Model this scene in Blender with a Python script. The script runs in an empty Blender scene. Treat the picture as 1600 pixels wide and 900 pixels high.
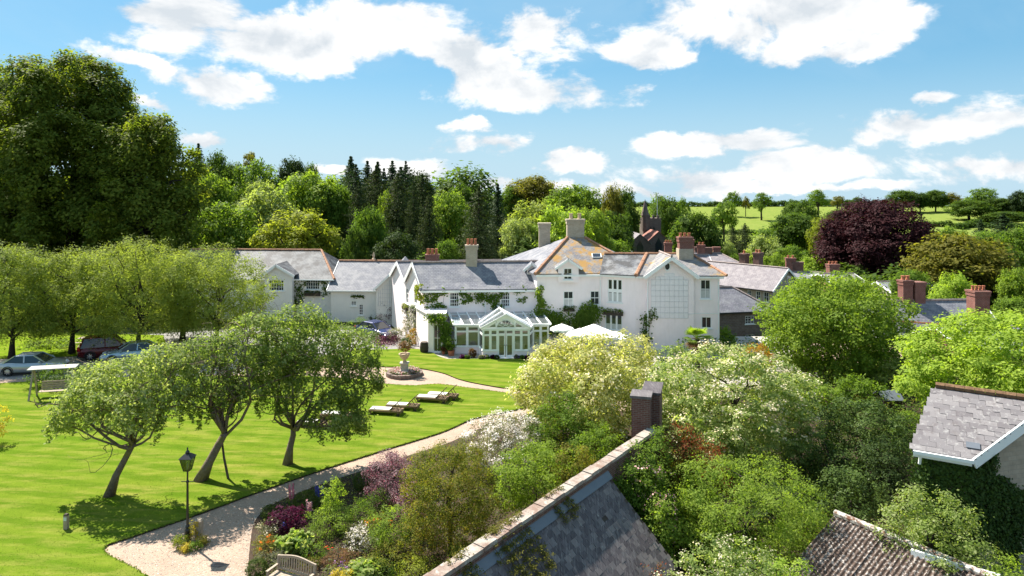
import bpy, math, random
import numpy as np
from mathutils import Vector, Matrix
R = math.radians
scene = bpy.context.scene
COL = scene.collection

# ------------------------------------------------------------------ camera
F, H, HY = 1067.0, 13.5, 300.0          # focal length (px of a 1600 px wide picture), eye height, horizon row
cam = bpy.data.cameras.new('camera'); camo = bpy.data.objects.new('camera', cam); COL.objects.link(camo)
camo.location = (0, 0, H); camo.rotation_euler = (R(90), 0, 0)
cam.sensor_width = 36; cam.lens = 36*F/1600; cam.shift_y = -150/1600; cam.clip_start = .1; cam.clip_end = 9000
scene.camera = camo
# ------------------------------------------------------------------ light, sky, exposure
SUN_EL, SUN_AZ = 51.0, -49.0
SUN_STRENGTH, SKY_STRENGTH, EXPOSURE = 4.1, 0.118, 1.65
sd = Vector((math.sin(R(SUN_AZ))*math.cos(R(SUN_EL)), math.cos(R(SUN_AZ))*math.cos(R(SUN_EL)), math.sin(R(SUN_EL))))
sun = bpy.data.lights.new('sun', 'SUN'); sun.energy = SUN_STRENGTH; sun.angle = R(.53); sun.color = (1, .945, .85)
suno = bpy.data.objects.new('sun', sun); COL.objects.link(suno); suno.location = (0, 0, 80)
suno.rotation_euler = sd.to_track_quat('Z', 'Y').to_euler()
vs = scene.view_settings; vs.view_transform = 'Standard'; vs.look = 'None'; vs.exposure = EXPOSURE; vs.gamma = 1
scene.cycles.max_bounces = 8; scene.cycles.diffuse_bounces = 4; scene.cycles.transmission_bounces = 6; scene.cycles.transparent_max_bounces = 8
scene.cycles.use_denoising = True; scene.cycles.sample_clamp_indirect = 8

def mk_world():
    w = bpy.data.worlds.new('World'); scene.world = w; w.use_nodes = True
    nt = w.node_tree; nt.nodes.clear(); L = nt.links.new
    def M(op, a, b=None, c=None, clamp=False):
        n = nt.nodes.new('ShaderNodeMath'); n.operation = op; n.use_clamp = clamp
        for i, v in enumerate((a, b, c)):
            if v is None: continue
            if isinstance(v, (int, float)): n.inputs[i].default_value = v
            else: L(v, n.inputs[i])
        return n.outputs[0]
    def SS(x, a, b):
        n = nt.nodes.new('ShaderNodeMapRange'); n.interpolation_type = 'SMOOTHSTEP'
        L(x, n.inputs[0]); n.inputs[1].default_value = a; n.inputs[2].default_value = b; return n.outputs[0]
    def NZ(vec, scale, detail, rough, dist=0):
        n = nt.nodes.new('ShaderNodeTexNoise'); n.inputs['Scale'].default_value = scale; n.inputs['Detail'].default_value = detail
        n.inputs['Roughness'].default_value = rough; n.inputs['Distortion'].default_value = dist; L(vec, n.inputs['Vector']); return n.outputs[0]
    def MIX(f, a, b):
        n = nt.nodes.new('ShaderNodeMix'); n.data_type = 'RGBA'
        for s, v in ((n.inputs[0], f), (n.inputs[6], a), (n.inputs[7], b)):
            if isinstance(v, (tuple, int, float)): s.default_value = v
            else: L(v, s)
        return n.outputs[2]
    tc = nt.nodes.new('ShaderNodeTexCoord'); sep = nt.nodes.new('ShaderNodeSeparateXYZ'); L(tc.outputs['Generated'], sep.inputs[0])
    x, y, z = sep.outputs
    yy = M('MAXIMUM', y, .05); u = M('DIVIDE', x, yy); v = M('DIVIDE', z, yy)
    # the vector is stretched a little so that clouds lie flat
    mp = nt.nodes.new('ShaderNodeMapping'); mp.inputs['Scale'].default_value = (1, 1, 1.7); L(tc.outputs['Generated'], mp.inputs[0])
    fb = NZ(mp.outputs[0], 7.5, 12, .60, .25)
    mp2 = nt.nodes.new('ShaderNodeMapping'); mp2.inputs['Scale'].default_value = (1, 1, 1.7); mp2.inputs['Location'].default_value = (.012, -.01, -.055)
    L(tc.outputs['Generated'], mp2.inputs[0]); fb2 = NZ(mp2.outputs[0], 7.5, 6, .55, .25)
    big = NZ(mp.outputs[0], 2.1, 3, .5)
    wp = M('MULTIPLY', M('SUBTRACT', NZ(mp.outputs[0], 16, 6, .6), .5), .075); wq = M('MULTIPLY', M('SUBTRACT', NZ(mp2.outputs[0], 13, 6, .6), .5), .055); u0, v0 = u, v; u = M('ADD', u, wp); v = M('ADD', v, wq)
    cl = [(300,20,130,52,.1),(440,60,150,48,.1),(580,55,150,52,0),(690,75,75,40,0),(830,135,140,34,0),(760,105,70,34,0),(860,50,70,52,0),(1010,78,66,26,0),
          (1250,30,185,48,0),(1200,10,130,40,0),(1240,82,50,24,0),(1350,75,85,26,-.2),(1160,50,80,40,0),(335,135,105,26,.18),(215,95,80,15,.25),(320,215,42,13,0),(235,160,45,12,.2),
          (765,220,95,24,0),(740,200,60,12,0),(895,255,56,19,0),(1110,225,120,20,-.06),(1060,275,100,26,0),(1290,262,105,28,0),(1440,200,130,28,0),(1550,185,110,32,-.1),
          (1530,262,120,26,0),(1445,153,40,14,0),(740,291,60,12,0),(640,265,70,18,0),(1180,292,300,10,0),(1000,300,120,14,0),(520,268,22,8,0),(860,300,60,10,0)]
    D = None
    for (cx, cy, a, b, t) in cl:
        du = M('SUBTRACT', u, (cx-800)/F); dv = M('SUBTRACT', v, (HY-cy)/F)
        if t: dv = M('MULTIPLY_ADD', du, t, dv)
        q = M('ADD', M('POWER', M('MULTIPLY', du, F/a), 2.0), M('POWER', M('MULTIPLY', dv, F/b), 2.0))
        d = M('SUBTRACT', 1.0, M('SQRT', q))
        D = d if D is None else M('SMOOTH_MAX', D, d, .12)
    D = M('MAXIMUM', D, -1.0)
    dens_f = M('ADD', M('MULTIPLY', D, .75), M('MULTIPLY', M('SUBTRACT', fb, .45), 3.1))
    dens_o = M('ADD', M('MULTIPLY', M('SUBTRACT', big, .52), 3.2), M('MULTIPLY', M('SUBTRACT', fb, .5), 2.2))
    wf = M('MULTIPLY', M('MULTIPLY', SS(y, .25, .5), M('SUBTRACT', 1.0, SS(v0, .29, .42))), M('SUBTRACT', 1.0, SS(M('ABSOLUTE', u0), .78, 1.0)))
    dens = M('ADD', M('MULTIPLY', dens_f, wf), M('MULTIPLY', dens_o, M('SUBTRACT', 1.0, wf)))
    mask = M('MULTIPLY', SS(dens, .0, .42), SS(z, -.05, -.02))
    sky = nt.nodes.new('ShaderNodeTexSky'); sky.sky_type = 'NISHITA'; sky.sun_disc = False
    cz_ = nt.nodes.new('ShaderNodeCombineXYZ'); L(x, cz_.inputs[0]); L(y, cz_.inputs[1]); L(M('MAXIMUM', z, .004), cz_.inputs[2]); L(cz_.outputs[0], sky.inputs[0]); sky.sun_elevation = R(SUN_EL); sky.sun_rotation = R(SUN_AZ); sky.altitude = 100; sky.air_density = 1.0; sky.dust_density = .6; sky.ozone_density = 1.2
    tint = MIX(1.0, sky.outputs[0], (.70, .90, .95, 1)); tint.node.blend_type = 'MULTIPLY'
    tint = MIX(.84, tint, (.38, 1.06, 1.64, 1))      # evens out the blue round the sun
    # thin veil of cirrus and horizon vapour
    veil = M('MULTIPLY', SS(NZ(mp.outputs[0], 3.0, 6, .6, .6), .35, .8), .30)
    low = M('MULTIPLY', M('SUBTRACT', 1.0, SS(z, .0, .20)), .85)
    vc = MIX(M('MAXIMUM', veil, low), tint, (1.6, 2.15, 2.5, 1))
    # cloud tops white, bases grey-blue: thick parts and undersides darker
    lit = M('ADD', M('MULTIPLY', M('SUBTRACT', fb, fb2), 4.2), .62)
    thick = SS(dens, .35, 1.25)
    lit = M('SUBTRACT', lit, M('MULTIPLY', thick, .30), None, True)
    cc = MIX(lit, (1.95, 2.12, 2.28, 1), (3.15, 3.12, 3.08, 1))
    fin = MIX(mask, vc, cc)
    bg = nt.nodes.new('ShaderNodeBackground'); bg.inputs[1].default_value = SKY_STRENGTH; L(fin, bg.inputs[0])
    out = nt.nodes.new('ShaderNodeOutputWorld'); L(bg.outputs[0], out.inputs[0])
mk_world()

# ------------------------------------------------------------------ helpers: points
def P(px, py, Y): return Vector(((px-800)*Y/F, Y, H-(py-HY)*Y/F))
def G(px, py, z=0.0):
    Y = F*(H-z)/(py-HY); return Vector(((px-800)*Y/F, Y, z))
def sst(a, b, x):
    t = min(1, max(0, (x-a)/(b-a))); return t*t*(3-2*t)
def terrain(x, y):
    if y < 20: return 0.0
    t = sst(.0, .2, x/y)
    r = -3.4*sst(13, 22, x)*sst(50, 74, y) - 4.2*sst(80, 150, y)*t
    hill = 0
    if y > 300: hill = 10.5*sst(300, 520, y)
    if y > 520: hill = 10.5-(y-520)*.035
    r += hill*t
    l = 0
    if y > 85: l = (y-85)*.05 if y < 330 else 12.25-(y-330)*.035
    return r + l*(1-t)
# ------------------------------------------------------------------ helpers: meshes and objects
class MB:
    def __init__(s): s.v = []; s.f = []
    def poly(s, pts):
        i = len(s.v); s.v += [tuple(p) for p in pts]; s.f.append(tuple(range(i, i+len(pts))))
    def box(s, x0, x1, y0, y1, z0, z1):
        c = [(x0,y0,z0),(x1,y0,z0),(x1,y1,z0),(x0,y1,z0),(x0,y0,z1),(x1,y0,z1),(x1,y1,z1),(x0,y1,z1)]
        s.hexa(c)
    def hexa(s, c):
        i = len(s.v); s.v += [tuple(p) for p in c]
        for f in ((0,3,2,1),(4,5,6,7),(0,1,5,4),(1,2,6,5),(2,3,7,6),(3,0,4,7)): s.f.append(tuple(i+k for k in f))
    def fbox(s, fr, u0, u1, d0, d1, z0, z1):        # d1 is the outer side
        s.hexa([fr(u0,d1,z0),fr(u1,d1,z0),fr(u1,d0,z0),fr(u0,d0,z0),fr(u0,d1,z1),fr(u1,d1,z1),fr(u1,d0,z1),fr(u0,d0,z1)])
    def bar(s, a, b, w, h=None, up=(0,0,1)):
        h = h or w; a = Vector(a); b = Vector(b); t = (b-a).normalized(); n = t.cross(Vector(up))
        if n.length < 1e-4: n = t.cross(Vector((1,0,0)))
        n.normalize(); m = n.cross(t); n = n*w/2; m = m*h/2
        s.hexa([a-n-m, a+n-m, b+n-m, b-n-m, a-n+m, a+n+m, b+n+m, b-n+m])
    def tube(s, pts, rad, n=6, cap=True):
        pts = [Vector(p) for p in pts]; i0 = len(s.v); k = len(pts)
        if not hasattr(rad, '__len__'): rad = [rad]*k
        ref = Vector((.31, .17, .93))
        for j, p in enumerate(pts):
            t = (pts[min(j+1, k-1)]-pts[max(j-1, 0)]).normalized()
            a = t.cross(ref)
            if a.length < .05: a = t.cross(Vector((1,0,0)))
            a.normalize(); b = t.cross(a)
            for q in range(n):
                an = 2*math.pi*q/n; s.v.append(tuple(p+(a*math.cos(an)+b*math.sin(an))*rad[j]))
        for j in range(k-1):
            for q in range(n):
                A = i0+j*n+q; B = i0+j*n+(q+1) % n; s.f.append((A, B, B+n, A+n))
        if cap: s.f.append(tuple(i0+q for q in range(n))[::-1]); s.f.append(tuple(i0+(k-1)*n+q for q in range(n)))
    def lathe(s, prof, c, n=16, cap=True):
        i0 = len(s.v); k = len(prof)
        for r, z in prof:
            for q in range(n): s.v.append((c[0]+r*math.cos(2*math.pi*q/n), c[1]+r*math.sin(2*math.pi*q/n), c[2]+z))
        for j in range(k-1):
            for q in range(n):
                A = i0+j*n+q; B = i0+j*n+(q+1) % n; s.f.append((A, B, B+n, A+n))
        if cap: s.f.append(tuple(i0+q for q in range(n))[::-1]); s.f.append(tuple(i0+(k-1)*n+q for q in range(n)))
    def slab(s, pts, t, d=(0,0,-1)):                 # polygon with thickness, first face up/out
        d = Vector(d)*t; n = len(pts); pts = [Vector(p) for p in pts]
        s.poly(pts); s.poly([p+d for p in pts][::-1])
        for k in range(n):
            a, b = pts[k], pts[(k+1) % n]; s.poly([a, a+d, b+d, b])
    def mesh(s, name, mat, base=(0,0,0), smooth=False):
        me = bpy.data.meshes.new(name); b = Vector(base)
        me.from_pydata([(p[0]-b.x, p[1]-b.y, p[2]-b.z) for p in s.v], [], s.f)
        uv = me.uv_layers.new(name='UVMap'); co = []
        for p in me.polygons:
            n = p.normal
            t = Vector((-n.y, n.x, 0)) if abs(n.z) < .999 else Vector((1,0,0))
            t.normalize(); w = n.cross(t)
            for li in p.loop_indices:
                q = Vector(s.v[me.loops[li].vertex_index]); co += [q.dot(t), q.dot(w)]
        uv.data.foreach_set('uv', co)
        for m in (mat if isinstance(mat, (list, tuple)) else [mat]): me.materials.append(m)
        if smooth: me.polygons.foreach_set('use_smooth', [True]*len(me.polygons))
        me.update(); return me
    def build(s, name, mat, parent=None, base=None, smooth=False, label=None):
        if base is None: base = tuple(parent['_b']) if parent is not None and '_b' in parent else (0,0,0)
        o = bpy.data.objects.new(name, s.mesh(name, mat, base, smooth)); COL.objects.link(o)
        if parent is not None: o.parent = parent; o['_b'] = base
        else: o.location = base
        if label: o['label'] = label
        return o
def tag(o, label=None, cat=None, group=None, kind=None):
    for k, v in (('label', label), ('category', cat), ('group', group), ('kind', kind)):
        if v: o[k] = v
    return o
def thing(name, loc, label, cat, group=None):
    o = bpy.data.objects.new(name, None); COL.objects.link(o); o.location = loc; o.empty_display_size = .3
    o['_b'] = tuple(loc); return tag(o, label, cat, group)
def raw(name, data, parent=None, loc=(0,0,0)):
    o = bpy.data.objects.new(name, data); COL.objects.link(o); o.parent = parent; o.location = loc; return o
def copy_tree(o, parent=None):
    c = o.copy(); COL.objects.link(c); c.parent = parent
    for ch in o.children: copy_tree(ch, c)
    return c
class Fr:                                            # a vertical wall plane from p0 to p1 (left to right seen from outside)
    def __init__(s, p0, p1):
        s.o = Vector((p0[0], p0[1])); d = Vector((p1[0], p1[1]))-s.o; s.L = d.length; s.d = d/s.L; s.n = Vector((s.d.y, -s.d.x))
    def __call__(s, u, d, z):
        q = s.o+s.d*u+s.n*d; return Vector((q.x, q.y, z))
    def px(s, px, py):
        a = (px-800)/F; q = s.d                     # (a t, t) = o + u d
        u = (a*s.o.y-s.o.x)/(q.x-a*q.y); t = s.o.y+u*q.y
        return u, H-(py-HY)*t/F
    def rect(s, x0, y0, x1, y1):
        u0, _ = s.px(x0, 0); u1, _ = s.px(x1, 0); xm = (x0+x1)/2
        return u0, u1, s.px(xm, y1)[1], s.px(xm, y0)[1]
# ------------------------------------------------------------------ materials
class NT:
    def __init__(s, name):
        s.m = bpy.data.materials.new(name); s.m.use_nodes = True; s.t = s.m.node_tree; s.t.nodes.clear()
        s.out = s.n('ShaderNodeOutputMaterial')
    def n(s, ty, **kw):
        n = s.t.nodes.new(ty)
        for k, v in kw.items(): setattr(n, k, v)
        return n
    def set(s, n, **kw):
        for k, v in kw.items():
            i = n.inputs[int(k[1:])] if k[0] == 'i' and k[1:].isdigit() else n.inputs[k.replace('_', ' ')]
            if isinstance(v, bpy.types.NodeSocket): s.t.links.new(v, i)
            else: i.default_value = v
        return n
    def noise(s, vec, scale, detail=4, rough=.55, dist=0): 
        n = s.n('ShaderNodeTexNoise'); s.set(n, Scale=scale, Detail=detail, Roughness=rough, Distortion=dist)
        if vec is not None: s.set(n, Vector=vec)
        return n.outputs[0]
    def ramp(s, f, *stops):
        n = s.n('ShaderNodeValToRGB'); s.set(n, i0=f); e = n.color_ramp.elements
        while len(e) < len(stops): e.new(.5)
        for k, (p, c) in enumerate(stops): e[k].position = p; e[k].color = (c, c, c, 1) if not hasattr(c, '__len__') else (*c, 1)
        return n.outputs[0]
    def mix(s, f, a, b, mode='MIX'):
        n = s.n('ShaderNodeMix', data_type='RGBA', blend_type=mode)
        a = (*a, 1) if isinstance(a, tuple) else a; b = (*b, 1) if isinstance(b, tuple) else b
        s.set(n, i0=f, i6=a, i7=b); return n.outputs[2]
    def math(s, op, a, b=0):
        n = s.n('ShaderNodeMath', operation=op); s.set(n, i0=a, i1=b); return n.outputs[0]
    def uv(s): return s.n('ShaderNodeTexCoord').outputs['UV']
    def obj(s): return s.n('ShaderNodeTexCoord').outputs['Object']
    def pos(s): return s.n('ShaderNodeNewGeometry').outputs['Position']
    def bsdf(s, col, rough=.7, spec=.3, metal=0, bump=None, bs=.3, bd=.02):
        b = s.n('ShaderNodeBsdfPrincipled')
        s.set(b, Base_Color=(*col, 1) if isinstance(col, tuple) else col, Roughness=rough, Metallic=metal)
        b.inputs['Specular IOR Level'].default_value = spec
        if bump is not None:
            n = s.n('ShaderNodeBump'); s.set(n, Height=bump, Strength=bs, Distance=bd); s.set(b, Normal=n.outputs[0])
        s.t.links.new(b.outputs[0], s.out.inputs[0]); return b
def plain(name, col, rough=.6, spec=.3, metal=0, var=.12, scale=3, bs=.1):
    t = NT(name); n = t.noise(t.pos(), scale, 6, .6)
    c = t.mix(n, tuple(x*(1-var*1.5) for x in col), tuple(min(1, x*(1+var)) for x in col)); t.bsdf(c, rough, spec, metal, n, bs); return t.m
def leafmat(name, a, b, transl=.5, rough=.6, spec=.07, tcol=None, c=None):
    fx = lambda q: (q[0]*1.1, q[1], max(q[2], .15*q[1]))
    a, b = fx(a), fx(b); c = fx(c) if c else None
    t = NT(name); g = t.n('ShaderNodeNewGeometry'); oi = t.n('ShaderNodeObjectInfo')
    nz = t.noise(g.outputs['Position'], .55, 3, .5); f = t.math('ADD', t.math('MULTIPLY', g.outputs['Random Per Island'], .55), t.math('MULTIPLY', nz, .55))
    f = t.math('ADD', f, t.math('MULTIPLY', t.math('SUBTRACT', oi.outputs['Random'], .5), .25))
    stops = [(.2, a), (.75, b)] if c is None else [(.12, a), (.54, b), (.80, c)]
    col = t.ramp(f, *stops)
    p = t.n('ShaderNodeBsdfPrincipled'); t.set(p, Base_Color=col, Roughness=rough); p.inputs['Specular IOR Level'].default_value = spec
    tr = t.n('ShaderNodeBsdfTranslucent'); tc = t.mix(1.0, col, tcol or (1.55, 1.6, .62), 'MULTIPLY'); t.set(tr, Color=tc)
    mx = t.n('ShaderNodeMixShader'); mx.inputs[0].default_value = transl
    t.t.links.new(p.outputs[0], mx.inputs[1]); t.t.links.new(tr.outputs[0], mx.inputs[2]); t.t.links.new(mx.outputs[0], t.out.inputs[0]); return t.m
def slatemat(name, a, b, moss=None, lich=None, w=.3, h=.2, amt=.5, mt=.47):
    t = NT(name); uv = t.uv(); br = t.n('ShaderNodeTexBrick'); br.offset = .5
    t.set(br, Vector=uv, Color1=(*a, 1), Color2=(*b, 1), Mortar=(a[0]*.35, a[1]*.35, a[2]*.35, 1), Scale=1.0, Mortar_Size=.012, Mortar_Smooth=.2, Bias=0, Brick_Width=w, Row_Height=h)
    n1 = t.noise(t.pos(), 1.3, 6, .65); n2 = t.noise(t.pos(), 7, 5, .6)
    c = t.mix(t.ramp(n2, (.35, 0.), (.75, .5)), br.outputs[0], tuple(x*.55 for x in a))
    if lich: c = t.mix(t.ramp(n1, (.45, 0.), (.62, amt)), c, lich)
    if moss: c = t.mix(t.ramp(t.noise(t.pos(), .8, 7, .7), (mt, 0.), (mt+.1, .85)), c, moss)
    sc = t.n('ShaderNodeSeparateXYZ'); t.set(sc, Vector=uv); row = t.math('FRACT', t.math('DIVIDE', sc.outputs[1], h))
    hgt = t.math('ADD', t.math('MULTIPLY', row, -.6), br.outputs[1] if False else t.math('MULTIPLY', t.math('SUBTRACT', 1, br.outputs['Fac']), .5))
    t.bsdf(c, .62, .22, 0, hgt, .6, .02); return t.m
def brickmat(name, a, b, mort, w=.22, h=.075, ms=.01):
    t = NT(name); uv = t.uv(); br = t.n('ShaderNodeTexBrick')
    t.set(br, Vector=uv, Color1=(*a, 1), Color2=(*b, 1), Mortar=(*mort, 1), Scale=1.0, Mortar_Size=ms, Mortar_Smooth=.15, Bias=0, Brick_Width=w, Row_Height=h)
    n = t.noise(t.pos(), 2.5, 6, .65); c = t.mix(t.ramp(n, (.4, 0.), (.8, .55)), br.outputs[0], tuple(x*.45 for x in a))
    t.bsdf(c, .85, .2, 0, t.math('SUBTRACT', 1, br.outputs['Fac']), .5, .012); return t.m
def rendermat(name, col):
    t = NT(name); n = t.noise(t.pos(), .9, 7, .65); n2 = t.noise(t.pos(), 30, 3, .6)
    mp = t.n('ShaderNodeMapping'); t.set(mp, Vector=t.pos()); mp.inputs['Scale'].default_value = (5, 5, .35)
    st = t.ramp(t.noise(mp.outputs[0], 1.0, 5, .6), (.5, 0.), (.75, .28))
    c = t.mix(t.ramp(n, (.4, 0.), (.75, .5)), col, tuple(x*.84 for x in col)); c = t.mix(st, c, (col[0]*.8, col[1]*.8, col[2]*.76))
    t.bsdf(c, .8, .2, 0, n2, .15, .01); return t.m
m = {}
m['white_wall'] = rendermat('white_render', (.955, .84, .84)); m['pink_wall'] = rendermat('pale_pink_render', (.80, .755, .72))
m['white'] = plain('white_paint', (.84, .84, .83), .4, .4, var=.04); m['trellis'] = plain('grey_trellis_wood', (.60, .59, .60), .8)
m['panel'] = rendermat('grey_white_render_panel', (.86, .815, .825))
m['slate'] = slatemat('grey_slate', (.155, .16, .19), (.21, .21, .24), None, (.30, .29, .29), amt=.5)
m['slate_pale'] = slatemat('pale_weathered_slate', (.15, .155, .17), (.2, .2, .21), (.07, .066, .066), (.28, .275, .27), amt=.6)
m['slate_stable'] = slatemat('pale_speckled_stable_slate', (.115, .12, .13), (.16, .16, .17), (.045, .042, .045), (.22, .215, .215), amt=.6)
m['slate_spot'] = slatemat('slate_with_few_lichen_spots', (.17, .168, .18), (.23, .22, .235), (.33, .19, .05), (.32, .29, .25), amt=.6, mt=.56)
m['slate_orange'] = slatemat('slate_with_orange_lichen', (.18, .175, .19), (.24, .23, .24), (.36, .19, .03), (.33, .29, .23), amt=.6)
m['slate_dark'] = slatemat('dark_slate', (.15, .15, .17), (.21, .2, .23), None, (.3, .3, .3), amt=.4)
m['slate_mauve'] = slatemat('mauve_slate', (.19, .165, .18), (.24, .215, .23), None, (.31, .28, .28), amt=.5)
m['ridge'] = plain('terracotta_ridge_tile', (.38, .2, .12), .8, var=.3, scale=4); m['ridge_grey'] = plain('grey_ridge_tile', (.3, .24, .22), .8, var=.3)
m['lead'] = plain('lead_flashing', (.12, .135, .16), .5, .5); m['cream_brick'] = brickmat('buff_brick', (.5, .41, .3), (.42, .33, .24), (.5, .46, .4))
m['red_brick'] = brickmat('red_brick', (.21, .062, .045), (.16, .05, .038), (.3, .24, .2)); m['brown_brick'] = brickmat('brown_brick', (.13, .058, .045), (.17, .08, .062), (.2, .17, .15))
m['dark_stone'] = brickmat('brown_rubble_stone', (.17, .12, .1), (.22, .16, .13), (.22, .19, .17), .4, .18, .02)
m['pale_stone'] = brickmat('pale_dressed_stone', (.45, .37, .29), (.38, .31, .24), (.36, .31, .25), .38, .16, .012)
m['church'] = brickmat('dark_church_stone', (.13, .1, .09), (.18, .13, .11), (.17, .15, .13), .5, .25, .02)
m['pot'] = plain('terracotta_pot', (.42, .15, .08), .8, var=.2); m['pot_buff'] = plain('buff_chimney_pot', (.5, .38, .26), .8, var=.2)
def glassmat(name, col, rough=.06):
    t = NT(name); n = t.noise(t.pos(), .7, 3); c = t.mix(n, tuple(x*.4 for x in col), tuple(x*1.6 for x in col)); t.bsdf(c, rough, .8); return t.m
m['glass'] = glassmat('dark_window_glass', (.025, .03, .04)); m['carglass'] = glassmat('car_glass', (.02, .025, .03)); m['curtain'] = plain('net_curtain_behind_glass', (.55, .55, .55), .15, .6, var=.2, scale=6)
def clearglass(name, tint, f=.12):
    t = NT(name); tr = t.n('ShaderNodeBsdfTransparent'); t.set(tr, Color=(*tint, 1)); gl = t.n('ShaderNodeBsdfGlossy'); t.set(gl, Roughness=.03)
    lw = t.n('ShaderNodeLayerWeight'); lw.inputs[0].default_value = .25; mx = t.n('ShaderNodeMixShader')
    t.t.links.new(t.math('ADD', t.math('MULTIPLY', lw.outputs['Fresnel'], .8), f), mx.inputs[0]); t.t.links.new(tr.outputs[0], mx.inputs[1]); t.t.links.new(gl.outputs[0], mx.inputs[2]); t.t.links.new(mx.outputs[0], t.out.inputs[0]); return t.m
m['clear'] = clearglass('clear_glass', (.30, .36, .34), .12); m['roofglass'] = clearglass('conservatory_roof_glass', (.82, .88, .9), .3)
_t = m['roofglass'].node_tree; _mx = _t.nodes.new('ShaderNodeMixShader'); _df = _t.nodes.new('ShaderNodeBsdfDiffuse'); _df.inputs[0].default_value = (.62, .68, .72, 1); _mx.inputs[0].default_value = .13   # pale diffuse share added to brighten the panes, a little milky
_o = [n for n in _t.nodes if n.type == 'OUTPUT_MATERIAL'][0]; _l = _o.inputs[0].links[0].from_socket; _t.links.new(_l, _mx.inputs[1]); _t.links.new(_df.outputs[0], _mx.inputs[2]); _t.links.new(_mx.outputs[0], _o.inputs[0])
m['black'] = plain('black_painted_iron', (.012, .014, .016), .35, .5, var=.3); m['tyre'] = plain('tyre_rubber', (.015, .015, .015), .8); m['rim'] = plain('alloy_rim', (.5, .5, .52), .3, .5, .8)
m['wood'] = plain('weathered_grey_teak', (.36, .29, .22), .75, var=.3, scale=9, bs=.3); m['wood_brown'] = plain('brown_teak', (.22, .14, .08), .7, var=.3, scale=9, bs=.3); m['wood_dark'] = plain('dark_wood', (.06, .045, .035), .8, var=.3)
m['cloth'] = plain('white_canvas', (.84, .84, .82), .9, .1, var=.04); m['soil'] = plain('dark_soil', (.06, .042, .03), .95, .1, var=.5, scale=6, bs=.6)
m['bark'] = plain('grey_brown_bark', (.11, .085, .065), .9, .1, var=.55, scale=7, bs=.9); m['bark_dark'] = plain('dark_bark', (.05, .042, .035), .9, .1, var=.4, scale=5, bs=.6)
def barkmoss():
    t = NT('mossy_apple_bark'); n = t.noise(t.pos(), 9, 8, .7); n2 = t.noise(t.pos(), 2.6, 5, .6); c = t.mix(n, (.06, .045, .035), (.28, .22, .17)); c = t.mix(t.ramp(n2, (.52, 0.), (.64, .85)), c, (.2, .18, .03)); t.bsdf(c, .9, .1, 0, n, 1.0, .05); return t.m
m['bark_moss'] = barkmoss()
def lawnmat(name, stripe=True, a=(.125, .185, .016), b=(.178, .226, .026)):
    t = NT(name); ps = t.pos(); fine = t.noise(ps, 26, 6, .7); med = t.noise(ps, 1.1, 5, .6); bigg = t.noise(ps, .22, 4, .6)
    c = t.mix(t.ramp(med, (.3, 0.), (.72, 1.)), a, b)
    if stripe:
        mp = t.n('ShaderNodeMapping'); t.set(mp, Vector=ps); mp.inputs['Rotation'].default_value = (0, 0, R(12)); sp = t.n('ShaderNodeSeparateXYZ')
        wob = t.math('MULTIPLY', t.noise(ps, .5, 3), .5)
        t.set(sp, Vector=mp.outputs[0]); w = t.math('SINE', t.math('MULTIPLY', t.math('ADD', sp.outputs[1], wob), 5.2)); w = t.ramp(t.math('ADD', t.math('MULTIPLY', w, .5), .5), (.25, 0.), (.75, 1.))
        c = t.mix(w, c, t.mix(.75, c, (.52, .70, .45), 'MULTIPLY'))
    mp = t.n('ShaderNodeMapping'); t.set(mp, Vector=ps); mp.inputs['Rotation'].default_value = (0, 0, R(12)); mp.inputs['Scale'].default_value = (.35, 1.6, 1)
    dry = t.ramp(t.noise(mp.outputs[0], 1.3, 6, .65), (.48, 0.), (.72, .85)); c = t.mix(dry, c, (.31, .275, .07)); c = t.mix(t.ramp(bigg, (.35, .3), (.6, 0.)), c, (.09, .18, .012))
    c = t.mix(t.ramp(fine, (.3, .55), (.65, 0.)), c, tuple(x*.42 for x in a)); t.bsdf(c, .9, .0, 0, fine, .7, .04); return t.m
m['lawn'] = lawnmat('mown_striped_lawn'); m['rough_grass'] = lawnmat('rough_grass', False, (.13, .21, .012), (.19, .26, .02)); m['pasture'] = lawnmat('hill_pasture', False, (.16, .215, .045), (.215, .265, .07))
def gravelmat(name, a, b, sc=28):
    t = NT(name); ps = t.pos(); v = t.n('ShaderNodeTexVoronoi'); t.set(v, Vector=ps, Scale=sc); n = t.noise(ps, .7, 6, .65); n2 = t.noise(ps, 11, 5, .7)
    c = t.mix(v.outputs['Color'], a, b); c = t.mix(t.ramp(n, (.4, 0.), (.75, .45)), c, tuple(x*.72 for x in a)); c = t.mix(t.ramp(n2, (.3, .35), (.6, 0.)), c, tuple(x*.5 for x in a))
    t.bsdf(c, .9, .15, 0, v.outputs['Distance'], .6, .02); return t.m
m['gravel'] = gravelmat('pinkish_gravel', (.325, .23, .172), (.46, .345, .268)); m['drive'] = gravelmat('grey_drive_gravel', (.23, .215, .205), (.30, .285, .27)); m['paving'] = gravelmat('pale_paving', (.38, .34, .3), (.44, .4, .36), 6)
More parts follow.
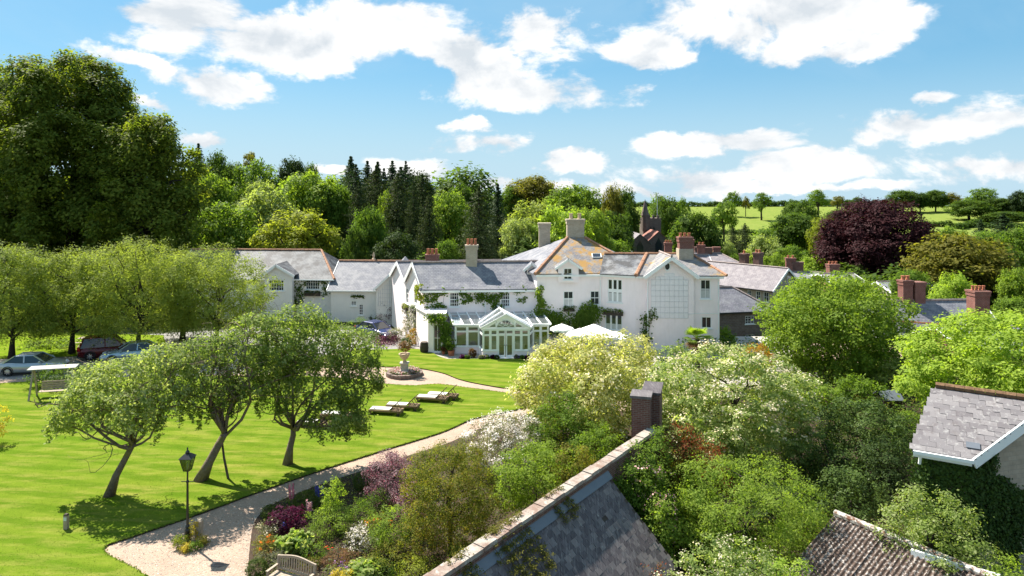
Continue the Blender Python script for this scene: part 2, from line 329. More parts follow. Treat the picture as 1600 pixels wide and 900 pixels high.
# ------------------------------------------------------------------ foliage
def leaves_mesh(name, C, O, rc, k, size, rng, flat=.7, up=.6, rnd=.5, asp=.6, droop=.0, out=.75):
    M = len(C); N = M*k; C = np.asarray(C, float); O = np.asarray(O, float)
    rc = np.asarray(rc, float)
    if rc.ndim: rc = np.repeat(rc, k)[:, None]
    c = np.repeat(C, k, 0); o = np.repeat(O, k, 0)
    off = rng.normal(size=(N, 3))*rc*.6; off[:, 2] *= flat
    p = c+off
    nrm = o*out+np.array([0, 0, up])+rng.normal(size=(N, 3))*rnd*.6
    nrm /= np.linalg.norm(nrm, axis=1)[:, None]+1e-9
    t = np.cross(nrm, rng.normal(size=(N, 3))); t /= np.linalg.norm(t, axis=1)[:, None]+1e-9
    t[:, 2] -= droop; t /= np.linalg.norm(t, axis=1)[:, None]+1e-9
    b = np.cross(nrm, t); s = size*rng.uniform(.6, 1.4, (N, 1))
    V = np.empty((N, 4, 3)); V[:, 0] = p-t*s*.5; V[:, 1] = p+b*s*asp*.5+t*s*.05; V[:, 2] = p+t*s*.5; V[:, 3] = p-b*s*asp*.5+t*s*.05
    me = bpy.data.meshes.new(name); me.vertices.add(N*4); me.vertices.foreach_set('co', V.ravel())
    me.loops.add(N*4); me.loops.foreach_set('vertex_index', np.arange(N*4, dtype=np.int32))
    me.polygons.add(N); me.polygons.foreach_set('loop_start', np.arange(0, N*4, 4, dtype=np.int32))
    me.update(calc_edges=True); return me
def vnoise(p, s, ph=0):
    q = p*s+ph
    return np.sin(q[:,0]*1.7+1.3*np.sin(q[:,1]*1.1))*np.sin(q[:,1]*1.9+1.1*np.sin(q[:,2]*1.3))+.6*np.sin(q[:,2]*2.3+q[:,0]*1.4)*np.sin(q[:,0]*2.9-q[:,1]*1.7)
def lobe_clusters(lobes, dens, rng, gap=.5, inner=.62, under=.35):
    Cs, Os = [], []
    LB = np.array(lobes, float)
    for l in LB:
        c, r = l[:3], l[3:6]; area = 4*math.pi*((r[0]*r[1]+r[0]*r[2]+r[1]*r[2])/3); n = max(6, int(area*dens))
        d = rng.normal(size=(n, 3)); d /= np.linalg.norm(d, axis=1)[:, None]
        keep = (d[:, 2] > -.35) | (rng.random(n) < under); d = d[keep]; n = len(d)
        rr = rng.uniform(inner, 1.04, (n, 1)); p = c+d*r*rr; o = d/r; o /= np.linalg.norm(o, axis=1)[:, None]
        ok = np.ones(n, bool)
        for q in LB:
            if q is l: continue
            e = ((p-q[:3])/q[3:6]); ok &= (e*e).sum(1) > .42
        ok &= vnoise(p, 2.2/max(.3, r.mean()), rng.uniform(0, 9)) > -gap*1.6
        Cs.append(p[ok]); Os.append(o[ok])
    return np.concatenate(Cs), np.concatenate(Os)
def auto_lobes(w, d, z0, z1, n, rng, lr=(.30, .44), flat=1.0, dome=True):
    L = []; cz = (z0+z1)/2; hz = (z1-z0)/2
    L.append((0, 0, cz-hz*.05, w*.31, d*.31, hz*.64)); n = int(n*1.9); lr = (lr[0]*.62, lr[1]*.66)
    for i in range(n):
        ga = 2.39996*i+rng.uniform(-.3, .3); zz = 1-2*(i+.5)/n
        zz = max(-.8, zz) if dome else zz; q = math.sqrt(max(0, 1-zz*zz)); s = rng.uniform(lr[0], lr[1])
        k = rng.uniform(.68, .90)
        L.append((math.cos(ga)*q*w/2*k, math.sin(ga)*q*d/2*k, cz+zz*hz*(1-s*.9)*rng.uniform(.88, 1.04), w/2*s*1.15, d/2*s*1.15, hz*s*flat))
    return L
def trunk_mb(path, rad, limbs, rng, n=7, twig=0.0, twigs=None):
    mb = MB(); mb.tube(path, rad, n)
    for (a, b, r) in limbs:
        a = Vector(a); b = Vector(b); k = 5; L = (b-a).length; pts = []
        w1 = Vector(rng.normal(size=3))*L*.09; w2 = Vector(rng.normal(size=3))*L*.06
        for i in range(k+1):
            t = i/k; q = a.lerp(b, t)+w1*math.sin(math.pi*t)+w2*math.sin(2*math.pi*t); q.z += L*.10*math.sin(math.pi*t); pts.append(q)
        mb.tube(pts, [r*(1-.82*i/k) for i in range(k+1)], 5)
        if twigs:
            for j in range(twigs):
                s = pts[int(rng.integers(2, k+1))]; e = s+Vector(rng.normal(size=3)).normalized()*min(L*.25, 1.6); mid = s.lerp(e, .5)+Vector(rng.normal(size=3))*L*.05
                mb.tube([s, mid, e], [r*.28, r*.18, r*.05], 4)
    return mb
def tree(name, base, lobes, mat, bark, leaf, dens, k, rc, tr, seed, label, cat='tree', group=None, top=.55, gap=.45, path=None, blossom=None, flat=.7, droop=.0, asp=.6, up=.6, nl=7, twigs=2, rad=None, extra=None, inner=.66, under=.35, rnd=.5):
    rng = np.random.default_rng(seed); b = Vector(base); th = thing(name, b, label, cat, group)
    C, O = lobe_clusters(lobes, dens, rng, gap, inner, under)
    if extra is not None: C = np.concatenate([C, extra]); O = np.concatenate([O, np.tile((0, 0, 1.), (len(extra), 1))])
    if tr:
        zt = max(l[2] for l in lobes)*top
        if path is None: path = [(0, 0, -.2), (rng.normal()*tr*.5, rng.normal()*tr*.5, zt*.5), (rng.normal()*tr, rng.normal()*tr, zt)]
        rad = rad or [tr*1.25]+[tr*(1-.45*i/(len(path)-1)) for i in range(1, len(path))]
        ls = sorted(lobes, key=lambda l: -l[3]*l[4]*l[5])[:nl]; limbs = []
        for j, l in enumerate(ls):
            a = Vector(path[-1]) if j % 2 == 0 or len(path) < 3 else Vector(path[-2]).lerp(Vector(path[-1]), .5)
            limbs.append((a, Vector(l[:3])+Vector((0, 0, l[5]*.3)), tr*.5))
        raw('trunk', trunk_mb(path, rad, limbs, rng, 8, twigs=twigs).mesh('trunk', bark, (0, 0, 0), True), th)
    me = leaves_mesh('crown', C, O, rc, k, leaf, rng, flat, up, rnd, asp, droop); me.materials.append(mat)
    raw('crown', me, th)
    if blossom:
        bm, frac, bk, bs, brc = blossom; sel = (rng.random(len(C)) < frac) & (O[:, 2] > -.35)
        me = leaves_mesh('blossom', C[sel]+O[sel]*rc*.55, O[sel], brc, bk, bs, rng, .6, .6, .6, .9); me.materials.append(bm); raw('blossom', me, th)
    return th
# ---- prototypes for the distant trees: unit meshes about 10 m tall and 10 m wide, shared and scaled
def proto_round(seed, n=16, low=1.0, leaf=.42, dens=1.25, k=26, w=10, flat=1.0, rc=.7, gap=.3):
    rng = np.random.default_rng(seed); L = auto_lobes(w, w, low, 10, n, rng, flat=flat)
    C, O = lobe_clusters(L, dens, rng, gap)
    cm = leaves_mesh('crown', C, O, rc, k, leaf, rng, .65)
    big = sorted(L, key=lambda l: -l[2])[:6]
    tm = trunk_mb([(0, 0, -1), (.05, 0, low+1), (.0, .1, 5.5)], [.42, .33, .2], [((0, 0, low+1.2+.3*i), Vector(l[:3]), .16) for i, l in enumerate(big)], rng, 6).mesh('trunk', m['bark_dark'], (0,0,0), True)
    return cm, tm
def proto_conifer(seed, w=4.2, leaf=.17, droop=.5, levels=34, k=20, shape=1.0, low=.4, sparse=0, dense=1.0):
    rng = np.random.default_rng(seed); C, O = [], []; br = []
    for i in range(levels):
        f = i/(levels-1); z = low+(10-low)*f; r = (w/2)*(1-f)**shape*rng.uniform(.75, 1.15)+.03
        nb = max(4, int((5+12*(1-f))*dense))
        for j in range(nb):
            if rng.random() < sparse: continue
            a = 2*math.pi*j/nb+rng.uniform(0, 1); rr = r*rng.uniform(.75, 1.12)
            for q in np.linspace(.3, 1, max(2, int(rr/.45))):
                C.append((math.cos(a)*rr*q, math.sin(a)*rr*q, z-rr*q*q*.28*droop*2+rng.normal()*.08)); O.append((math.cos(a)*.8, math.sin(a)*.8, .35))
            if j % 3 == 0: br.append(((0, 0, z), (math.cos(a)*rr*.9, math.sin(a)*rr*.9, z-rr*.25*droop*2)))
    rcs = .06+.26*np.clip((10-np.array(C)[:, 2])/4, 0, 1); cm = leaves_mesh('crown', C, O, rcs, k, leaf, rng, .6, .3, .6, .45, droop)
    mb = MB(); mb.tube([(0, 0, -1), (0, 0, 5), (0, 0, 9.9)], [.24, .15, .02], 6)
    for a, b in br: mb.tube([a, b], [.04, .012], 3)
    return cm, mb.mesh('trunk', m['bark_dark'], (0,0,0), True)
def proto_pine(seed):
    rng = np.random.default_rng(seed); L = []
    for i in range(9):
        z = rng.uniform(5, 9.6); a = rng.uniform(0, 6.28); q = rng.uniform(.3, 3.6)*(1.1-.06*(z-5)); L.append((math.cos(a)*q, math.sin(a)*q, z, rng.uniform(1.0, 1.9), rng.uniform(1., 1.9), rng.uniform(.3, .55)))
    C, O = lobe_clusters(L, 2.0, rng, .5); cm = leaves_mesh('crown', C, O, .45, 20, .34, rng, .45)
    tm = trunk_mb([(0, 0, -1), (.15, 0, 4), (-.1, .1, 9)], [.3, .24, .08], [((0, 0, min(8.6, l[2]-.6)), Vector(l[:3]), .1) for l in L], rng, 6).mesh('trunk', m['bark'], (0,0,0), True)
    return cm, tm
def proto_park(seed, n=9):
    rng = np.random.default_rng(seed); L = []
    for i in range(n):
        a = 2.4*i; q = 3.2*math.sqrt((i+.3)/n); z = 7.4-q*q*.26+rng.normal()*.6; L.append((math.cos(a)*q, math.sin(a)*q, z, rng.uniform(1.3, 2.1), rng.uniform(1.3, 2.1), rng.uniform(1.1, 1.9)))
    C, O = lobe_clusters(L, 1.3, rng, .25); cm = leaves_mesh('crown', C, O, .6, 22, .42, rng, .6)
    tm = trunk_mb([(0, 0, -1), (.15, 0, 2.5), (0, .1, 5)], [.45, .34, .22], [((0, 0, 2.6+.2*i), Vector(l[:3]), .18) for i, l in enumerate(L)], rng, 6).mesh('trunk', m['bark_dark'], (0,0,0), True)
    return cm, tm
LM = {}
for nm, a, b, kw in (
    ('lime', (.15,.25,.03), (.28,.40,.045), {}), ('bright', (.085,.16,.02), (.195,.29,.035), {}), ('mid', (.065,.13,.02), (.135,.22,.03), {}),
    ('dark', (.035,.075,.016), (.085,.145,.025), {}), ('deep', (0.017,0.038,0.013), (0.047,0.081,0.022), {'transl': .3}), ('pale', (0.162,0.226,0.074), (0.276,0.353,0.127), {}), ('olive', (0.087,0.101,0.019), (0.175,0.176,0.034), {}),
    ('yellow', (.13,.185,.018), (.23,.275,.03), {}), ('purple', (.016,.006,.008), (.050,.020,.022), {'tcol': (1.2,.5,.6), 'transl': .25}), ('conifer', (0.015,0.033,0.015), (0.046,0.083,0.027), {'transl': .18}),
    ('yew', (0.021,0.044,0.015), (0.063,0.087,0.027), {'transl': .18}), ('willow', (.125,.185,.04), (.24,.305,.07), {}), ('limetree', (.05,.09,.014), (.115,.165,.024), {'c': (.17,.21,.035)}),
    ('apple', (.08,.14,.03), (.185,.265,.065), {'c': (.31,.37,.19)}), ('cream', (.15,.20,.05), (.33,.375,.14), {'c': (.56,.57,.30)}), ('viburnum', (.08,.15,.035), (.19,.275,.085), {'c': (.36,.43,.18)}),  # apple: palest leaf tone paints in sun highlights
    ('red', (.12,.03,.018), (.26,.085,.04), {'c': (.10,.14,.03), 'tcol': (1.2,.8,.5)}), ('fern', (.095,.175,.03), (.205,.30,.05), {}), ('holly', (.022,.05,.012), (.065,.11,.022), {'transl': .2, 'rough': .5, 'spec': .1}),
    ('berberis', (.06,.032,.04), (.15,.09,.10), {'c': (.40,.33,.33), 'tcol': (1.2,.6,.8)}), ('plum', (.035,.008,.022), (.10,.025,.06), {'tcol': (1.2,.5,.8)}), ('acer', (.07,.105,.014), (.15,.185,.022), {'c': (.23,.19,.03)}),
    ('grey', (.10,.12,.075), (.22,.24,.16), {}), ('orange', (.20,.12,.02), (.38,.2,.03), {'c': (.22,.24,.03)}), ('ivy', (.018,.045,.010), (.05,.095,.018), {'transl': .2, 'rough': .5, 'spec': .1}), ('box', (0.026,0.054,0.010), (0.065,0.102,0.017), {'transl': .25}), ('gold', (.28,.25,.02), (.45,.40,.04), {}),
    ('hosta', (.09,.17,.03), (.17,.27,.06), {'c': (.36,.42,.18)}), ('brownleaf', (.09,.06,.03), (.18,.11,.06), {})):
    LM[nm] = leafmat(nm+'_leaves', a, b, **kw)
def petal(name, a, b): return leafmat(name+'_petals', a, b, .3, tcol=(1, 1, 1))
FL = {'white': petal('white', (.62,.62,.56), (.85,.85,.8)), 'pink': petal('pink', (.6,.3,.32), (.85,.62,.6)), 'red': petal('red', (.45,.02,.02), (.7,.06,.03)), 'orange': petal('orange', (.6,.12,.01), (.85,.28,.02)),
      'purple': petal('purple', (0.162,0.045,0.300), (0.405,0.150,0.600)), 'yellow': petal('yellow', (0.700,0.600,0.024), (0.700,0.700,0.096)), 'blue': petal('blue', (.03,.04,.3), (.1,.12,.5)), 'cream': petal('cream', (0.653,0.605,0.352), (0.700,0.700,0.550)), 'magenta': petal('magenta', (.4,.04,.14), (.65,.2,.3))}
PR = {'round': [proto_round(1), proto_round(2, 20), proto_round(3, 13), proto_round(4, 24, flat=.8)], 'spruce': [proto_conifer(11, sparse=.18, shape=.85), proto_conifer(12, 3.8, sparse=.12, shape=.8)],
      'column': [proto_conifer(13, 5.5, droop=.7, shape=.55, levels=30, dense=1.25), proto_conifer(14, 5.0, droop=.8, shape=.5, levels=30, dense=1.25)], 'pine': [proto_pine(21), proto_pine(22)], 'park': [proto_park(31), proto_park(32, 7), proto_park(33, 12)],
      'dome': [proto_round(41, 30, .6, flat=.75, gap=.3)], 'tall': [proto_round(5, 22, 2.0, w=8)]}
PW = {'round': 10, 'spruce': 1.95, 'column': 3.6, 'pine': 7.5, 'park': 9.6, 'dome': 10, 'tall': 8}
_cnt = {}
def far_tree(name, kind, cx, top, w, Y, leafname, label, group, zb=None, bot=None):
    """crown centre column cx, top row, width in picture px at distance Y -> a shared prototype scaled to its real size"""
    X = (cx-800)*Y/F; z0 = terrain(X, Y) if zb is None else zb
    zt = H-(top-HY)*Y/F; h = max(2.0, zt-z0); wm = w*Y/F
    i = _cnt.get(kind, 0); _cnt[kind] = i+1; cm, tm = PR[kind][i % len(PR[kind])]
    th = thing(name, (X, Y, z0), label, 'tree', group)
    c = raw('crown', cm, th)
    if not cm.materials: cm.materials.append(LM[leafname])
    c.material_slots[0].link = 'OBJECT'; c.material_slots[0].material = LM[leafname]
    raw('trunk', tm, th)
    th.scale = (wm/PW[kind], wm/PW[kind], h/9.8); th.rotation_euler = (0, 0, (i*1.7+cx*.37) % 6.28); return th
# ------------------------------------------------------------------ the setting
def mk_ground():
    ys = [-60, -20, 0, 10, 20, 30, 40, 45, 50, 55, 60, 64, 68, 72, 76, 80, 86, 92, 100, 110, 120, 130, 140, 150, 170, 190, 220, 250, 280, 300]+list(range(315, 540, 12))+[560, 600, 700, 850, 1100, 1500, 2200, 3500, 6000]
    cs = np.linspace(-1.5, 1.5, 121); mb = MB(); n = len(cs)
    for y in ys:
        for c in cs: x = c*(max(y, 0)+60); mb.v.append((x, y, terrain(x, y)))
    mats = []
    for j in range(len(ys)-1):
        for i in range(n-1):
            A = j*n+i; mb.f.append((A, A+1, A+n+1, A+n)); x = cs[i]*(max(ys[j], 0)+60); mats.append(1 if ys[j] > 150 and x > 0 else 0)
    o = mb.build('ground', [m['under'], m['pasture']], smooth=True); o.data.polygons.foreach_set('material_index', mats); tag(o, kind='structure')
m['under'] = plain('dark_grassy_soil', (.045, .055, .02), .95, .1, var=.4, scale=1.5, bs=.4)  # dark green-brown of the ground itself
mk_ground()
def sheet(name, pts, mat, z, skirt=0, smat=None):
    """a flat area whose outline is given in ground points; with a skirt it is a real step"""
    mb = MB(); pts = [Vector((p[0], p[1], z)) for p in pts]
    a = sum(pts[i].x*pts[(i+1) % len(pts)].y-pts[(i+1) % len(pts)].x*pts[i].y for i in range(len(pts)))
    if a < 0: pts = pts[::-1]
    mb.poly(pts)
    if skirt:
        for i in range(len(pts)):
            p, q = pts[i], pts[(i+1) % len(pts)]; mb.poly([p+Vector((0,0,-skirt)), q+Vector((0,0,-skirt)), q, p])
    o = mb.build(name, [mat, smat or mat])
    if skirt: o.data.polygons.foreach_set('material_index', [0]+[1]*(len(mb.f)-1))
    return tag(o, kind='structure')
def spl(pts, n=6):                                   # smooth curve through the points
    out = []
    for i in range(len(pts)-1):
        p0, p1, p2, p3 = [Vector(pts[max(0, min(len(pts)-1, i+k))][:2]) for k in (-1, 0, 1, 2)]
        for j in range(n):
            t = j/n; out.append(.5*((2*p1)+(p2-p0)*t+(2*p0-5*p1+4*p2-p3)*t*t+(3*p1-p0-3*p2+p3)*t**3))
    out.append(Vector(pts[-1][:2])); return out
g = lambda *a: [G(x, y) for x, y in a]
sheet('gravel_path', [(-60, 10), (60, 10), (60, 62), (-60, 62)], m['gravel'], .004)
lawn_edge = spl(g((330, 985), (225, 900), (162, 861), (215, 838), (300, 809), (400, 772), (500, 737), (600, 705), (690, 677), (740, 656), (800, 643), (838, 632), (826, 621), (775, 613), (730, 607), (685, 601.5), (650, 603.5), (620, 602.5), (592, 599.5), (572, 594)))
sheet('lawn', lawn_edge+[Vector(p[:2]) for p in g((470, 588), (250, 589), (120, 593), (0, 600), (-250, 606))]+[Vector((-60, 40)), Vector((-60, 12)), Vector((-10, 12))], m['lawn'], .075, .08, m['soil'])
lawn_b = spl(g((560, 573), (600, 574), (650, 576), (690, 583.5), (720, 594.5), (760, 603), (815, 611.5), (900, 621)))+[Vector(p[:2]) for p in g((960, 600), (960, 566), (855, 561))]+spl(g((700, 562), (686, 558), (668, 549), (640, 546), (600, 547), (520, 548)))
sheet('upper_lawn', lawn_b, m['lawn'], .075, .08, m['soil'])
sheet('car_park', g((-250, 600), (470, 582), (520, 552), (640, 544), (665, 546), (700, 520), (400, 512), (240, 522), (-250, 575)), m['drive'], .012)
sheet('orchard_lawn', g((-300, 572), (240, 553), (262, 545), (255, 524), (-300, 510)), m['rough_grass'], .03)
sheet('terrace', g((686, 566), (700, 563), (960, 563), (1000, 600), (1240, 610), (1240, 526), (664, 526), (670, 548)), m['paving'], .02)
bed = spl(g((392, 990), (388, 900), (391, 850), (400, 812), (432, 786), (500, 758), (570, 735), (640, 712), (700, 693), (745, 672), (800, 655), (850, 640)))
sheet('flower_bed', bed+[Vector((8, 42)), Vector((40, 60)), Vector((40, 10)), Vector((-6, 10))], m['soil'], .03)
# hedgerows on the hill and a rough wood mass behind the trees
def strip_mass(name, pts, w, h, mat, seed, leaf=.8, dens=.9, k=16):
    rng = np.random.default_rng(seed); L = []
    for i in range(len(pts)-1):
        a, b = Vector(pts[i]), Vector(pts[i+1]); n = max(1, int((b-a).length/(w*.75)))
        for j in range(n):
            p = a.lerp(b, (j+rng.random()*.6)/n); z = terrain(p.x, p.y); hh = h*rng.uniform(.75, 1.25); L.append((p.x, p.y, z+hh*.45, w*.62, w*.6, hh*.6))
    C, O = lobe_clusters(L, dens, rng, .5); me = leaves_mesh(name, C, O, w*.16, k, leaf, rng); me.materials.append(mat)
    return raw(name, me)
def hp(px, Y): return ((px-800)*Y/F, Y)
for i, (pts, w, h, lab) in enumerate((([hp(980, 500), hp(1180, 505)], 5, 3.2, 'thin dark hedge along the crest above the church tower'), ([hp(1180, 505), hp(1420, 505), hp(1610, 510)], 5, 4.2, 'dark hedge on the skyline behind the copper beech'),
        ([hp(1130, 332), hp(1200, 330), hp(1262, 322)], 4, 2.4, 'hedge crossing the bright field below the parkland oaks'), ([hp(1415, 372), hp(1520, 365), hp(1640, 352)], 4, 2.6, 'field hedge right of the copper beech, halfway up the hill'),
        ([hp(975, 335), hp(1060, 325)], 4, 3, 'short dark hedge behind the church spire'), ([hp(1500, 355), hp(1560, 420), hp(1600, 505)], 4, 2.6, 'hedge climbing the hill at the right end of the fields'))):
    tag(strip_mass('hedge', pts, w, h, LM['dark'], 100+i), lab, 'hedge', 'field hedges on the hill')
tag(strip_mass('woods', [hp(-260, 150), hp(300, 165), hp(560, 150), hp(800, 150)], 12, 12.5, LM['dark'], 120, 1.1, .35, 22), kind='stuff')
tag(strip_mass('woods', [hp(850, 168), hp(985, 170)], 10, 11, LM['dark'], 121, 1.1, .35, 22), kind='stuff')
tag(strip_mass('undergrowth', [hp(-250, 92), hp(330, 100), hp(700, 92), hp(860, 92)], 6, 5, LM['dark'], 122, .6, .6, 22), kind='stuff')
tag(strip_mass('undergrowth', [hp(1000, 128), hp(1250, 128), hp(1420, 100), hp(1680, 95)], 7, 6, LM['dark'], 123, .7, .5, 22), kind='stuff')
tag(strip_mass('undergrowth', [hp(1180, 215), hp(1440, 190), hp(1680, 180)], 9, 8, LM['mid'], 124, .9, .45, 22), kind='stuff')

# ------------------------------------------------------------------ buildings
def wall(mb, fr, z0, z1, ops, u0=0, u1=None, deep=.13):
    """a wall sheet with real openings and their reveals"""
    u1 = fr.L if u1 is None else u1
    us = sorted({u0, u1} | {o[0] for o in ops} | {o[1] for o in ops}); zs = sorted({z0, z1} | {o[2] for o in ops} | {o[3] for o in ops})
    us = [u for u in us if u0 <= u <= u1]; zs = [z for z in zs if z0 <= z <= z1]
    for i in range(len(us)-1):
        for j in range(len(zs)-1):
            a, b, c, d = us[i], us[i+1], zs[j], zs[j+1]; mu, mz = (a+b)/2, (c+d)/2
            if any(o[0] < mu < o[1] and o[2] < mz < o[3] for o in ops): continue
            mb.poly([fr(a, 0, c), fr(b, 0, c), fr(b, 0, d), fr(a, 0, d)])
    for a, b, c, d in ops:
        for p, q in (((a, c), (a, d)), ((a, d), (b, d)), ((b, d), (b, c)), ((b, c), (a, c))):
            mb.poly([fr(p[0], 0, p[1]), fr(q[0], 0, q[1]), fr(q[0], -deep, q[1]), fr(p[0], -deep, p[1])])
def window(par, fr, o, cols=2, rows=2, sill=True, deep=.13, fw=.07, glass='glass', frame='white', bw=.032, meet=None, name='window', label=None, curtain=None):
    a, b, c, d = o; mb = MB(); dd = -deep+.05
    for x0, x1, y0, y1 in ((a, a+fw, c, d), (b-fw, b, c, d), (a+fw, b-fw, c, c+fw), (a+fw, b-fw, d-fw, d)): mb.fbox(fr, x0, x1, -deep, dd+.03, y0, y1)
    for i in range(1, cols):
        u = a+(b-a)*i/cols; mb.fbox(fr, u-bw/2, u+bw/2, -deep+.01, dd+.012, c+fw, d-fw)
    for j in range(1, rows):
        z = c+(d-c)*j/rows; w = bw*(1.8 if meet == j else 1); mb.fbox(fr, a+fw, b-fw, -deep+.012, dd+.02, z-w/2, z+w/2)
    w = mb.build(name, m[frame], par, label=label)
    pm = MB(); pm.poly([fr(a+fw*.5, -deep+.025, c+fw*.5), fr(b-fw*.5, -deep+.025, c+fw*.5), fr(b-fw*.5, -deep+.025, d-fw*.5), fr(a+fw*.5, -deep+.025, d-fw*.5)]); pm.build('pane', m[glass], w)
    if curtain:
        cm = MB(); zz = c+(d-c)*curtain; cm.poly([fr(a+fw, -deep+.028, c+fw), fr(b-fw, -deep+.028, c+fw), fr(b-fw, -deep+.028, zz), fr(a+fw, -deep+.028, zz)]); cm.build('net_curtain', m['curtain'], w)
    if sill:
        s = MB(); s.fbox(fr, a-.08, b+.08, -.06, .1, c-.09, c-.002); s.build('sill', m[frame], w)
    return w
def roofpoly(mb, pts, t=.09): mb.slab(pts, t)
def ridge_tiles(par, a, b, mat, w=.26, n=None, merge=False):
    a, b = Vector(a), Vector(b); L = (b-a).length; n = n or max(2, int(L/.45)); mb = MB()
    for i in range(n):
        p, q = a.lerp(b, i/n), a.lerp(b, (i+.95)/n); q.z += .015; p.z += .02*(i % 3 == 0)
        mb.tube([p, q], [w*.5, w*.46], 6)
    o = mb.build('ridge_tiles', mat, par); return o
def chimney(par, X, Y, w, d, z0, z1, mat, pots=2, potm='pot', rot=0, collar=True, potH=.55):
    base = tuple(par['_b']); mb = MB(); c, s = math.cos(rot), math.sin(rot)
    fr = Fr((X-w/2*c+d/2*s*0, Y-w/2*s), (X+w/2*c, Y+w/2*s))
    mb.fbox(fr, 0, w, -d, 0, z0, z1)
    if collar:
        mb.fbox(fr, -.06, w+.06, -d-.06, .06, z1-.42, z1-.3); mb.fbox(fr, -.1, w+.1, -d-.1, .1, z1-.13, z1+.03)
        mb.fbox(fr, -.05, w+.05, -d-.05, .05, z1-.3, z1-.13)
    ch = mb.build('chimney', mat, par)
    for i in range(pots):
        u = w*(i+.5)/pots; q = fr(u, -d/2, z1+.03); pm = MB(); r = min(.17, w/pots*.36); pm.lathe([(r*1.15, 0), (r*1.15, .06), (r, .09), (r*.85, potH-.1), (r*1.1, potH-.06), (r*1.1, potH)], q, 10); pm.build('chimney_pot', m[potm], ch, smooth=False)
    return ch
def fascia(mb, fr, u0, u1, z, h=.2, d0=.02, d1=.3): mb.fbox(fr, u0, u1, d0, d1, z-h, z)

# ================= the white country house =================
house = thing('country_house', (3, 60, 0), 'large rambling white country house with slate roofs behind the lawn', 'house')
u_ = Vector((.998, .06)); v_ = Vector((-.42, .9075))
F0 = Vector((-7.75, 59.5)); F1 = Vector((2.16, 60.1)); ZE = 5.13
fw = Fr(F0, F1); wl = MB()
o1 = fw.rect(702.5, 457, 717, 479.5); o2 = fw.rect(782.5, 457, 796.7, 479.5)
wall(wl, fw, -.2, ZE, [o1, o2])
E = [F0+v_*s for s in (0, 2.6, 5.2, 7.8, 10.4)]
fe = Fr(E[4], F0); eo = [fe.rect(634, 451, 638.2, 474), fe.rect(647, 449, 652, 475), fe.rect(646, 500, 650, 525)]
wall(wl, fe, -.2, ZE, eo)
for a, b, c, h in ((E[0], E[1], E[2], 7.02), (E[2], E[3], E[4], 6.65)): wl.poly([(c.x, c.y, ZE), (a.x, a.y, ZE), (b.x, b.y, h)])
# middle block
F2 = Vector((2.18, 59.65)); G2 = Vector((7.86, 59.95)); fm = Fr(F2, G2); ZM = 6.38
om = [fm.rect(880.5, 455, 896, 479.5), fm.rect(922.3, 454.5, 936.7, 476.5), fm.rect(884.5, 500, 893, 513)]
wall(wl, fm, -.2, ZM, om)
B2 = F2+Vector((-.26, .965))*12; fl = Fr(B2, F2); wall(wl, fl, -.2, ZM, [])
# right block
A1 = Vector((10.62, 58.7)); fa = Fr(G2, A1); oa = [fa.rect(949.5, 436.5, 972, 472.5), fa.rect(945.5, 491.5, 972, 516)]
wall(wl, fa, -.2, ZM, oa)
Gl = Vector((11.55, 58.6)); wall(wl, Fr(A1, Gl), -.2, ZM, [])
g0, g1 = Vector((11.55, 58.3)), Vector((15.5, 58.2)); fg = Fr(g0, g1); wall(wl, fg, -.2, ZM, [])
wl.poly([fg(0, 0, ZM), fg(fg.L, 0, ZM), fg(fg.L/2, 0, 8.0)])
for p, q in ((Gl, g0), (g1, Vector((15.5, 58.5)))): wl.poly([(p.x, p.y, -.2), (q.x, q.y, -.2), (q.x, q.y, ZM), (p.x, p.y, ZM)])
r0, r1 = Vector((15.5, 58.5)), Vector((17.75, 58.4)); fr_ = Fr(r0, r1); orr = [fr_.rect(1094.5, 437, 1110.5, 467), fr_.rect(1096, 495, 1112, 513)]
wall(wl, fr_, -.2, ZM, orr); wall(wl, Fr(r1, (18.2, 71)), -.2, ZM, []); wall(wl, Fr((18.2, 71), (-1, 71.2)), -.2, ZM, [])
wl.build('wall', m['white_wall'], house)
# windows
for o in (o1, o2): window(house, fw, o, 4, 4, meet=2)
for o in eo: window(house, fe, o, 2, 3)
window(house, fm, om[0], 2, 2, meet=1, curtain=.55); window(house, fm, om[1], 2, 2, meet=1); window(house, fm, om[2], 1, 1)
for o, rr in ((oa[0], 2), (oa[1], 1)): window(house, fa, o, 3, rr, bw=.16, meet=1, curtain=.4)
window(house, fr_, orr[0], 2, 2, meet=1, curtain=.45); window(house, fr_, orr[1], 2, 1)
oc = MB(); c0 = fg(fg.px(1042.5, 416)[0], .015, fg.px(1042.5, 416)[1])
ring = []
for i in range(18):
    a = 2*math.pi*i/18; ring.append((math.cos(a), math.sin(a)))
for i in range(18):
    (a, b), (c, d) = ring[i], ring[(i+1) % 18]
    pt = lambda s, t, k, dd: c0+Vector((fg.d.x, fg.d.y, 0))*s*k*.28+Vector((0, 0, t*k*.42))+Vector((fg.n.x, fg.n.y, 0))*dd
    oc.hexa([pt(a, b, 1, 0), pt(c, d, 1, 0), pt(c, d, .72, 0), pt(a, b, .72, 0), pt(a, b, 1, .07), pt(c, d, 1, .07), pt(c, d, .72, .05), pt(a, b, .72, .05)])
ocw = oc.build('oculus_window', m['white'], house); pm = MB(); pm.poly([pt(a, b, .74, .01) for a, b in ring]); pm.build('pane', m['glass'], ocw)
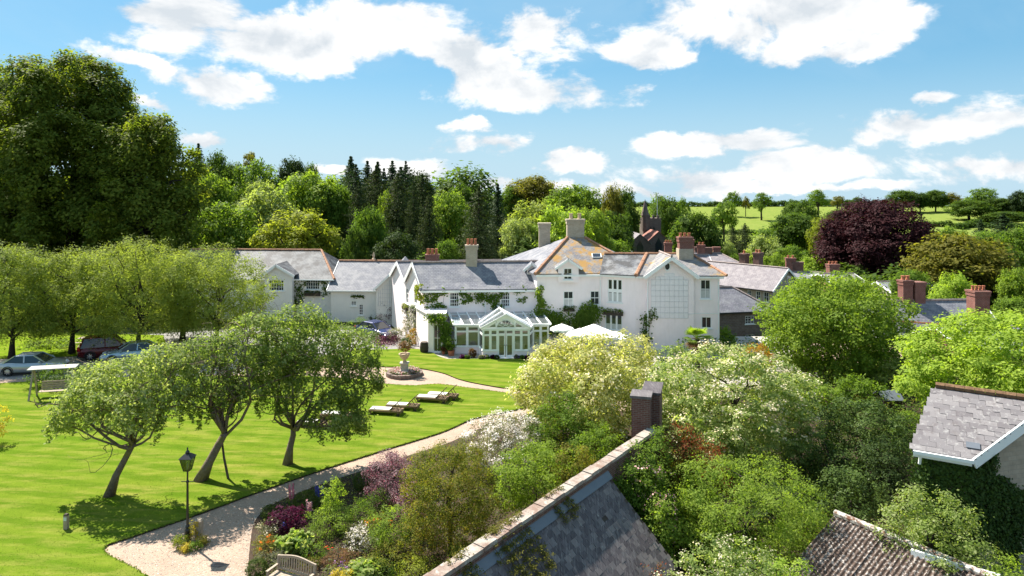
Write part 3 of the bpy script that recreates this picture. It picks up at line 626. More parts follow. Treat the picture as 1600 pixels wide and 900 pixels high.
# roofs
rf = MB(); X3 = lambda p, z: Vector((p.x, p.y, z))
dz = .12
f0o = F0-Vector((.24, .3)); 
rf.slab([(F0.x-.28, F0.y-.3, ZE-.1), (2.15, 60.1-.3, ZE-.1), (3.6, 63.1, 7.1), (E[1].x-.28, E[1].y, 7.1)], .09)
rf.slab([(E[1].x-.28, E[1].y+.02, 7.1), (3.6, 63.12, 7.1), (2.3, 65.4, ZE), (E[2].x-.28, E[2].y, ZE)], .09)
rf.slab([(E[2].x-.28, E[2].y+.03, ZE), (0, 65.43, ZE), (-1, 67.9, 6.7), (E[3].x-.28, E[3].y, 6.7)], .09)
rf.slab([(E[3].x-.28, E[3].y+.02, 6.7), (-1, 67.92, 6.7), (-1.2, 70.4, ZE), (E[4].x-.28, E[4].y, ZE)], .09)
roof1 = rf.build('roof', m['slate'], house, label='blue grey slate roof of the long wing')
Fo = Vector((2.0, 59.35, ZM)); Gx = Vector((11.9, 60.2, ZM)); Pf1 = P(886.5, 371, 64.8); Pf2 = P(914, 377.5, 64.8); Pf2.z = Pf1.z; Bk = Vector((B2.x-.35, B2.y, ZM))
rf = MB(); rf.slab([Fo, Gx, Pf2, Pf1], .09)
roof2f = rf.build('roof', m['slate_orange'], house, label='hipped slate roof slope stained with orange lichen')
rf = MB(); rf.slab([Bk, Fo+Vector((-.01, .01, 0)), Pf1+Vector((-.01, .01, 0))], .09); rf.slab([Gx+Vector((.01, 0, 0)), Vector((12.5, 71.5, ZM)), Pf2+Vector((.01, 0, 0))], .09); rf.slab([Vector((12.5, 71.52, ZM)), Bk+Vector((0, .02, 0)), Pf1+Vector((0, .02, 0)), Pf2+Vector((0, .02, 0))], .09)
roof2 = rf.build('roof', m['slate'], house, label='grey hipped roof of the middle block')
ZR = 7.88
Ra, Rb, Rc, Rd = Vector((8.4, 62.3, ZR)), Vector((12.3, 62.3, ZR)), Vector((16.3, 62.3, ZR)), Vector((18.3, 58.15, ZM))
A0e, A1e = Vector((7.65, 59.62, ZM)), Vector((10.6, 58.35, ZM))
rf = MB(); rf.slab([A0e, A1e, Rb, Ra], .09); rf.slab([Rd+Vector((.01, .01, 0)), Vector((18.5, 70.5, ZM)), Rc+Vector((.01, .01, 0))], .09); rf.slab([Ra+Vector((0, .02, 0)), Rc+Vector((0, .02, 0)), Vector((18.5, 70.5, ZM)), Vector((9, 70.5, ZM))], .09)
rf.build('roof', m['slate_pale'], house, label='pale weathered slope over the corner bay windows')
rf = MB(); rf.slab([A1e+Vector((.01, .0, 0)), Rd, Rc, Rb+Vector((.01, 0, 0))], .09)
ga = Vector(((g0.x+g1.x)/2, 57.85, 8.05)); gb = Vector((ga.x, 62.6, 8.05)); gl = Vector((g0.x-.35, 57.85, ZM-.02)); gr = Vector((g1.x+.35, 57.8, ZM-.02))
rf.slab([gl, ga, gb, Vector((gl.x, 58.7, ZM-.02))][::-1], .09); rf.slab([ga+Vector((.01, 0, 0)), gr, Vector((gr.x, 58.7, ZM-.02)), gb+Vector((.01, 0, 0))][::-1], .09)
roof3 = rf.build('roof', m['slate_spot'], house, label='slate roof of the gabled right block with patches of lichen')
# barge boards, gutters, ridges
bb = MB()
def barge(a, b, w=.3): bb = MB(); bb.bar(Vector(a)+Vector((0, -.03, -.16)), Vector(b)+Vector((0, -.03, -.16)), .07, w); bb.build('barge_board', m['white'], house)
barge(gl, ga); barge(ga, gr)
for i, j, z in ((0, 1, 7.02), (1, 2, 7.02), (2, 3, 6.6), (3, 4, 6.6)):
    za = z if i % 2 else ZE-.05; zb = z if j % 2 else ZE-.05; n = Vector((fe.n.x, fe.n.y, 0))*.25
    bb = MB(); bb.bar(X3(E[i], za)+n, X3(E[j], zb)+n, .06, .34); bb.build('barge_board', m['white'], house)
for gf_, ga0, ga1, gz, gd in ((fw, -.2, fw.L-.02, ZE-.2, .18), (fm, -.1, fm.L, ZM-.1, .12), (fa, 0, fa.L, ZM-.1, .1), (fr_, -.1, fr_.L+.3, ZM-.1, .1), (Fr(A1, Gl), 0, .7, ZM-.1, .1)):
    gt = MB(); fascia(gt, gf_, ga0, ga1, gz, .16, gd, gd+.2); gt.build('gutter', m['white'], house)
for fr, u in ((fw, 5.4), (fm, 5.55), (fg, .02), (fr_, 2.12)):
    d = MB(); zt = (ZE if fr is fw else ZM)-.3; d.tube([fr(u, .12, .1), fr(u, .12, zt-.25), fr(u, .28, zt)], .05, 6); d.build('drainpipe', m['white'], house)
ridge_tiles(roof1, (E[1].x-.3, E[1].y, 7.12), (3.3, 63.1, 7.12), m['ridge_grey']); ridge_tiles(roof1, (E[3].x-.3, E[3].y, 6.72), (-1, 67.9, 6.72), m['ridge_grey'])
ridge_tiles(roof2f, Fo, Pf1, m['ridge'], .34); ridge_tiles(roof2f, Gx, Pf2, m['ridge'], .3); ridge_tiles(roof3, Ra, Rc, m['ridge'], .28); ridge_tiles(roof3, A1e, Rb, m['ridge'], .36); ridge_tiles(roof3, Rd, Rc, m['ridge'], .28); ridge_tiles(roof3, ga, gb, m['ridge_grey'], .22)
# dormers
def dormer(apx, apy, lx, rx, fy, Y, z_sill, wrect, back, roofm, cols=2, rows=2):
    a = P(apx, apy, Y); l = P(lx, fy, Y); r = P(rx, fy, Y); inl = l+Vector((.3, 0, 0)); inr = r-Vector((.3, 0, 0))
    dm = MB(); fr = Fr((inl.x, Y), (inr.x, Y)); o = fr.rect(*wrect); wall(dm, fr, z_sill, l.z, [o]); dm.poly([fr(0, 0, l.z), fr(fr.L, 0, l.z), (a.x, Y, a.z-.12)])
    for x, sgn in ((inl.x, 1), (inr.x, -1)):
        q = [(x, Y, z_sill), (x, Y, l.z), (x, Y+back, l.z), (x, Y+back, z_sill)]; dm.poly(q if sgn < 0 else q[::-1])
    d = dm.build('dormer', m['white_wall'], house); rm = MB(); f = Vector((0, -.22, 0)); bk = Vector((0, back, 0))
    rm.slab([l+f, a+f, a+bk, l+bk][::-1], .07); rm.slab([a+f+Vector((.005,0,0)), r+f, r+bk, a+bk+Vector((.005,0,0))][::-1], .07); rm.build('dormer_roof', roofm, d)
    bm = MB(); 
    for p, q in ((l, a), (a, r)): bm.bar(p+f+Vector((0, -.03, -.12)), q+f+Vector((0, -.03, -.12)), .06, .2)
    bm.build('barge_board', m['white'], d); w = window(d, fr, o, cols, rows, meet=1); return d
dormer(887.5, 404, 867, 909.5, 418, 59.55, 5.6, (880.7, 419, 894, 437), 3.2, m['slate_pale'])
dormer(831, 410, 818, 845, 421, 61.4, 5.7, (828, 415, 834.5, 424), 4, m['slate'], 1, 2)
sk = MB(); a, b = Vector((7.3, 61.85, 7.5)), Vector((8.1, 61.95, 7.5)); sl = Vector((0, .55, .3)); nn = Vector((0, -.04, .08))
for p, q in ((a+nn, b+nn), (a+nn+sl, b+nn+sl), (a+nn, a+nn+sl), (b+nn, b+nn+sl)): sk.bar(p, q, .07)
s_ = sk.build('skylight', m['white'], roof2f); pm = MB(); pm.poly([a+nn, b+nn, b+nn+sl, a+nn+sl]); pm.build('pane', m['glass'], s_)
# chimneys
chimney(roof1, (737-800)*62.3/F, 61.9, 1.0, .8, 6.3, H-(383-HY)*62.3/F, m['cream_brick'], 3, 'pot')
chimney(roof1, (674-800)*66/F, 66.4, 1.2, .7, 6.2, H-(399-HY)*66/F, m['red_brick'], 3, 'pot')
chimney(roof2, (851-800)*67/F, 67, 1.1, .9, 7.0, H-(349-HY)*67/F, m['cream_brick'], 0); 
chimney(roof2, (899.5-800)*65/F, 64.9, 1.62, 1.1, 7.8, H-(343-HY)*65/F, m['cream_brick'], 2, 'pot_buff')
lf = MB(); lf.box(5.2, 6.9, 64.78, 66.1, 8.7, 9.15); lf.build('lead_apron', m['lead'], roof2)
chimney(roof3, 15.6, 61.2, 1.15, .9, 6.9, H-(371-HY)*61.2/F, m['red_brick'], 3, 'pot', potH=.35)
cb = MB(); cb.box(14.95, 16.25, 61.12, 62.2, 6.8, 8.4); cb.build('chimney_base', m['cream_brick'], roof3)
# trellis panel on the gable: flat panel with stepped top, battens one by one
p0u, _ = fg.px(1017, 450); p1u, _ = fg.px(1075, 450); zb_, zt_ = fg.px(1046, 497)[1], fg.px(1046, 437)[1]
pn = MB(); pn.fbox(fg, p0u, p1u, .004, .03, zb_, zt_); mid = (p0u+p1u)/2; q = (p1u-p0u)
pn.fbox(fg, p0u+.42*q*.3, p1u-.42*q*.3, .004, .03, zt_+.002, zt_+.28); pn.fbox(fg, mid-q*.14, mid+q*.14, .004, .03, zt_+.282, zt_+.55)
panel = pn.build('wall_panel', m['panel'], house)
def batten(par, fr, u0, u1, z0, z1, d=.03): b = MB(); b.fbox(fr, u0, u1, d+.002, d+.025, z0, z1); return b.build('batten', m['trellis'], par)
for i in range(9): u = p0u+q*i/8; batten(panel, fg, u-.007, u+.007, zb_, zt_+(.28 if 1 <= i <= 7 else 0))
for i in range(8): z = zb_+(zt_-zb_)*i/7; batten(panel, fg, p0u, p1u, z-.007, z+.007, .056)
# string course
sc = MB(); z = fg.px(1046, 490)[1]; sc.fbox(fg, 0, fg.L, .002, .05, z-.05, z); sc.fbox(fr_, .02, fr_.L, .002, .05, z-.05, z); sc.build('string_course', m['white'], house)
# garden porch left of the conservatory
pa, pb = G(669, 551.5), G(697, 552.5); fp = Fr(pa[:2], pb[:2]); pz = fp.px(683, 491)[1]; od = fp.rect(676.8, 507, 690, 550); pw = MB()
wall(pw, fp, -.1, pz, [od]); bk = (fp.o+v_*3.4, Vector((fp(fp.L, 0, 0).x, fp(fp.L, 0, 0).y))+Vector((-.1, 3.2)))
wall(pw, Fr(bk[0], pa[:2]), -.1, pz, []); pw.slab([fp(-.1, .1, pz+.1), fp(fp.L, .1, pz+.1), (bk[1].x, bk[1].y, pz+.1), (bk[0].x-.1, bk[0].y, pz+.1)], .1); pw.build('porch', m['white_wall'], house)
window(house, fp, od, 2, 2, sill=False, name='french_door')

# ================= conservatory (stands against the wing, its own frame) =================
cons = thing('conservatory', (-1, 56.5, 0), 'white framed glass conservatory with fanlight gable facing the lawn', 'conservatory')
cz, ce = .62, 2.42
Lf = Vector((-4.72, 57.0)); Rt = Vector((3.05, 57.3)); by = 55.55
Lb = Vector((-5.75, 60.6)); Rb_ = Vector((2.15, 60.9)); zb2 = 3.12
bl0 = Vector((-2.75, 57.05)); bl1 = Vector((-2.35, by)); br1 = Vector((1.38, by+.05)); br0 = Vector((1.75, 57.22))
segs = [(Lb, Lf, 4), (Lf, bl0, 2), (bl0, bl1, 1), (bl1, br1, 0), (br1, br0, 1), (br0, Rt, 2)]
fm_ = MB(); dw = MB(); CW = []
def post(par, fr, u, z0, z1, w=.1, d=.1): b = MB(); b.fbox(fr, u-w/2, u+w/2, -d/2, d/2, z0, z1); b.build('post', m['white'], par)
for a, b, n in segs:
    fr = Fr(a, b); L = fr.L; dw = MB()
    if n: dw.fbox(fr, 0, L, -.12, .06, 0, cz-.06); dw.build('dwarf_wall', m['white_wall'], cons); rg = [(L*i/n, L*(i+1)/n) for i in range(n)]
    else:
        d0, d1 = fr.px(777.5, 530)[0], fr.px(802.5, 530)[0]; dw.fbox(fr, 0, d0, -.12, .06, 0, cz-.06); dw.build('dwarf_wall', m['white_wall'], cons); dw = MB(); dw.fbox(fr, d1, L, -.12, .06, 0, cz-.06); dw.build('dwarf_wall', m['white_wall'], cons)
        rg = [(0, d0/2), (d0/2, d0), (d1, (d1+L)/2), ((d1+L)/2, L)]
    rl = MB(); rl.fbox(fr, 0, L, -.07, .07, ce-.12, ce); 
    if n: rl.fbox(fr, 0, L, -.1, .1, cz-.06, cz)
    else: rl.fbox(fr, 0, d0, -.1, .1, cz-.06, cz); rl.fbox(fr, d1, L, -.1, .1, cz-.06, cz)
    rl.build('rail', m['white'], cons)
    post(cons, fr, .0, cz, ce-.12, .13, .13); 
    for u0, u1 in rg:
        zt = ce-.14; zm = 1.86
        post(cons, fr, u1, cz, ce-.12)
        for za, zb3 in ((cz, zm), (zm+.001, zt)):
            w = MB(); f = .055
            if u1-u0 < .4: f = .045
            for x0, x1, y0, y1 in ((u0+.03, u0+.05+f, za, zb3), (u1-.05-f, u1-.03, za, zb3), (u0+.05+f, u1-.05-f, za, za+.07), (u0+.05+f, u1-.05-f, zb3-.07, zb3)): w.fbox(fr, x0, x1, -.04, .04, y0, y1)
            w_ = w.build('window', m['white'], cons); q_ = MB(); q_.poly([fr(u0+.08, 0, za+.06), fr(u1-.08, 0, za+.06), fr(u1-.08, 0, zb3-.06), fr(u0+.08, 0, zb3-.06)]); q_.build('pane', m['clear'], w_)
    if not n:
        for s0, s1 in ((d0, (d0+d1)/2), ((d0+d1)/2, d1)):
            db = MB(); x0, x1 = s0+.03, s1-.03
            for a0, a1, y0, y1 in ((x0, x0+.1, .05, 1.9), (x1-.1, x1, .05, 1.9), (x0+.1, x1-.1, .05, .22), (x0+.1, x1-.1, 1.8, 1.9)): db.fbox(fr, a0, a1, -.035, .045, y0, y1)
            dl = db.build('door', m['white'], cons); q_ = MB(); q_.poly([fr(x0+.08, 0, .2), fr(x1-.08, 0, .2), fr(x1-.08, 0, 1.82), fr(x0+.08, 0, 1.82)]); q_.build('pane', m['clear'], dl)
            wt = MB()
            for a0, a1, y0, y1 in ((x0, x0+.07, 1.93, ce-.13), (x1-.07, x1, 1.93, ce-.13), (x0+.07, x1-.07, 1.93, 1.99), (x0+.07, x1-.07, ce-.2, ce-.13)): wt.fbox(fr, a0, a1, -.035, .04, y0, y1)
            wv = wt.build('window', m['white'], cons); q_ = MB(); q_.poly([fr(x0+.05, 0, 1.97), fr(x1-.05, 0, 1.97), fr(x1-.05, 0, ce-.17), fr(x0+.05, 0, ce-.17)]); q_.build('pane', m['clear'], wv)
            hd = MB(); hu = x1-.05 if s0 == d0 else x0+.05; hd.tube([fr(hu, .05, 1.0), fr(hu, .1, 1.0), fr(hu, .1, 1.12)], .015, 5); hd.build('handle', m['black'], dl)
        post(cons, fr, d0, 0, ce-.12, .12, .12); post(cons, fr, d1, 0, ce-.12, .12, .12); post(cons, fr, L, cz, ce-.12, .13, .13)
        st = MB(); st.fbox(fr, d0-.3, d1+.3, .06, .5, 0, .06); st.build('step', m['white_wall'], cons)
        # gable above the bay: fanlight in the middle, sloping lights beside it
        ap = fr.px(790, 492.5)[1]; mid = (d0+d1)/2
        zg = lambda u: ce+.02+(ap-ce)*(1-abs(u-L/2)/(L/2))
        gm = MB()
        for p, q in (((-.2, ce-.02), (L/2, ap+.06)), ((L/2, ap+.06), (L+.2, ce-.02))): gm.bar(fr(p[0], .12, p[1]), fr(q[0], .12, q[1]), .08, .15)
        gm.build('barge_board', m['white'], cons)
        R_ = .74; zc = ce+.02; fan = MB(); arc = [(mid+R_*math.cos(math.pi*i/14), zc+R_*.88*math.sin(math.pi*i/14)) for i in range(15)]
        for i in range(14): fan.bar(fr(arc[i][0], 0, arc[i][1]), fr(arc[i+1][0], 0, arc[i+1][1]), .06, .07)
        for i in (2, 5, 7, 9, 12): fan.bar(fr(mid+.2*math.cos(math.pi*i/14), 0, zc+.2*math.sin(math.pi*i/14)), fr(*[arc[i][0], 0, arc[i][1]]), .03, .03)
        a2 = [(mid+.22*math.cos(math.pi*i/8), zc+.2*math.sin(math.pi*i/8)) for i in range(9)]
        for i in range(8): fan.bar(fr(a2[i][0], 0, a2[i][1]), fr(a2[i+1][0], 0, a2[i+1][1]), .03, .03)
        fan.fbox(fr, mid-R_, mid+R_, -.03, .04, zc-.02, zc+.05); fo = fan.build('fanlight', m['white'], cons); q_ = MB(); q_.poly([fr(x, -.005, z) for x, z in arc]); q_.build('pane', m['clear'], fo)
        # white boarding round the fan, with openings as proud frames and panes
        gbm = MB(); 
        for i in range(14):
            (xa, za), (xb, zb3) = arc[i], arc[i+1]; gbm.poly([fr(xb, -.01, zb3), fr(xa, -.01, za), fr(xa, -.01, max(za, zg(xa)-.03)), fr(xb, -.01, max(zb3, zg(xb)-.03))])
        for sgn in (-1, 1):
            e0 = mid+sgn*R_; xs = [e0, e0+sgn*.62, e0+sgn*1.06]
            for k_ in range(2):
                ua, ub = xs[k_]+sgn*.06, xs[k_+1]-sgn*.03
                tz = [max(ce+.12, zg(ua)-.14), max(ce+.10, zg(ub)-.14)]
                q_ = MB(); pts = [fr(ua, .0, ce+.06), fr(ub, .0, ce+.06), fr(ub, .0, tz[1]), fr(ua, .0, tz[0])]; pts = pts if sgn > 0 else pts[::-1]; q_.poly(pts)
                w = MB(); 
                for i in range(4): w.bar(pts[i], pts[(i+1) % 4], .05, .06)
                w_ = w.build('gable_window', m['white'], cons); q_.build('pane', m['clear'], w_)
                gbm.poly([fr(ua, -.01, tz[0]), fr(ub, -.01, tz[1]), fr(ub, -.01, zg(ub)-.02), fr(ua, -.01, zg(ua)-.02)] if sgn > 0 else [fr(ub, -.01, tz[1]), fr(ua, -.01, tz[0]), fr(ua, -.01, zg(ua)-.02), fr(ub, -.01, zg(ub)-.02)])
        gbm.build('gable_boarding', m['white'], cons); bayfr, bayap = fr, ap
# side gable triangle above left wall, rafters and roof panes
fs = Fr(Lb, Lf); tb = MB(); q_ = [fs(0, 0, ce), fs(fs.L, 0, ce), fs(0, 0, zb2)]
for i in range(3): tb.bar(q_[i], q_[(i+1) % 3], .09, .09)
tb.bar(fs(fs.L*.4, 0, ce), fs(fs.L*.4, 0, ce+(zb2-ce)*.6), .05); t_ = tb.build('side_window', m['white'], cons); pm = MB(); pm.poly(q_); pm.build('pane', m['clear'], t_)
def X2(a, b, t): return a.lerp(b, t)
fe_, bk_ = (Lf+Vector((-.15, -.15)), Rt+Vector((.2, -.15))), (Lb+Vector((-.12, 0)), Rb_+Vector((.2, 0)))
nr = 10
bm = MB(); bm.bar((fe_[0].x, fe_[0].y, ce), (fe_[1].x, fe_[1].y, ce), .12, .12); bm.bar((bk_[0].x, bk_[0].y, zb2), (bk_[1].x, bk_[1].y, zb2), .12, .14); bm.build('eaves_beam', m['white'], cons)
def inbay(p): return False
bmid = (bl1+br1)/2
for i in range(nr+1):
    a, b = X2(*fe_, i/nr), X2(*bk_, i/nr); A, B = Vector((a.x, a.y, ce+.03)), Vector((b.x, b.y, zb2+.03))
    r_ = MB(); r_.bar(A, B, .11, .11); r_.build('rafter', m['white'], cons)
    if i < nr:
        a2, b2 = X2(*fe_, (i+1)/nr), X2(*bk_, (i+1)/nr); A2, B2_ = Vector((a2.x, a2.y, ce+.03)), Vector((b2.x, b2.y, zb2+.03))
        pm = MB(); pm.poly([A, A2, B2_, B]); pn_ = pm.build('roof_pane', m['roofglass'], cons)
        bl = MB(); bl.bar(A.lerp(B, .62)+Vector((0,0,.02)), A2.lerp(B2_, .62)+Vector((0,0,.02)), .05, .05); bl.build('glazing_bar', m['white'], pn_)
        # pale roller blinds drawn under some roof panes, as in the photograph
        if i in (0, 1, 3, 5, 6, 7, 9):
            s0, s1 = {0: (0, .5), 1: (.62, 1), 3: (0, .6), 5: (.3, 1), 6: (0, .55), 7: (.3, .6), 9: (.65, 1)}[i]; bd = MB(); o_ = Vector((0, 0, -.06)); bd.slab([A.lerp(B, s0)+o_, A2.lerp(B2_, s0)+o_, A2.lerp(B2_, s1)+o_, A.lerp(B, s1)+o_], .01); bd.build('roof_blind', m['cloth'], pn_)
# bay roof: two small slopes from the gable back to the lean-to
gf = Vector((bmid.x, by-.15, bayap+.1)); gb_ = Vector((bmid.x-.9, 60.2, bayap+.08))
for sgn, ev in ((-1, Vector((bl1.x-.2, by-.15, ce+.02))), (1, Vector((br1.x+.2, by-.1, ce+.02)))):
    eb = Vector((ev.x-.35, 57.6, ce+.2))
    for k_ in range(3):
        p = [ev.lerp(gf, 0), gf, gf.lerp(gb_, (k_+1)/3)]; a = ev.lerp(eb, k_/3); b = ev.lerp(eb, (k_+1)/3); c = gf.lerp(gb_, (k_+1)/3); d = gf.lerp(gb_, k_/3)
        pm = MB(); pm.poly([a, b, c, d] if sgn < 0 else [b, a, d, c]); pm.build('roof_pane', m['roofglass'], cons); r_ = MB(); r_.bar(a, d, .08, .1); r_.build('rafter', m['white'], cons)
r_ = MB(); r_.bar(gf, gb_, .1, .12); r_.build('rafter', m['white'], cons)
ld = MB(); ld.slab([(-5.6, 60.55, 3.42), (2.2, 60.95, 3.42), (2.2, 60.2, 3.22), (-5.5, 59.9, 3.22)][::-1], .05); ld.build('lead_flashing', m['lead'], cons)
# tables and chairs seen through the glass
for i, (x, y) in enumerate(((-3.6, 58.4), (-1.6, 58.1), (.6, 58.2), (2.0, 58.9))):
    t = thing('dining_table', (x, y, 0), ['white clothed dining table behind the left conservatory windows', 'white clothed dining table just left of the conservatory door', 'white clothed dining table just right of the conservatory door', 'white clothed dining table in the right end of the conservatory'][i], 'table', 'tables in the conservatory')
    b = MB(); b.lathe([(.45, .18), (.5, .5), (.47, .74), (.0, .745)], (x, y, 0), 14, False); b.build('tablecloth', m['cloth'], t); b = MB(); b.lathe([(.2, 0), (.05, .06), (.05, .7)], (x, y, 0), 8); b.build('pedestal', m['wood_dark'], t)
sheetf = MB(); sheetf.poly([(Lb.x, Lb.y, .05), (Lf.x, Lf.y, .05), (bl0.x, bl0.y, .05), (bl1.x, bl1.y, .05), (br1.x, br1.y, .05), (br0.x, br0.y, .05), (Rt.x, Rt.y, .05), (Rb_.x, Rb_.y, .05)]); sheetf.build('floor', m['paving'], cons)
# ------------------------------------------------------------------ other buildings
def gable_house(name, label, cat, p0, p1, depth, z0, ze, zr, wallm, roofm, wins=(), group=None, hip0=0, hip1=0, chims=(), over=.3, ridgem='ridge_grey', wcols=2, wrows=3, endwins=(), group_w=None, bargem='white', gutter='black'):
    p0, p1 = Vector(p0), Vector(p1); fr = Fr(p0, p1); n = fr.n; q0, q1 = p0-n*depth, p1-n*depth
    th = thing(name, ((p0.x+p1.x)/2, (p0.y+p1.y)/2, z0), label, cat, group); mb = MB(); ops = [fr.rect(*w) for w in wins]
    wall(mb, fr, z0, ze, ops); fr1 = Fr(p1, q1); fr0 = Fr(q0, p0); ops1 = [fr1.rect(*w) for w in endwins]
    zt = ze
    wall(mb, Fr(q1, q0), z0, ze, []); m0, m1 = (p0+q0)/2, (p1+q1)/2
    lo1 = [o for o in ops1 if o[3] < ze]; wall(mb, fr1, z0, ze, lo1); wall(mb, fr0, z0, ze, [])
    if not hip0: mb.poly([(q0.x, q0.y, ze), (p0.x, p0.y, ze), (m0.x, m0.y, zr)])
    if not hip1: mb.poly([(p1.x, p1.y, ze), (q1.x, q1.y, ze), (m1.x, m1.y, zr)])
    mb.build('wall', wallm, th)
    for o in ops: window(th, fr, o, wcols, wrows)
    for o in ops1:
        if o in lo1: window(th, fr1, o, 2, 2)
        else:
            w = MB(); w.fbox(fr1, o[0], o[1], .01, .06, o[2], o[3]); w_ = w.build('window', m['white'], th); pm = MB()
            c = (o[0]+o[1])/2
            for a, b in ((o[0]+.06, c-.03), (c+.03, o[1]-.06)): pm.poly([fr1(a, .064, o[2]+.06), fr1(b, .064, o[2]+.06), fr1(b, .064, o[3]-.06), fr1(a, .064, o[3]-.06)])
            pm.build('pane', m['glass'], w_)
    sl = (zr-ze)/(depth/2); e0 = fr.d*(over if not hip0 else 0.25); e1 = fr.d*(over if not hip1 else .25)
    a0, a1 = p0-e0+n*over, p1+e1+n*over; b0, b1 = q0-e0-n*over, q1+e1-n*over; zo = ze-sl*over
    r0, r1 = (m0+fr.d*hip0 if hip0 else m0-e0), (m1-fr.d*hip1 if hip1 else m1+e1)
    A = lambda p, z: Vector((p.x, p.y, z)); rm = MB()
    rm.slab([A(a0, zo), A(a1, zo), A(r1, zr), A(r0, zr)], .09); rm.slab([A(b1, zo), A(b0, zo), A(r0-n*.01, zr), A(r1-n*.01, zr)], .09)
    if hip0: rm.slab([A(b0, zo), A(a0, zo), A(r0-fr.d*.01, zr)], .09)
    if hip1: rm.slab([A(a1, zo), A(b1, zo), A(r1+fr.d*.01, zr)], .09)
    roof = rm.build('roof', roofm, th); ridge_tiles(roof, A(r0, zr+.03), A(r1, zr+.03), m[ridgem])
    for h_, r_, cs in ((hip0, r0, (a0,)), (hip1, r1, (a1,))):
        if h_:
            for c in cs: ridge_tiles(roof, A(c, zo+.03), A(r_, zr+.03), m[ridgem])
    gt = MB(); L = (a1-a0).length; fo = Fr(a0, a1); gt.fbox(fo, 0, L, -.02, .1, zo-.14, zo-.02); gt.build('gutter', m[gutter], th)
    for hip, c, d, r_, s in ((hip0, a0, b0, r0, -1), (hip1, a1, b1, r1, 1)):
        if not hip:
            for e in (c, d):
                g_ = MB(); f = fr.d*.04*s; g_.bar(A(e+f, zo-.1), A(r_+f, zr-.1), .06, .26); g_.build('barge_board', m[bargem], th)
    for (t, off, w, d, top, mat, pots) in chims:
        c = r0.lerp(r1, t)+n*off; chimney(roof, c.x, c.y, w, d, zr-1.0, top, m[mat], pots, rot=math.atan2(fr.d.y, fr.d.x), potH=.4)
    return th
def at(px, Y): return ((px-800)*Y/F, Y)
zz = lambda py, Y: H-(py-HY)*Y/F
stable = gable_house('stable_range', 'long pale slate roofed range with creeper and paned windows left of the white house', 'house', (-36, 73), at(520, 72), 8, 0, zz(433, 72), zz(391, 76), m['pink_wall'], m['slate_stable'],
    [(477.5, 436.5, 499.5, 452.5), (360, 438, 384, 454)], wcols=6, wrows=3, hip1=2.6, ridgem='ridge', gutter='white')
# cross gable on its front
ga_, gl_, gr_ = P(432, 412.5, 71.4), P(409, 429.5, 71.4), P(461, 430.5, 71.4); gr_.z = gl_.z
b = MB(); frg = Fr((gl_.x+.3, 71.4), (gr_.x-.3, 71.4)); og = [frg.rect(419.5, 437.5, 443.5, 454.5)]; wall(b, frg, 0, gl_.z, og); b.poly([frg(0, 0, gl_.z), frg(frg.L, 0, gl_.z), ga_-Vector((0, 0, .2))])
for u_0, s_0 in ((0, -1), (frg.L, 1)): b.poly([frg(u_0, 0, 0), frg(u_0, -.7, 0), frg(u_0, -.7, gl_.z), frg(u_0, 0, gl_.z)][::s_0])
b.build('gable_wall', m['pink_wall'], stable); window(stable, frg, og[0], 6, 3)
b = MB(); f, k = Vector((0, -.25, 0)), Vector((0, 3.2, 0)); b.slab([gl_+f, ga_+f, ga_+k, gl_+k][::-1], .08); b.slab([ga_+f+Vector((.005, 0, 0)), gr_+f, gr_+k, ga_+k+Vector((.005, 0, 0))][::-1], .08); b.build('gable_roof', m['slate_stable'], stable)
b = MB(); 
for p, q in ((gl_, ga_), (ga_, gr_)): b.bar(p+f+Vector((0, -.04, -.14)), q+f+Vector((0, -.04, -.14)), .06, .24)
b.build('barge_board', m['white'], stable)
coach = gable_house('coach_house', 'low pinkish rendered range with dark slate roof joining stable range and white house', 'house', at(517, 71), at(640, 70.5), 7.4, 0, zz(449.5, 71), zz(407.5, 74.7), m['pink_wall'], m['slate'],
    [(560.5, 475.5, 567.5, 492.5), (548, 470, 557, 478)], wcols=2, wrows=4, ridgem='ridge', gutter='white')
# gabled cross wing with trellis
c0_, c1_ = Vector(at(588, 69.6)), Vector(at(672, 69.2)); fc = Fr(c0_, c1_); zc_, za_ = zz(449, 69.6), zz(408.5, 69.5); b = MB(); oc1 = [fc.rect(615.5, 447.5, 626.5, 465), fc.rect(619, 487.5, 625.5, 496.5)]
wall(b, fc, 0, zc_, oc1); b.poly([fc(0, 0, zc_), fc(fc.L, 0, zc_), fc(fc.L/2, 0, za_)]); b.poly([(c0_.x, c0_.y, 0), (c0_.x, c0_.y, zc_), (c0_.x, c0_.y+1.8, zc_), (c0_.x, c0_.y+1.8, 0)]); b.build('cross_wing_wall', m['pink_wall'], coach)
for o in oc1: window(coach, fc, o, 4 if o[3] > 3 else 2, 4 if o[3] > 3 else 2)
apx = fc(fc.L/2, .25, za_+.05); bkx = apx+Vector((-.6, 5.6, 0)); lx_ = fc(-.25, .25, zc_-.18); rx_ = fc(fc.L+.25, .25, zc_-.18)
b = MB(); b.slab([lx_, apx, bkx, lx_+Vector((-.1, 2.0, 0))][::-1], .08); b.slab([apx+Vector((.005, 0, 0)), rx_, rx_+Vector((-.1, 2, 0)), bkx+Vector((.005, 0, 0))][::-1], .08); b.build('cross_wing_roof', m['slate'], coach)
b = MB(); b.bar(lx_+Vector((0, -.03, -.1)), apx+Vector((0, -.03, -.1)), .05, .2); b.build('barge_board', m['white'], coach)
tp = MB(); tu0, tz1 = fc.px(591, 436); tu1, tz0 = fc.px(612, 478); tp.fbox(fc, tu0, tu0+.02, .01, .03, tz0, tz0+1.7); trel = tp.build('trellis', m['trellis'], coach)
for i in range(7):
    u = tu0+(tu1-tu0)*i/6; top = tz0+1.3+1.6*(i/6); batten(trel, fc, u-.012, u+.012, tz0, top, .012)
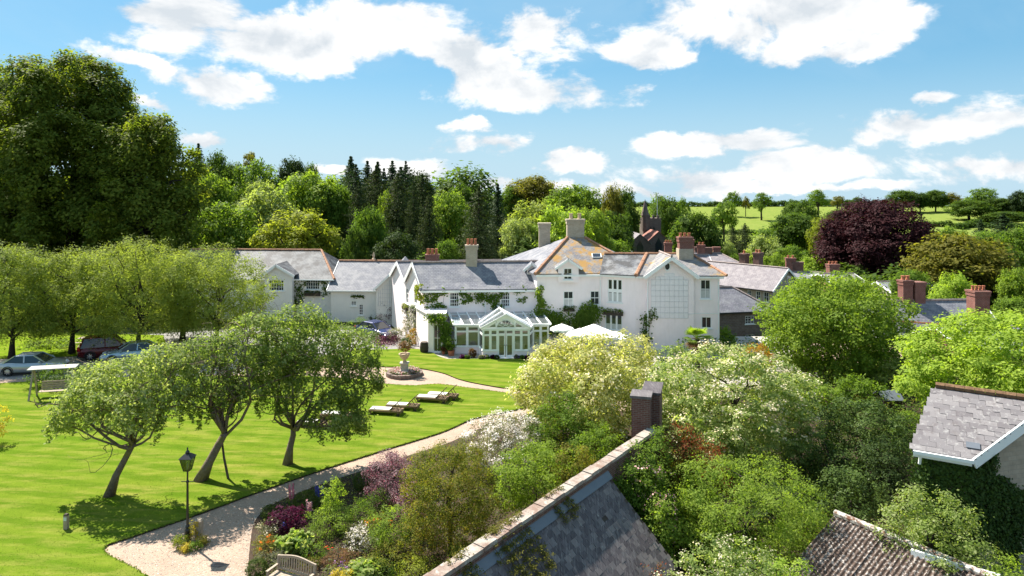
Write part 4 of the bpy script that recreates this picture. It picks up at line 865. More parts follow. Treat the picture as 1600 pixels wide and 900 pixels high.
for i in range(7):
    z = tz0+.42*i; s = max(0, (z-tz0-1.3)/1.6); batten(trel, fc, tu0+(tu1-tu0)*s, tu1, z-.012, z+.012, .038)
fin = MB(); fin.lathe([(.22, -.2), (.2, .1), (.08, .25), (.14, .45), (.03, .85)], P(584, 406, 74.7), 8); fin.build('finial', m['pot_buff'], coach)
# buildings right of and behind the house
gable_house('stone_outbuilding', 'brown stone outbuilding with hipped dark slate roof right of the white house', 'house', at(1112, 72), at(1206, 73.5), 6, -3.6, zz(483, 73), zz(448, 76), m['dark_stone'], m['slate_dark'],
    [(1164.5, 493.5, 1178.5, 506), (1165, 523, 1179, 536)], wcols=3, wrows=3, hip1=3.0)
gable_house('terrace_house', 'long mauve slate terrace with gable window and two tall brick stacks', 'house', at(1085, 97), at(1206, 88), 7.4, -6, zz(452, 88), zz(419, 90.6), m['pale_stone'], m['slate_mauve'],
    [(1168, 453, 1174, 465), (1181, 455, 1188, 468), (1193, 456, 1201, 472)], endwins=[(1230, 431, 1239, 442)], wcols=2, wrows=2, chims=[(.45, 0, .9, 1.1, zz(399, 93), 'brown_brick', 1), (.62, 0, .9, 1.1, zz(397, 92), 'brown_brick', 2)])
VIL = 'village houses behind the white house'
gable_house('village_house', 'hipped grey roofed village house with three red stacks behind the terrace', 'house', at(1088, 118), at(1160, 117), 9, -7, zz(413, 117), zz(396, 121), m['dark_stone'], m['slate_mauve'], group=VIL, hip1=3, chims=[(.22, 0, .9, .9, zz(388, 120), 'brown_brick', 0), (.55, .6, 1.6, .9, zz(389, 119), 'brown_brick', 0), (.9, 0, 1.2, .9, zz(387, 121), 'red_brick', 0)])
gable_house('village_house', 'brick house behind the gabled block, only stacks and ridge showing', 'house', at(1035, 108), at(1110, 107), 8, -6, zz(412, 107), zz(398, 111), m['red_brick'], m['slate_mauve'], group=VIL, chims=[(.2, 0, 1.2, 1, zz(381, 110), 'red_brick', 3), (.62, 0, 1.5, 1, zz(375, 111), 'red_brick', 3), (.86, 0, 1.1, .9, zz(383, 111), 'red_brick', 2)])
gable_house('village_house', 'low red brick house with flat parapet roofline left of the church', 'house', at(950, 128), at(986, 128), 7, -5, zz(396, 128), zz(388, 131), m['red_brick'], m['slate_mauve'], group=VIL)
gable_house('village_house', 'small house with slate roof and red stack right of the terrace gable', 'house', at(1240, 104), at(1290, 103), 7, -7, zz(436, 103), zz(426, 106), m['dark_stone'], m['slate_dark'], group=VIL, chims=[(.1, 0, 1.4, 1, zz(407, 104), 'red_brick', 2), (.3, 0, 1.6, .9, zz(412, 105), 'brown_brick', 0)])
gable_house('village_house', 'half hidden brick house with squat red stack below the copper beech', 'house', at(1300, 98), at(1350, 98), 7, -7, zz(440, 98), zz(428, 101), m['red_brick'], m['slate_mauve'], group=VIL, chims=[(.45, 0, 1.5, 1.2, zz(414, 101), 'red_brick', 3)])
gable_house('slate_cottage', 'wide grey slate roofed cottage with two red stacks behind the lime green tree', 'house', at(1384, 60), at(1580, 61), 8, -4.5, zz(538, 60), zz(471, 64), m['dark_stone'], m['slate'], group=VIL, hip0=0, chims=[(.40, .3, .95, .8, zz(440, 63.5), 'red_brick', 2), (.50, .3, 1.0, .9, zz(443, 63.5), 'red_brick', 0)])
rt = MB(); 
for i in range(14): rt.tube([P(1396+i*6, 501+i*.45, 61.7), P(1401.6+i*6, 501.4+i*.45, 61.7)], .09, 6)
tag(rt.build('ridge_tiles', m['pot']), 'row of orange clay tiles crossing the grey cottage roof', 'tiles')
gable_house('brick_cottage', 'red brick cottage with ornate four pot chimney behind the lime green tree', 'house', at(1512, 54), at(1660, 54), 7, -4, zz(545, 54), zz(512, 57), m['red_brick'], m['slate_dark'], group=VIL, chims=[(.48, 0, 1.25, 1.1, zz(457, 57), 'red_brick', 4)])
gable_house('village_house', 'distant pale grey roof at the foot of the copper beech', 'house', at(1395, 92), at(1470, 92), 7, -6, zz(455, 92), zz(441, 95), m['pale_stone'], m['slate'], group=VIL)
sh = thing('garden_shed', G(1398, 620)[:2]+(0,) if False else (23.4, 42, -.6), 'small blue grey roofed shed in the shade left of the lime green tree', 'shed'); b = MB(); b.box(22.9, 24.0, 42, 43.2, -.8, .75); b.build('wall', m['wood_dark'], sh)
b = MB(); b.slab([(22.8, 41.9, .7), (24.1, 41.9, .7), (24.1, 42.6, 1.15), (22.8, 42.6, 1.15)], .05); b.slab([(24.1, 43.3, .7), (22.8, 43.3, .7), (22.8, 42.61, 1.15), (24.1, 42.61, 1.15)], .05); b.build('roof', m['lead'], sh)
# church
ch = thing('church', (at(1020, 175)[0], 175, -8), 'dark stone church with square tower and corner spirelet beyond the roofs', 'church')
b = MB(); x0, x1 = at(1005, 175)[0], at(1033, 175)[0]; zt = zz(341, 175); b.box(x0, x1, 175, 180, -9, zt)
for i in range(4):
    w = (x1-x0)/4; b.box(x0+w*i+.1, x0+w*(i+.55), 174.95, 175.45, zt, zt+.75)
b.build('tower', m['church'], ch)
b = MB(); b.lathe([(.95, -3), (.95, .6), (1.1, .7), (.05, 4.8)], (x0+.6, 175.6, zt), 8); b.build('spirelet', m['church'], ch)
b = MB(); b.tube([(x1-.8, 176, zt), (x1-.8, 176, zt+5.5)], .07, 5); b.build('flagpole', m['white'], ch)
b = MB(); cx = (x0+x1)/2
for k_ in (-1, 1): b.poly([(cx+k_*.42-.3, 174.93, zt-4.2), (cx+k_*.42+.3, 174.93, zt-4.2), (cx+k_*.42+.3, 174.93, zt-2.6), (cx+k_*.42, 174.93, zt-2.1), (cx+k_*.42-.3, 174.93, zt-2.6)])
b.build('belfry_opening', m['black'], ch)
def nave(name, pxa, pxb, Y, ye, yr, roofm, depth):
    x0, x1 = at(pxa, Y)[0], at(pxb, Y)[0]; b = MB(); z0, ze, zr = -9, zz(ye, Y), zz(yr, Y); b.box(x0, x1, Y, Y+depth, z0, ze); cx = (x0+x1)/2
    b.poly([(x0, Y, ze+.001), (x1, Y, ze+.001), (cx, Y, zr)]); b.build(name+'_wall', m['church'], ch); r = MB()
    r.slab([(x0-.4, Y-.2, ze-.3), (cx, Y-.2, zr+.1), (cx, Y+depth, zr+.1), (x0-.4, Y+depth, ze-.3)][::-1], .15); r.slab([(cx+.01, Y-.2, zr+.1), (x1+.4, Y-.2, ze-.3), (x1+.4, Y+depth, ze-.3), (cx+.01, Y+depth, zr+.1)][::-1], .15); r.build(name+'_roof', roofm, ch)
    w = MB(); w.poly([(cx-.8, Y-.04, ze-4), (cx+.8, Y-.04, ze-4), (cx+.8, Y-.04, ze-1), (cx, Y-.04, ze+.6), (cx-.8, Y-.04, ze-1)]); w.build('arched_window', m['glass'], ch)
m['redtile'] = plain('red_clay_tiles', (.28, .12, .09), .8, var=.3)
nave('aisle', 984, 1016, 158, 379, 366, m['slate_mauve'], 14); nave('nave', 1014, 1044, 164, 375, 362, m['redtile'], 11)
# ------------------------------------------------------------------ foreground outbuilding: wall with coping, slates laid one by one
W0, W1 = Vector((-3.2, 14.9)), Vector((5.75, 27.3)); fw2 = Fr(W0, W1)     # left face looks at the garden
gw = thing('garden_wall', (1.3, 21, 0), 'tall garden wall with pale stone coping running up from the bottom edge', 'wall'); b = MB(); b.fbox(fw2, 0, fw2.L, -.30, .02, -.1, 3.9); b.build('brickwork', m['brown_brick'], gw)
t = NT('weathered_coping_stone'); n1 = t.noise(t.pos(), 1.6, 8, .7); n2 = t.noise(t.pos(), 18, 5, .7); c = t.mix(t.ramp(n1, (.42, 0.), (.6, 1.)), (.36, .32, .275), (.22, .145, .115)); c = t.mix(t.ramp(n2, (.45, 0.), (.7, .6)), c, (.2, .16, .13)); c = t.mix(t.ramp(t.noise(t.pos(), 4, 5, .6), (.58, 0.), (.66, .6)), c, (.5, .48, .43)); t.bsdf(c, .9, .15, 0, n2, .5, .02); m['coping'] = t.m
cs = MB(); cs.hexa([(-.283, -.2, 0), (.283, -.2, 0), (.283, .2, 0), (-.283, .2, 0), (-.28, -.185, .1), (.28, -.185, .1), (.28, .18, .12), (-.28, .18, .12)]); csm = cs.mesh('coping_stone', m['coping']); rng = random.Random(5)
ang = math.atan2(fw2.d.y, fw2.d.x); ncs = int(fw2.L/.57)
for i in range(ncs):
    q = fw2((i+.5)*fw2.L/ncs, -.14, 3.9); o = raw('coping_stone', csm, gw, q-Vector(gw['_b'])); o.rotation_euler = (rng.uniform(-.012, .012), rng.uniform(-.008, .008), ang+rng.uniform(-.006, .006)); o.scale = (1.012, rng.uniform(.98, 1.05), rng.uniform(.9, 1.2))
ob = thing('outbuilding', (4, 20, 0), 'low outbuilding with lean to slate roof behind the garden wall', 'building')
dn = Vector((fw2.n.x, fw2.n.y)); S0 = 3.55; KS = .92; WID = 2.45; Lr = fw2.px(962, 745)[0] if False else 11.15
def rp(u, s, h=0):                                    # point on the roof: u along the wall, s down the slope in plan
    q = W0+fw2.d*u+dn*(s+.06); return Vector((q.x, q.y, S0-KS*s+h))
cosr = 1/math.sqrt(1+KS*KS)
t = NT('roof_slate'); oi = t.n('ShaderNodeObjectInfo'); g_ = t.n('ShaderNodeNewGeometry'); rv = t.math('FRACT', t.math('ADD', oi.outputs['Random'], t.math('MULTIPLY', g_.outputs['Random Per Island'], 1.0))); c = t.ramp(rv, (.0, (.07, .058, .062)), (.5, (.105, .088, .092)), (.8, (.14, .122, .122)), (1., (.19, .16, .15))); n1 = t.noise(t.pos(), 5, 7, .7); n3 = t.noise(t.pos(), 1.1, 5, .6)
mp = t.n('ShaderNodeMapping'); t.set(mp, Vector=t.pos()); mp.inputs['Rotation'].default_value = (0, 0, -ang); mp.inputs['Scale'].default_value = (9, 1, 1)
c = t.mix(t.ramp(t.noise(mp.outputs[0], 2.2, 6, .7), (.5, 0.), (.75, .6)), c, (.30, .28, .27)); c = t.mix(t.ramp(n3, (.52, 0.), (.66, .45)), c, (.05, .04, .045)); c = t.mix(t.ramp(n1, (.62, 0.), (.72, .6)), c, (.36, .34, .31)); t.bsdf(c, .6, .18, 0, n1, .4, .01); m['slate1'] = t.m
SW, SE, ST = .27, .195, .012
sm = MB(); sm.hexa([(-SW/2+.009, -.22, -.012), (SW/2-.009, -.22, -.012), (SW/2-.009, .02, -.012), (-SW/2+.009, .02, -.012), (-SW/2+.009, -.22, .02), (SW/2-.009, -.22, .02), (SW/2-.003, .02, 0), (-SW/2+.003, .02, 0)]); slm = sm.mesh('slate', m['slate1'])
d3 = (rp(1, 1)-rp(1, 0)).normalized(); x3 = Vector((fw2.d.x, fw2.d.y, 0)); n3_ = x3.cross(-d3).normalized()
if n3_.z < 0: n3_ = -n3_
rot = Matrix((x3, -d3, n3_)).transposed().to_4x4(); rows = int(WID/cosr/SE); spots = []
for r in range(rows):
    s = (r+.6)*SE*cosr
    for k in range(int(Lr/SW)+1):
        u = (k+.5*(r % 2)+.25)*SW
        if u > Lr-.05: continue
        p = rp(u, s, .03+.008*(r % 2)); yy_ = H-p.z; X, Y = p.x*F/p.y+800, HY+yy_*F/p.y
        if Y > 960: continue
        spots.append((Y, r, u, s))
spots.sort(reverse=True); rest = MB(); rb = Vector(ob['_b'])
for i, (Y, r, u, s) in enumerate(spots):
    if rng.random() < .002: continue
    p = rp(u, s, .03); M4 = Matrix.Translation(p-rb) @ rot @ Matrix.Rotation(rng.uniform(-.02, .02), 4, 'Z') @ Matrix.Rotation(rng.uniform(.06, .11), 4, 'X')
    if i < 300: o = raw('slate', slm, ob); o.matrix_local = M4
    else:
        for f in slm.polygons: pass
        MM = Matrix.Translation(rb) @ M4; v = [MM @ q.co for q in slm.vertices]; rest.hexa(v)
tag(rest.build('slates', m['slate1'], ob), kind='stuff')
b = MB(); b.slab([rp(-.1, -.05), rp(Lr, -.05), rp(Lr, WID), rp(-.1, WID)], .1, n3_*-1); b.build('roof_deck', m['wood_dark'], ob)
b = MB(); b.slab([rp(-.1, -.05, .14), rp(Lr+.05, -.05, .14), rp(Lr+.05, .15, .10), rp(-.1, .15, .10)], .04, n3_*-1); b.build('lead_flashing', m['lead'], ob)
b = MB(); e0 = rp(Lr-.12, WID-.15); e1 = rp(0, WID-.15); t1 = rp(Lr-.12, 0); b.slab([(t1.x, t1.y, t1.z-.12), (e0.x, e0.y, e0.z-.12), (e0.x, e0.y, -.1), (t1.x, t1.y, -.1)], .2, (-fw2.d.x, -fw2.d.y, 0)); b.slab([(e0.x, e0.y, e0.z-.12), (e1.x, e1.y, e1.z-.12), (e1.x, e1.y, -.1), (e0.x, e0.y, -.1)], .2, (-dn.x, -dn.y, 0)); b.build('wall', m['brown_brick'], ob)
b = MB(); b.tube([rp(-.1, WID+.06, -.1), rp(Lr, WID+.06, -.1)], .055, 6); b.build('gutter', m['black'], ob)
# brick pier at the end of the wall
pr = thing('brick_pier', (5.3, 27.9, 0), 'square red brown brick pier with stone cap where the garden wall ends', 'pier'); b = MB(); fp2 = Fr((4.82, 27.55), (5.52, 27.35)); b.fbox(fp2, 0, fp2.L, -.85, 0, -.1, 5.2); b.build('brickwork', m['brown_brick'], pr)
b = MB(); b.fbox(fp2, -.06, fp2.L+.06, -.92, .06, 5.2, 5.3); b.build('cap', m['slate1'], pr); 
b = MB(); b.fbox(fp2, .35, 1.05, -2.6, -.95, -.1, 5.1); b.build('brickwork', m['brown_brick'], pr, label='lower wall running back from the pier'); b = MB(); b.fbox(fp2, .3, 1.1, -2.65, -.93, 5.1, 5.2); b.build('cap', m['slate1'], pr)
# corrugated roof shed bottom right
cr = thing('corrugated_shed', (11, 21, 0), 'low shed with rusty brown corrugated roof and lichen covered ridge', 'shed')
t = NT('rusty_lichen_corrugated'); n1 = t.noise(t.pos(), 9, 6, .7); n2 = t.noise(t.pos(), 1.2, 6, .65); c = t.mix(n2, (.045, .032, .027), (.11, .075, .058)); c = t.mix(t.ramp(n1, (.52, 0.), (.62, .9)), c, (.42, .38, .35)); t.bsdf(c, .85, .2, 0, n1, .5, .015); m['rust'] = t.m
r0_, r1_ = P(1305, 803, 23.6), P(1560, 912, 19.5); r1_.z = r0_.z; ax = (r1_-r0_); Lx = ax.length; ax.normalize(); dd_ = Vector((-ax.y, ax.x, 0)); dd_ = dd_ if dd_.x < 0 else -dd_
# the slope falls to the left towards the camera
dd_ = Vector((ax.y, -ax.x, 0)) if (ax.y < 0) else dd_
dd_ = Vector((-abs(dd_.x), -abs(dd_.y), 0)).normalized(); down = (dd_+Vector((0, 0, -.42))).normalized(); up_ = ax.cross(down).normalized(); up_ = up_ if up_.z > 0 else -up_
nsh = 6; per = .15
for s_i in range(nsh):
    b = MB(); u0, u1 = Lx*s_i/nsh, Lx*(s_i+1)/nsh; nn_ = int((u1-u0)/per*8); rows_ = 2; lift = .014*(s_i % 2)
    for j in range(nn_+1):
        u = u0+(u1-u0+.05)*j/nn_; hh = .032*math.sin(2*math.pi*u/per)+lift
        for k in range(2): b.v.append(tuple(r0_+ax*u+down*(3.1*k)+up_*hh))
    for j in range(nn_): b.f.append((2*j, 2*j+1, 2*j+3, 2*j+2))
    b.build('corrugated_sheet', m['rust'], cr, smooth=True)
t = NT('lichen_ridge'); n1 = t.noise(t.pos(), 7, 6, .7); c = t.mix(t.ramp(n1, (.42, 0.), (.58, 1.)), (.5, .48, .44), (.14, .075, .05)); t.bsdf(c, .9, .1, 0, n1, .5, .02); m['lichen'] = t.m
for i in range(12):
    b = MB(); b.tube([r0_+ax*(Lx*i/12)+up_*.05, r0_+ax*(Lx*(i+.97)/12)+up_*.05], .11, 8); b.build('ridge_tile', m['lichen'], cr)
b = MB(); bk2 = (-dd_+Vector((0, 0, -.42))).normalized(); b.slab([r0_, r1_, r1_+bk2*1.6, r0_+bk2*1.6], .05, -up_); b.build('back_slope', m['rust'], cr)
b = MB(); e = down*2.9; z0_ = Vector((0, 0, 0))
q0, q1 = r0_+e, r1_+e; b.slab([q0, q1, Vector((q1.x, q1.y, -.1)), Vector((q0.x, q0.y, -.1))], .15, (-dd_.x, -dd_.y, 0)); q2 = r0_+bk2*1.5; b.slab([r0_-Vector((0,0,.05)), q0-Vector((0,0,.05)), Vector((q0.x, q0.y, -.1)), Vector((q2.x, q2.y, -.1)), q2-Vector((0,0,.05))], .15, ax); b.build('wall', m['dark_stone'], cr)
b = MB(); b.bar(P(1424, 866, 21.2)+Vector((.0, 0, .06)), r1_+bk2*.12+Vector((0, 0, .1)), .1, .2); b.build('barge_board', m['white'], cr)
# stone house at the right edge with slates one by one and ivy
e0, e1, k0, k1 = P(1425, 702, 23.9), P(1518, 717, 23.0), P(1462, 603, 25.7), P(1640, 627.5, 23.75)
e1.z = e0.z; k1.z = k0.z
sh2 = thing('stone_house', (16, 24, 0), 'stone house corner with slate roof and white barge board at the right edge', 'house')
t = NT('grey_lichen_slate'); oi = t.n('ShaderNodeObjectInfo'); c = t.ramp(oi.outputs['Random'], (0, (.14, .125, .13)), (.5, (.18, .165, .17)), (1, (.235, .215, .215))); n1 = t.noise(t.pos(), 6, 7, .7); n2 = t.noise(t.pos(), 2.2, 6, .7); c = t.mix(t.ramp(n1, (.54, 0.), (.66, .7)), c, (.38, .365, .35)); c = t.mix(t.ramp(n2, (.56, 0.), (.68, .7)), c, (.13, .11, .11)); t.bsdf(c, .7, .3, 0, n1, .5, .012); m['slate2'] = t.m
b = MB(); b.slab([e0, e1, k1, k0], .1); b.build('roof_deck', m['slate2'], sh2)
ex = (e1-e0).normalized(); upv = ((k0+k1)/2-(e0+e1)/2); upv = upv-ex*upv.dot(ex); SL = upv.length; upv.normalize(); nn2 = ex.cross(upv); nn2 = nn2 if nn2.z > 0 else -nn2; rot2 = Matrix((ex, upv, nn2)).transposed().to_4x4(); rb = Vector(sh2['_b'])
RW, RE = .50, .215; sm2 = MB(); sm2.hexa([(-RW/2+.004, -.21, -.004), (RW/2-.004, -.21, -.004), (RW/2-.004, .03, -.012), (-RW/2+.004, .03, -.012), (-RW/2+.004, -.21, .022), (RW/2-.004, -.21, .022), (RW/2-.004, .03, 0), (-RW/2+.004, .03, 0)]); slm2 = sm2.mesh('slate', m['slate2'])
for r in range(int(SL/RE)):
    f = (r+.95)*RE/SL; a, c_ = e0.lerp(k0, f), e1.lerp(k1, f); L = (c_-a).length; k = -1
    while True:
        k += 1; u = (k+.5*(r % 2))*RW+.12
        if u-RW/2 > L-.12 or u > 6: break
        if rng.random() < .01: continue
        wS = min(1, (L-.02-u+RW/2)/RW)
        if k == 0 and r % 2: M_ = Matrix.Translation(a+nn2*.03-rb+ex*.03) @ rot2 @ Matrix.Rotation(.06, 4, 'X') @ Matrix.Diagonal((.5, 1, 1, 1)); raw('slate', slm2, sh2).matrix_local = M_
        p = a+(c_-a).normalized()*(u-(1-wS)*RW*.5)+nn2*.03; o = raw('slate', slm2, sh2); o.matrix_local = Matrix.Translation(p-rb) @ rot2 @ Matrix.Rotation(rng.uniform(-.018, .018), 4, 'Z') @ Matrix.Rotation(rng.uniform(-.09, -.03)*-1, 4, 'X') @ Matrix.Diagonal((wS, 1, 1, 1))
m['mossridge'] = plain('mossy_orange_ridge', (.20, .12, .07), .95, .1, var=.7, scale=8, bs=.6)
for i in range(11): b = MB(); b.tube([k0.lerp(k1, i/11)+nn2*.05, k0.lerp(k1, (i+.96)/11)+nn2*.05], .12, 7); b.build('ridge_tile', m['mossridge'], sh2)
b = MB(); pq = e1.lerp(k1, .18).lerp(e0.lerp(k0, .18), .18)+nn2*.075; b.slab([pq-ex*.2-upv*.12, pq+ex*.2-upv*.12, pq+ex*.2+upv*.12, pq-ex*.2+upv*.12], .015, -nn2); b.build('lead_patch', m['lead'], sh2)
b = MB(); b.bar(e1+Vector((.05, -.05, -.14)), k1+Vector((.05, -.05, -.14)), .06, .34); b.build('barge_board', m['white'], sh2)
b = MB(); b.bar(e0+Vector((0, -.08, -.06)), e1+Vector((0.03, -.08, -.06)), .12, .12); b.bar(e0+Vector((0.05, .02, -.16)), e1+Vector((0.03, .02, -.16)), .06, .16); b.tube([e0+Vector((.25, -.1, -.1)), e0+Vector((.25, -.02, -.5))], .05, 6); b.build('gutter', m['white'], sh2)
inn = Vector((.25, .3, 0)); w0, w1, w2 = e0+inn+Vector((.05, 0, -.1)), e1+inn*.9+Vector((-.1, 0, -.1)), k1+Vector((.1, .35, -.25)); b = MB()
b.poly([(w0.x, w0.y, -.1), (w1.x, w1.y, -.1), w1, w0]); b.poly([(w1.x, w1.y, -.1), (w2.x, w2.y, -.1), w2, w1]); q = Vector((w2.x+2, w2.y+3, 0)); b.poly([(w0.x+2.6, w0.y+2.4, -.1), (w0.x, w0.y, -.1), w0, (w0.x+2.6, w0.y+2.4, w0.z)])
b.build('wall', m['pale_stone'], sh2); SHW = (w0, w1, w2)
# ------------------------------------------------------------------ cars
m['silver'] = plain('silver_car_paint', (.38, .42, .46), .28, .6, .55, var=.05); m['redpaint'] = plain('dark_red_car_paint', (.10, .006, .008), .25, .6, .2, var=.05); m['bluepaint'] = plain('ice_blue_car_paint', (.36, .46, .54), .26, .6, .5, var=.05); m['navypaint'] = plain('navy_car_paint', (.03, .04, .12), .22, .7, .3, var=.05)
m['redlamp'] = plain('red_tail_lamp', (.3, .01, .01), .2, .6); m['lamp'] = plain('clear_headlamp', (.6, .62, .65), .1, .8); m['plate'] = plain('yellow_number_plate', (.6, .45, .03), .5); m['platew'] = plain('white_number_plate', (.7, .7, .7), .5); m['trim'] = plain('black_car_trim', (.02, .02, .022), .5)
def car(name, label, loc, heading, paint, suv=False):
    th = thing(name, (0, 0, 0), label, 'car', 'parked cars'); Lh = 2.28; W = .9 if not suv else .93; hb = .92 if not suv else 1.02; hr = 1.44 if not suv else 1.78
    # body: cross sections along the length (x forward)
    st = [(-Lh, .50, .80, .74), (-Lh+.1, .30, .92, .86), (-1.75, .22, hb+.06, .96), (-1.3, .2, hb+.06, 1), (-.5, .2, hb, 1), (.6, .2, hb, 1), (.95, .2, hb, 1), (1.6, .2, hb-.12, .97), (2.0, .24, hb-.22, .9), (Lh-.05, .32, hb-.34, .8), (Lh, .44, .62, .72)]
    b = MB(); n = 10
    for x, z0, z1, k in st:
        w = W*k; pr_ = [(-w*.82, z0), (-w, z0+.14), (-w, (z0+z1)/2+.08), (-w*.95, z1-.06), (-w*.82, z1), (w*.82, z1), (w*.95, z1-.06), (w, (z0+z1)/2+.08), (w, z0+.14), (w*.82, z0)]
        for y, z in pr_: b.v.append((x, y, z))
    for i in range(len(st)-1):
        for j in range(n): A = i*n+j; B = i*n+(j+1) % n; b.f.append((A, A+n, B+n, B))
    b.f.append(tuple(range(n))); b.f.append(tuple(range((len(st)-1)*n, len(st)*n))[::-1])
    b.build('body', paint, th, (0, 0, 0), smooth=True)
    x0, x1, x2, x3 = (-1.75, -1.05, .25, 1.05) if not suv else (-2.12, -1.85, .2, .98)
    def ring4(x, z, w): return [(x, -w, z), (x, w, z)]
    g_ = MB(); wb, wt = W*.88, W*.70
    V = [(x0, -wb, hb), (x3, -wb, hb), (x2, -wt, hr-.03), (x1, -wt, hr-.03), (x0, wb, hb), (x3, wb, hb), (x2, wt, hr-.03), (x1, wt, hr-.03)]; g_.v = V; g_.f = [(0, 1, 2, 3), (5, 4, 7, 6), (1, 5, 6, 2), (4, 0, 3, 7), (3, 2, 6, 7)]; g_.build('window', m['carglass'], th, (0, 0, 0))
    rf_ = MB(); rf_.hexa([(x1-.05, -wt-.02, hr-.05), (x2+.06, -wt-.02, hr-.05), (x2+.06, wt+.02, hr-.05), (x1-.05, wt+.02, hr-.05), (x1+.1, -wt*.9, hr+.01), (x2-.05, -wt*.9, hr+.01), (x2-.05, wt*.9, hr+.01), (x1+.1, wt*.9, hr+.01)]); rf_.build('roof', paint, th, (0, 0, 0))
    for s in (-1, 1):
        for a, c in (((x0, s*wb, hb), (x1, s*wt, hr-.03)), ((x3, s*wb, hb), (x2, s*wt, hr-.03)), ((-.35, s*wb, hb), (-.4, s*(wt+.005), hr-.03))): p_ = MB(); p_.bar(a, c, .08, .06); p_.build('pillar', paint, th, (0, 0, 0))
        mr = MB(); mr.lathe([(.03, -.07), (.09, -.05), (.1, .04), (.04, .08)], (.78, s*(W+.08), hb+.06), 8); mr.build('mirror', paint, th, (0, 0, 0))
        for x in (-1.38, 1.38):
            r = .33 if not suv else .37; wm_ = MB(); pr2 = [(r*.62, -.1), (r*.95, -.11), (r, -.06), (r, .06), (r*.95, .11), (r*.62, .1)]
            k = 20
            for rr, yy_ in pr2:
                for q in range(k): a = 2*math.pi*q/k; wm_.v.append((x+rr*math.cos(a), s*(W-.1)+yy_, r+rr*math.sin(a)))
            for j in range(len(pr2)-1):
                for q in range(k): A = j*k+q; B = j*k+(q+1) % k; wm_.f.append((A, B, B+k, A+k))
            wo = wm_.build('wheel', m['tyre'], th, (0, 0, 0)); ri = MB(); yo = s*(W+.0)
            for q in range(7):
                a = 2*math.pi*q/7; ri.bar((x, yo, r), (x+r*.62*math.cos(a), yo-s*.02, r+r*.62*math.sin(a)), .07, .03, up=(0, 1, 0))
            ri.lathe([(.0, 0), (.0, 0)], (x, yo, r), 3, False); ri.build('rim', m['rim'], wo, (0, 0, 0))
            ar = MB(); 
            for q in range(9): 
                a, c = math.pi*q/9, math.pi*(q+1)/9; ar.bar((x+(r+.05)*math.cos(a), s*(W+.004), r+(r+.05)*math.sin(a)), (x+(r+.05)*math.cos(c), s*(W+.004), r+(r+.05)*math.sin(c)), .05, .03, up=(0, 1, 0))
            ar.build('wheel_arch', m['trim'], th, (0, 0, 0))
        hl = MB(); hl.hexa([(Lh-.32, s*.52, .62), (Lh-.1, s*.5, .6), (Lh-.36, s*.8, .62), (Lh-.45, s*.8, .62), (Lh-.36, s*.52, .76), (Lh-.14, s*.5, .72), (Lh-.42, s*.82, .76), (Lh-.5, s*.82, .78)]); hl.build('headlight', m['lamp'], th, (0, 0, 0))
        tl = MB(); tl.box(-Lh-.01, -Lh+.2, min(s*.52, s*.84), max(s*.52, s*.84), .72 if not suv else .8, .88 if not suv else 1.12); tl.build('tail_light', m['redlamp'], th, (0, 0, 0))
    pb_ = MB(); pb_.box(-Lh-.02, -Lh+.01, -.26, .26, .56, .67); pb_.build('number_plate', m['plate'], th, (0, 0, 0)); pb_ = MB(); pb_.box(Lh-.02, Lh+.015, -.26, .26, .42, .53); pb_.build('number_plate', m['platew'], th, (0, 0, 0))
    gr_ = MB(); gr_.box(Lh-.04, Lh+.008, -.4, .4, .55, .64); gr_.build('grille', m['trim'], th, (0, 0, 0)); bp = MB(); bp.box(-Lh-.03, -Lh+.1, -.78, .78, .34, .5); bp.build('bumper', m['trim'] if suv else paint, th, (0, 0, 0))
    th.location = loc; th.rotation_euler = (0, 0, heading); th['_b'] = tuple(loc); return th
c_ = G(45, 586); car('parked_car', 'silver saloon seen from behind at the left edge of the lawn', (c_.x, c_.y+.6, .02), R(10), m['silver'])
c_ = G(165, 562); car('parked_car', 'dark red off roader parked under the forked tree', (c_.x, c_.y+.8, .02), R(24), m['redpaint'], True)
c_ = G(212, 561); car('parked_car', 'pale blue hatchback facing left behind the tree trunk', (c_.x, c_.y-.4, .02), R(205), m['bluepaint'])
car('parked_car', 'small navy car beside the box cone near the white house', (at(588, 63.5)[0], 63.5, .02), R(-40), m['navypaint'])
